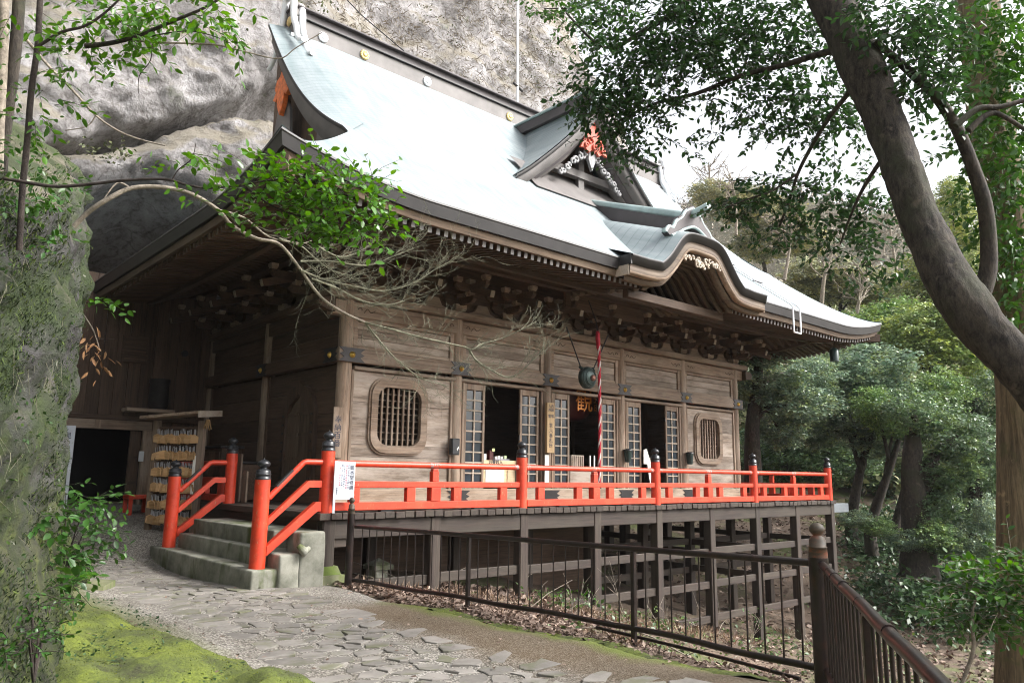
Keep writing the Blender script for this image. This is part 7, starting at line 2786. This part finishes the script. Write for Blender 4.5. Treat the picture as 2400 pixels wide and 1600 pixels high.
moss_fuzz()

# ------------------------------------------------------------------ leaf litter, dry grass and little plants on the slope
def scatter_litter():
    P = []
    n = 52000
    x = np.concatenate([rng.uniform(.05, 4, n // 2), rng.uniform(.2, 24, n // 2)])
    y = np.concatenate([rng.uniform(-7, .6, n // 2), rng.uniform(-9, 14, n // 2)])
    inside = (x > X0) & (x < X1 - 2) & (y > .8) & (y < 9)
    x, y = x[~inside], y[~inside]
    z = G_arr(x, y) + rng.uniform(.005, .05, len(x))
    P = np.stack([x, y, z], -1)
    D = rng.normal(0, 1, (len(x), 3)); D[:, 2] *= .35
    N = rng.normal(0, .45, (len(x), 3)); N[:, 2] += 1
    d = np.linalg.norm(P - CAM, axis=1)
    Sz = rng.uniform(.035, .075, len(x)) * np.clip(d / 8, .8, 2.4)
    o = add_obj('leaf_litter', leaf_mesh('leaf_litter', P, D, N, Sz, M['leaf_litter'], False))
    tag(o, 'fallen brown leaves covering the slope beyond the fence', 'leaves', kind='stuff')
    # a few strays on the path and the moss
    k = 320
    x, y = rng.uniform(-3.4, .1, k), rng.uniform(-6.5, 4, k)
    P = np.stack([x, y, G_arr(x, y) + .03 + .09 * ((x < -2.4) & (y < -1))], -1)
    D = rng.normal(0, 1, (k, 3)); D[:, 2] *= .1
    N = rng.normal(0, .25, (k, 3)); N[:, 2] += 1
    o = add_obj('stray_leaves', leaf_mesh('stray_leaves', P, D, N, rng.uniform(.025, .055, k), M['leaf_litter'], True))
    tag(o, 'a few dead leaves lying on the path and the moss', 'leaves', kind='stuff')
    # dry grass tufts along the deck and the fence foot
    Ps, Ds, Ns, Ss_ = [], [], [], []
    for _ in range(240):
        if random.random() < .55: cx, cy = random.uniform(.4, 9), random.uniform(-1.1, -.05)
        else: cx, cy = random.uniform(.45, 12), random.uniform(-6, .8)
        cz = G(cx, cy)
        for _ in range(14):
            Ps.append((cx + random.gauss(0, .05), cy + random.gauss(0, .05), cz - .01)); Ds.append((random.gauss(0, .5), random.gauss(0, .5), random.uniform(.3, 1.2))); Ns.append((random.gauss(0, 1), random.gauss(0, 1), .2)); Ss_.append(random.uniform(.06, .2))
    o = add_obj('dry_grass', leaf_mesh('dry_grass', np.array(Ps), np.array(Ds), np.array(Ns), np.array(Ss_), M['grass_dry'], False, None, .16))
    tag(o, 'tufts of dry straw coloured grass under the veranda edge', 'grass', kind='stuff')
    # dead sticks
    mb = MB()
    for _ in range(300):
        x, y = random.uniform(.4, 18), random.uniform(-7, 3)
        if x > X0 and y > .8 and x < 11: continue
        z = G(x, y) + .03
        a = random.uniform(0, 6.28); Ls = random.uniform(.25, 1.1)
        d = Vector((math.cos(a), math.sin(a), random.uniform(-.1, .5)))
        mb.tube([Vector((x, y, z)), Vector((x, y, z)) + d * Ls * .5 + Vector((0, 0, .04)), Vector((x, y, z)) + d * Ls], [.008, .006, .003], 4, False)
    o = mb.build('fallen_sticks', M['bark_pale']); tag(o, 'dead sticks and bare stems lying on the leafy slope', 'sticks', kind='stuff')


scatter_litter()


def sapling(x, y, h, n, lab, mat=None, leaves=0):
    e = empty('bare_sapling' if not leaves else 'young_plant', (x, y, G(x, y)), lab, 'sapling' if not leaves else 'plant')
    mb = MB()
    tips = []
    for _ in range(n):
        p = Vector((x + random.gauss(0, .03), y + random.gauss(0, .03), G(x, y) - .03))
        d = Vector((random.gauss(0, .25), random.gauss(0, .25), 1)).normalized()
        pts = [p]
        for i in range(5):
            d = (d + Vector((random.gauss(0, .16), random.gauss(0, .16), .05))).normalized(); p = p + d * h / 5; pts.append(p)
            if i > 1:
                q = p + (d + Vector((random.gauss(0, .7), random.gauss(0, .7), .2))).normalized() * h * .3
                mb.tube([p, q], [.004, .002], 4, False); tips.append(q)
        tips.append(p)
        mb.tube(pts, [.007, .006, .005, .004, .003, .002], 5, False)
    mb.build('stems', M['bark_pale'], e)
    if leaves:
        P, D, N, Sz, tw = sprays([(t_, .06, leaves) for t_ in tips], .055, .1, 4)
        leaf_parts(P, D, N, Sz, mat, e, min(len(P), 120))


sapling(3.5, -1.0, .55, 2, 'reddish bare sapling arching up in front of the second veranda stilt')
sapling(5.2, -.6, .8, 2, 'forked bare stem in front of the fourth veranda stilt')
sapling(5.9, -.9, .55, 3, 'low bare shrub behind the thin middle fence post')
sapling(3.95, -.5, .30, 2, 'small yellow green plant at the foot of the third veranda stilt', M['leaf_bright'], 5)
sapling(4.35, -.45, .38, 2, 'dark leaved seedling right of the yellow green plant under the veranda', M['leaf_mid'], 5)
sapling(7.6, -1.3, .6, 3, 'thin leafy seedling far down the slope behind the fence', M['leaf_mid'], 5)
sapling(9.5, -2.2, .8, 3, 'straggly green plant near the corner fence post', M['leaf_mid'], 6)

# ------------------------------------------------------------------ forest behind
PROTO = []


def crown_mesh(seed, n_clump=150, per=34, leaf=.115, shell=.35):
    r0 = np.random.default_rng(seed)
    c = norm_rows(r0.normal(0, 1, (n_clump, 3))) * (shell + (1 - shell) * r0.uniform(0, 1, (n_clump, 1)) ** .6)
    c[:, 2] = c[:, 2] * .85 + .05
    c *= 1 + .18 * np.sin(c[:, [1, 2, 0]] * 4 + seed)
    k = n_clump * per
    cr_ = r0.uniform(.09, .19, (n_clump, 1))
    off = r0.normal(0, 1, (k, 3)) * np.repeat(cr_, per, 0) * np.array([1, 1, .4])
    P = np.repeat(c, per, 0) + off
    D = r0.normal(0, 1, (k, 3)); D[:, 2] = D[:, 2] * .4 - .25; N = r0.normal(0, .45, (k, 3)); N[:, 2] += 1
    V, F = leaf_arrays(P, D, N, leaf * r0.uniform(.6, 1.25, k), LEAF2, LEAF2_F)
    return np_mesh('crown', V, F, M['leaf_forest'])


PROTO = [crown_mesh(s) for s in (1, 2, 3)] + [crown_mesh(4, 60, 80, .06, .3)]


def forest_tree(lab, base, depth, lean_top, crowns, color, trunk_r=.16, mat='bark_dark', cat='tree', n_branch=5, name='forest_tree'):
    """base/top/crowns are view positions at a given depth; crowns = [(px, py, rx, ry[, ddepth])]."""
    b = at(base[0], base[1], depth)
    e = empty(name, b, lab, cat, 'trees on the wooded slope')
    top = at(lean_top[0], lean_top[1], depth)
    mid = (b + top) / 2 + Vector((random.uniform(-.3, .3), random.uniform(-.3, .3), 0)) * trunk_r * 1.5
    P = smooth_poly([b - Vector((0, 0, .8)), b, mid, top], 5)
    mb = MB(); mb.tube([p + Vector((mnoise.noise(p * .6), mnoise.noise(p * .6 + Vector((3, 3, 3))), 0)) * trunk_r * .35 for p in P], list(np.linspace(trunk_r * 1.25, trunk_r * .45, len(P))), 10)
    mb.build('trunk', M[mat], e)
    for k, q in enumerate(crowns):
        dd = depth + (q[4] if len(q) > 4 else 0)
        c = at(q[0], q[1], dd)
        s = (pxr(q[2], dd), pxr(q[2], dd) * .85, pxr(q[3], dd))
        o = add_obj('crown', PROTO[(k + int(base[0])) % 3], e, c)
        o.scale = s
        o.rotation_euler = (random.uniform(-.15, .15), random.uniform(-.15, .15), random.uniform(0, 6.28))
        v = random.uniform(.88, 1.12)
        o.color = (color[0] * v, color[1] * v, color[2] * v, 1)
        if k < n_branch:
            f = .45 + .5 * k / max(1, len(crowns))
            st_ = b.lerp(top, min(.95, f))
            mb = MB(); mb.tube(smooth_poly([st_, (st_ + c) / 2 + Vector((0, 0, .2 * s[2])), c], 4), list(np.linspace(trunk_r * .45, trunk_r * .12, 9)), 6); mb.build('branch', M[mat], e)
    return e


BLUEG, DEEP, YEL, OLIVE, MIDG = (.29, .40, .28), (.17, .27, .14), (.34, .45, .17), (.40, .42, .26), (.25, .39, .16)
forest_tree('blue green tree right beside the hall with a thick dark leaning trunk', (1728, 1100), 21, (1742, 840), [(1760, 870, 85, 60), (1830, 930, 90, 55), (1725, 900, 50, 60, 1), (1790, 990, 60, 45, .5), (1870, 860, 60, 50, 1)], BLUEG, .26)
forest_tree('pale blue green tree with a spreading crown in the middle of the wood', (1955, 1195), 24, (2010, 960), [(1900, 870, 100, 70), (1990, 850, 100, 70), (1950, 950, 100, 60), (2050, 930, 80, 70), (1880, 990, 70, 45), (2010, 1010, 70, 50)], BLUEG, .18)
forest_tree('leaning forked trunk left of the broad dark trunk', (2000, 1210), 22, (2065, 1010), [(2060, 960, 70, 60), (2010, 930, 60, 50)], MIDG, .16)
forest_tree('second slanting trunk crossing the forked one', (2055, 1225), 23, (2110, 1020), [(2120, 960, 80, 70), (2160, 900, 70, 60)], MIDG, .15)
forest_tree('broad dark trunk in the shade at the right of the wood', (2115, 1255), 20, (2100, 1000), [(2170, 1080, 80, 60), (2200, 1000, 80, 70), (2150, 1160, 60, 50), (2100, 940, 80, 60)], DEEP, .42)
forest_tree('dark bushy tree between the broad trunk and the right edge trunk', (2230, 1270), 24, (2235, 900), [(2230, 1000, 80, 80), (2270, 1100, 60, 80), (2190, 1180, 70, 50), (2270, 920, 70, 80), (2260, 1200, 60, 60)], DEEP, .2)
forest_tree('yellow green bright tree seen under the leaning trunk', (2150, 1150), 27, (2150, 800), [(2130, 800, 90, 70), (2200, 860, 80, 70), (2080, 760, 80, 60), (2170, 730, 70, 60), (2240, 800, 60, 60)], YEL, .16)
forest_tree('light yellow green tree highest behind the trunk fork', (2200, 1000), 34, (2190, 560), [(2180, 520, 70, 80), (2220, 600, 60, 70), (2150, 620, 80, 70), (2190, 450, 50, 50), (2110, 690, 70, 60)], (.42, .50, .22), .16)
forest_tree('mid green tree above the far eave corner', (2060, 1000), 30, (2040, 720), [(2040, 740, 90, 60), (1960, 760, 80, 50), (2110, 790, 80, 60), (1990, 820, 80, 45)], MIDG, .16)
forest_tree('olive green tree on the slope above the right eave', (1930, 900), 38, (1930, 640), [(1930, 650, 90, 55), (1860, 630, 80, 45), (2000, 660, 80, 55), (1850, 680, 60, 40)], OLIVE, .15)
forest_tree('small olive tree rising behind the ridge end of the roof', (1760, 640), 46, (1740, 500), [(1700, 470, 80, 45), (1780, 500, 80, 50), (1640, 450, 60, 35), (1840, 560, 70, 45), (1745, 560, 70, 45)], (.46, .47, .30), .13)  # crown colour lightened to stand in for distance haze
forest_tree('dark tree low behind the bluish crowns', (1800, 1130), 30, (1800, 950), [(1790, 1060, 90, 60), (1880, 1080, 80, 50), (1940, 1060, 80, 50), (1720, 1040, 60, 60), (1850, 1000, 90, 60)], DEEP, .16)
forest_tree('deep green tree filling the shade behind the trunks', (2010, 1150), 34, (2010, 950), [(1990, 1080, 100, 70), (2080, 1090, 100, 80), (2160, 1080, 90, 90), (2260, 1060, 90, 120), (2060, 1180, 80, 50)], DEEP, .2)
for lab, cl_ in (('low green undergrowth bush beside the steel beam at the deck corner', [(1960, 1190, 45, 22), (2020, 1210, 45, 24)]),
                 ('green bush below the broad dark trunk', [(2080, 1240, 50, 26), (2150, 1230, 60, 40), (2200, 1260, 50, 36)]),
                 ('tall leafy bush in the shade left of the right edge trunk', [(2240, 1240, 50, 50), (2290, 1260, 40, 50), (2270, 1180, 40, 50)])):
    d0 = 19.5
    e = empty('undergrowth_bush', at(cl_[0][0], cl_[0][1] + 20, d0), lab, 'bush', 'bushes on the forest floor')
    for k, q in enumerate(cl_):
        o = add_obj('foliage', PROTO[k % 3], e, at(q[0], q[1], d0)); o.scale = (pxr(q[2], d0), pxr(q[2], d0) * .8, pxr(q[3], d0)); o.color = (*(MIDG if k % 2 else BLUEG), 1)

# low foliage covering the forest floor round the trunks, one mass
def floor_cover():
    cs = []
    for _ in range(150):
        d = random.uniform(17.5, 30); px = random.uniform(1930, 2420)
        p = Vector(CAM + d * (FW + RT * (px / .98 - 1200) / 1776.789))
        p.z = G(p.x, p.y) + random.uniform(.1, .5)
        if p.x < 14.6: continue
        cs.append((p, (random.uniform(.35, .9), random.uniform(.35, .9), random.uniform(.25, .6)), random.randint(90, 180)))
    P, D, N, Sz, tw = sprays(cs, .17, .2, 6)
    o = add_obj('undergrowth', leaf_mesh('undergrowth', P, D, N, Sz, leafmat('undergrowth_leaves', (.035, .075, .03), (.085, .14, .06), .4, .22), False))
    tag(o, 'low leafy undergrowth between the trunks on the slope', 'undergrowth', kind='stuff')
    # thin wispy shoots and small green plants nearer, on the open slope
    cs = []
    for _ in range(230):
        x, y = random.uniform(2, 17), random.uniform(-7, 1.5)
        if y > -.2 and x < 13.6: continue
        cs.append((Vector((x, y, G(x, y) + .12)), (.18, .18, .1), random.randint(10, 40)))
    P, D, N, Sz, tw = sprays(cs, .085, .1, 5)
    o = add_obj('slope_plants', leaf_mesh('slope_plants', P, D, N, Sz, leafmat('slope_plant_leaves', (.05, .10, .03), (.12, .17, .05), .4, .25), False))
    tag(o, 'small scattered green plants on the leafy slope', 'plants', kind='stuff')


floor_cover()

# bare winter trees on the slope behind the right part of the roof
bt = MB()
tr = random.Random(21)


def bare_tree(lab, px, py, depth, h_px, lean=0.0):
    global mb
    b = at(px, py, depth)
    e = empty('bare_tree', b, lab, 'tree', 'leafless trees on the far slope')
    mb = MB()
    top = at(px + lean, py - h_px, depth)
    P = smooth_poly([b - Vector((0, 0, .5)), b.lerp(top, .4) + Vector((tr.uniform(-.3, .3), 0, 0)), top], 5)
    mb.tube(P, list(np.linspace(.10, .03, len(P))), 6, False)
    for _ in range(15):
        f = tr.uniform(.25, 1)
        p = b.lerp(top, f)
        d = (right_dir * tr.uniform(-1, 1) + Vector((tr.uniform(-.5, .5), tr.uniform(-.5, .5), tr.uniform(.3, 1)))).normalized()
        twiglet(p, d, pxr(h_px, depth) * tr.uniform(.25, .5), .035)
    mb.build('bare_stems', M['bark_pale'], e)


for lab, px, py, d, h, ln in (('leafless tree with reaching boughs right above the eave line', 1885, 680, 32, 130, 40), ('leafless tree left of the reaching one against the hill', 1800, 620, 36, 130, 20), ('slender leafless tree near the ridge end ornament', 1690, 520, 42, 110, -10),
                              ('low leafless tree behind the lower eave', 1960, 740, 30, 120, 30), ('leafless tree half hidden by the leaning trunk', 2060, 620, 40, 120, -20), ('spindly leafless tree seen above the olive trees', 1620, 470, 50, 90, 10)):
    bare_tree(lab, px, py, d, h, ln)


# the wood further back and the far hill side: masses nobody could count
def woodland(name, lab, n, sampler, size, colors):
    pts, szs = sampler(n)
    k = len(pts)
    V, F = leaf_arrays(pts, rdir(k), rdir(k, 1.2), szs, LEAF2, LEAF2_F)
    me = np_mesh(name, V, F, None)
    m, t, b = new_mat(name + '_leaves')
    ge = t.nodes.new('ShaderNodeNewGeometry')
    r = ramp(t, colors)
    nz = noise_n(t, coords(t, (1, 1, 1), False), .14, 5, .6)
    mu = t.nodes.new('ShaderNodeMath'); mu.operation = 'MULTIPLY_ADD'; mu.inputs[1].default_value = .35
    t.links.new(ge.outputs['Random Per Island'], mu.inputs[0])
    sc_ = t.nodes.new('ShaderNodeMath'); sc_.operation = 'MULTIPLY_ADD'; sc_.inputs[1].default_value = 1.6; sc_.inputs[2].default_value = -.48
    t.links.new(nz, sc_.inputs[0]); t.links.new(sc_.outputs[0], mu.inputs[2])
    t.links.new(mu.outputs[0], r.inputs[0]); t.links.new(r.outputs[0], b.inputs['Base Color'])
    b.inputs['Roughness'].default_value = .8
    me.materials.append(m)
    o = add_obj(name, me)
    return tag(o, lab, 'wood', kind='stuff')


def samp_back(n):
    """Clumps of leaves standing over the ground 32-75 m away on the right."""
    c = []
    while len(c) < 420:
        d = rng.uniform(33, 75); px = rng.uniform(1450, 2700)
        p = CAM + d * (FW + RT * (px / .98 - 1200) / 1776.789)
        z = G(p[0], p[1])
        if z < 40: c.append((p[0], p[1], z + rng.uniform(.5, 5.0)))
    c = np.array(c)
    i = rng.integers(0, len(c), n)
    v = norm_rows(rng.normal(0, 1, (n, 3))) * (rng.uniform(0, 1, (n, 1)) ** .3) * (1 + .5 * np.sin(i[:, None] * 7.0))
    P = c[i] + v * np.array([2.3, 2.3, 1.9])
    return P, rng.uniform(.22, .42, n)


woodland('far_wood', 'green and brown mixed wood filling the slope behind the nearer trees', 150000, samp_back, .4,
         [(.0, (.08, .12, .06)), (.3, (.14, .19, .08)), (.5, (.27, .29, .14)), (.7, (.40, .36, .25)), (1, (.48, .41, .33))])  # leaf tones lightened, with some of the distance haze put into them


def samp_hill(n):
    t_ = rng.uniform(0, 1, n); x = rng.uniform(-20, 250, n)
    y = 118 - .62 * x + t_ * 45
    h = np.array([(61 + 5 * math.sin(a * .05 + .6) + 8 * fbm(a * .03, 3, 3, 3)) * math.sin(b_ * math.pi / 2) for a, b_ in zip(x, t_)])
    P = np.stack([x, y, -4 + h + rng.uniform(0, 3, n) + 2.5 * np.sin(x * .9) * np.cos(t_ * 40)], -1)
    return P, rng.uniform(.35, .9, n)


woodland('hill_wood', 'pale bare woodland covering the distant hill', 70000, samp_hill, 1.2,
         [(.0, (.13, .14, .09)), (.4, (.25, .235, .17)), (.7, (.36, .31, .25)), (1, (.42, .36, .31))])  # pale bare wood, paled further in place of haze

# dry grass and shrubs clinging to the upper cliff
Ps, Ds, Ns, Ss_ = [], [], [], []
cliff_o = bpy.data.objects['cliff']
bvh_c = BVHTree.FromObject(cliff_o, bpy.context.evaluated_depsgraph_get())
for _ in range(9000):
    px, py = random.uniform(430, 1560), random.uniform(-120, 330)
    d = (at(px, py, 1.0) - Vector(CAM)).normalized()
    h = bvh_c.ray_cast(Vector(CAM), d)
    if h[0] is None: continue
    p, nn = h[0], h[1]
    bias = (.62 if px > 1050 else (.36 if px > 700 else -1)) + .5 * mnoise.noise(p * .45) + .35 * nn.z
    if random.random() > bias - .15: continue
    for _ in range(5):
        Ps.append(np.array(p + Vector((random.gauss(0, .12), random.gauss(0, .12), random.gauss(0, .08)))))
        Ds.append((random.gauss(0, .5), random.gauss(-.5, .4), random.gauss(-.35, .6))); Ns.append((random.gauss(0, .6), random.gauss(0, .6), 1)); Ss_.append(random.uniform(.15, .42))
o = add_obj('cliff_grass', leaf_mesh('cliff_grass', np.array(Ps), np.array(Ds), np.array(Ns), np.array(Ss_), leafmat('withered_cliff_grass', (.19, .16, .115), (.36, .32, .25), .85, .1), False, None, .13))
tag(o, 'withered grass clinging to the upper cliff', 'grass', kind='stuff')
cs = []
for px, py, r, n in ((690, 8, 60, 90), (1000, 60, 70, 90), (1180, 150, 60, 120), (1260, 130, 60, 150), (1150, 40, 60, 100), (1230, 190, 40, 70), (1300, 200, 60, 140), (230, 370, 30, 90), (260, 360, 24, 60), (480, 20, 60, 60)):
    d = (at(px, py, 1.0) - Vector(CAM)).normalized(); h = bvh_c.ray_cast(Vector(CAM), d)
    if h[0] is None: continue
    dp = (h[0] - Vector(CAM)).dot(Vector(FW))
    cs.append((h[0] + h[1] * .2, (pxr(r, dp) * .9, .3, pxr(r, dp) * .45), n))
P, D, N, Sz, tw = sprays(cs, .13, .2, 6)
o = add_obj('cliff_shrubs', leaf_mesh('cliff_shrubs', P, D, N, Sz * .8, leafmat('dull_shrub_leaves', (.07, .085, .035), (.14, .16, .07), .5, .2), False)); tag(o, 'small green shrubs rooted in cracks of the cliff', 'shrubs', kind='stuff')

# ------------------------------------------------------------------ haze
hz = MB().box((-185, -185, -60), (205, 205, 75)).build('haze', [])
m = bpy.data.materials.new('thin_haze')
m.use_nodes = True
t = m.node_tree
t.nodes.clear()
pv = t.nodes.new('ShaderNodeVolumePrincipled')
pv.inputs['Color'].default_value = (.93, .95, 1, 1)
pv.inputs['Density'].default_value = .0003
om = t.nodes.new('ShaderNodeOutputMaterial')
t.links.new(pv.outputs[0], om.inputs['Volume'])
hz.data.materials.append(m)
tag(hz, 'thin pale haze over the valley', 'haze', kind='stuff')
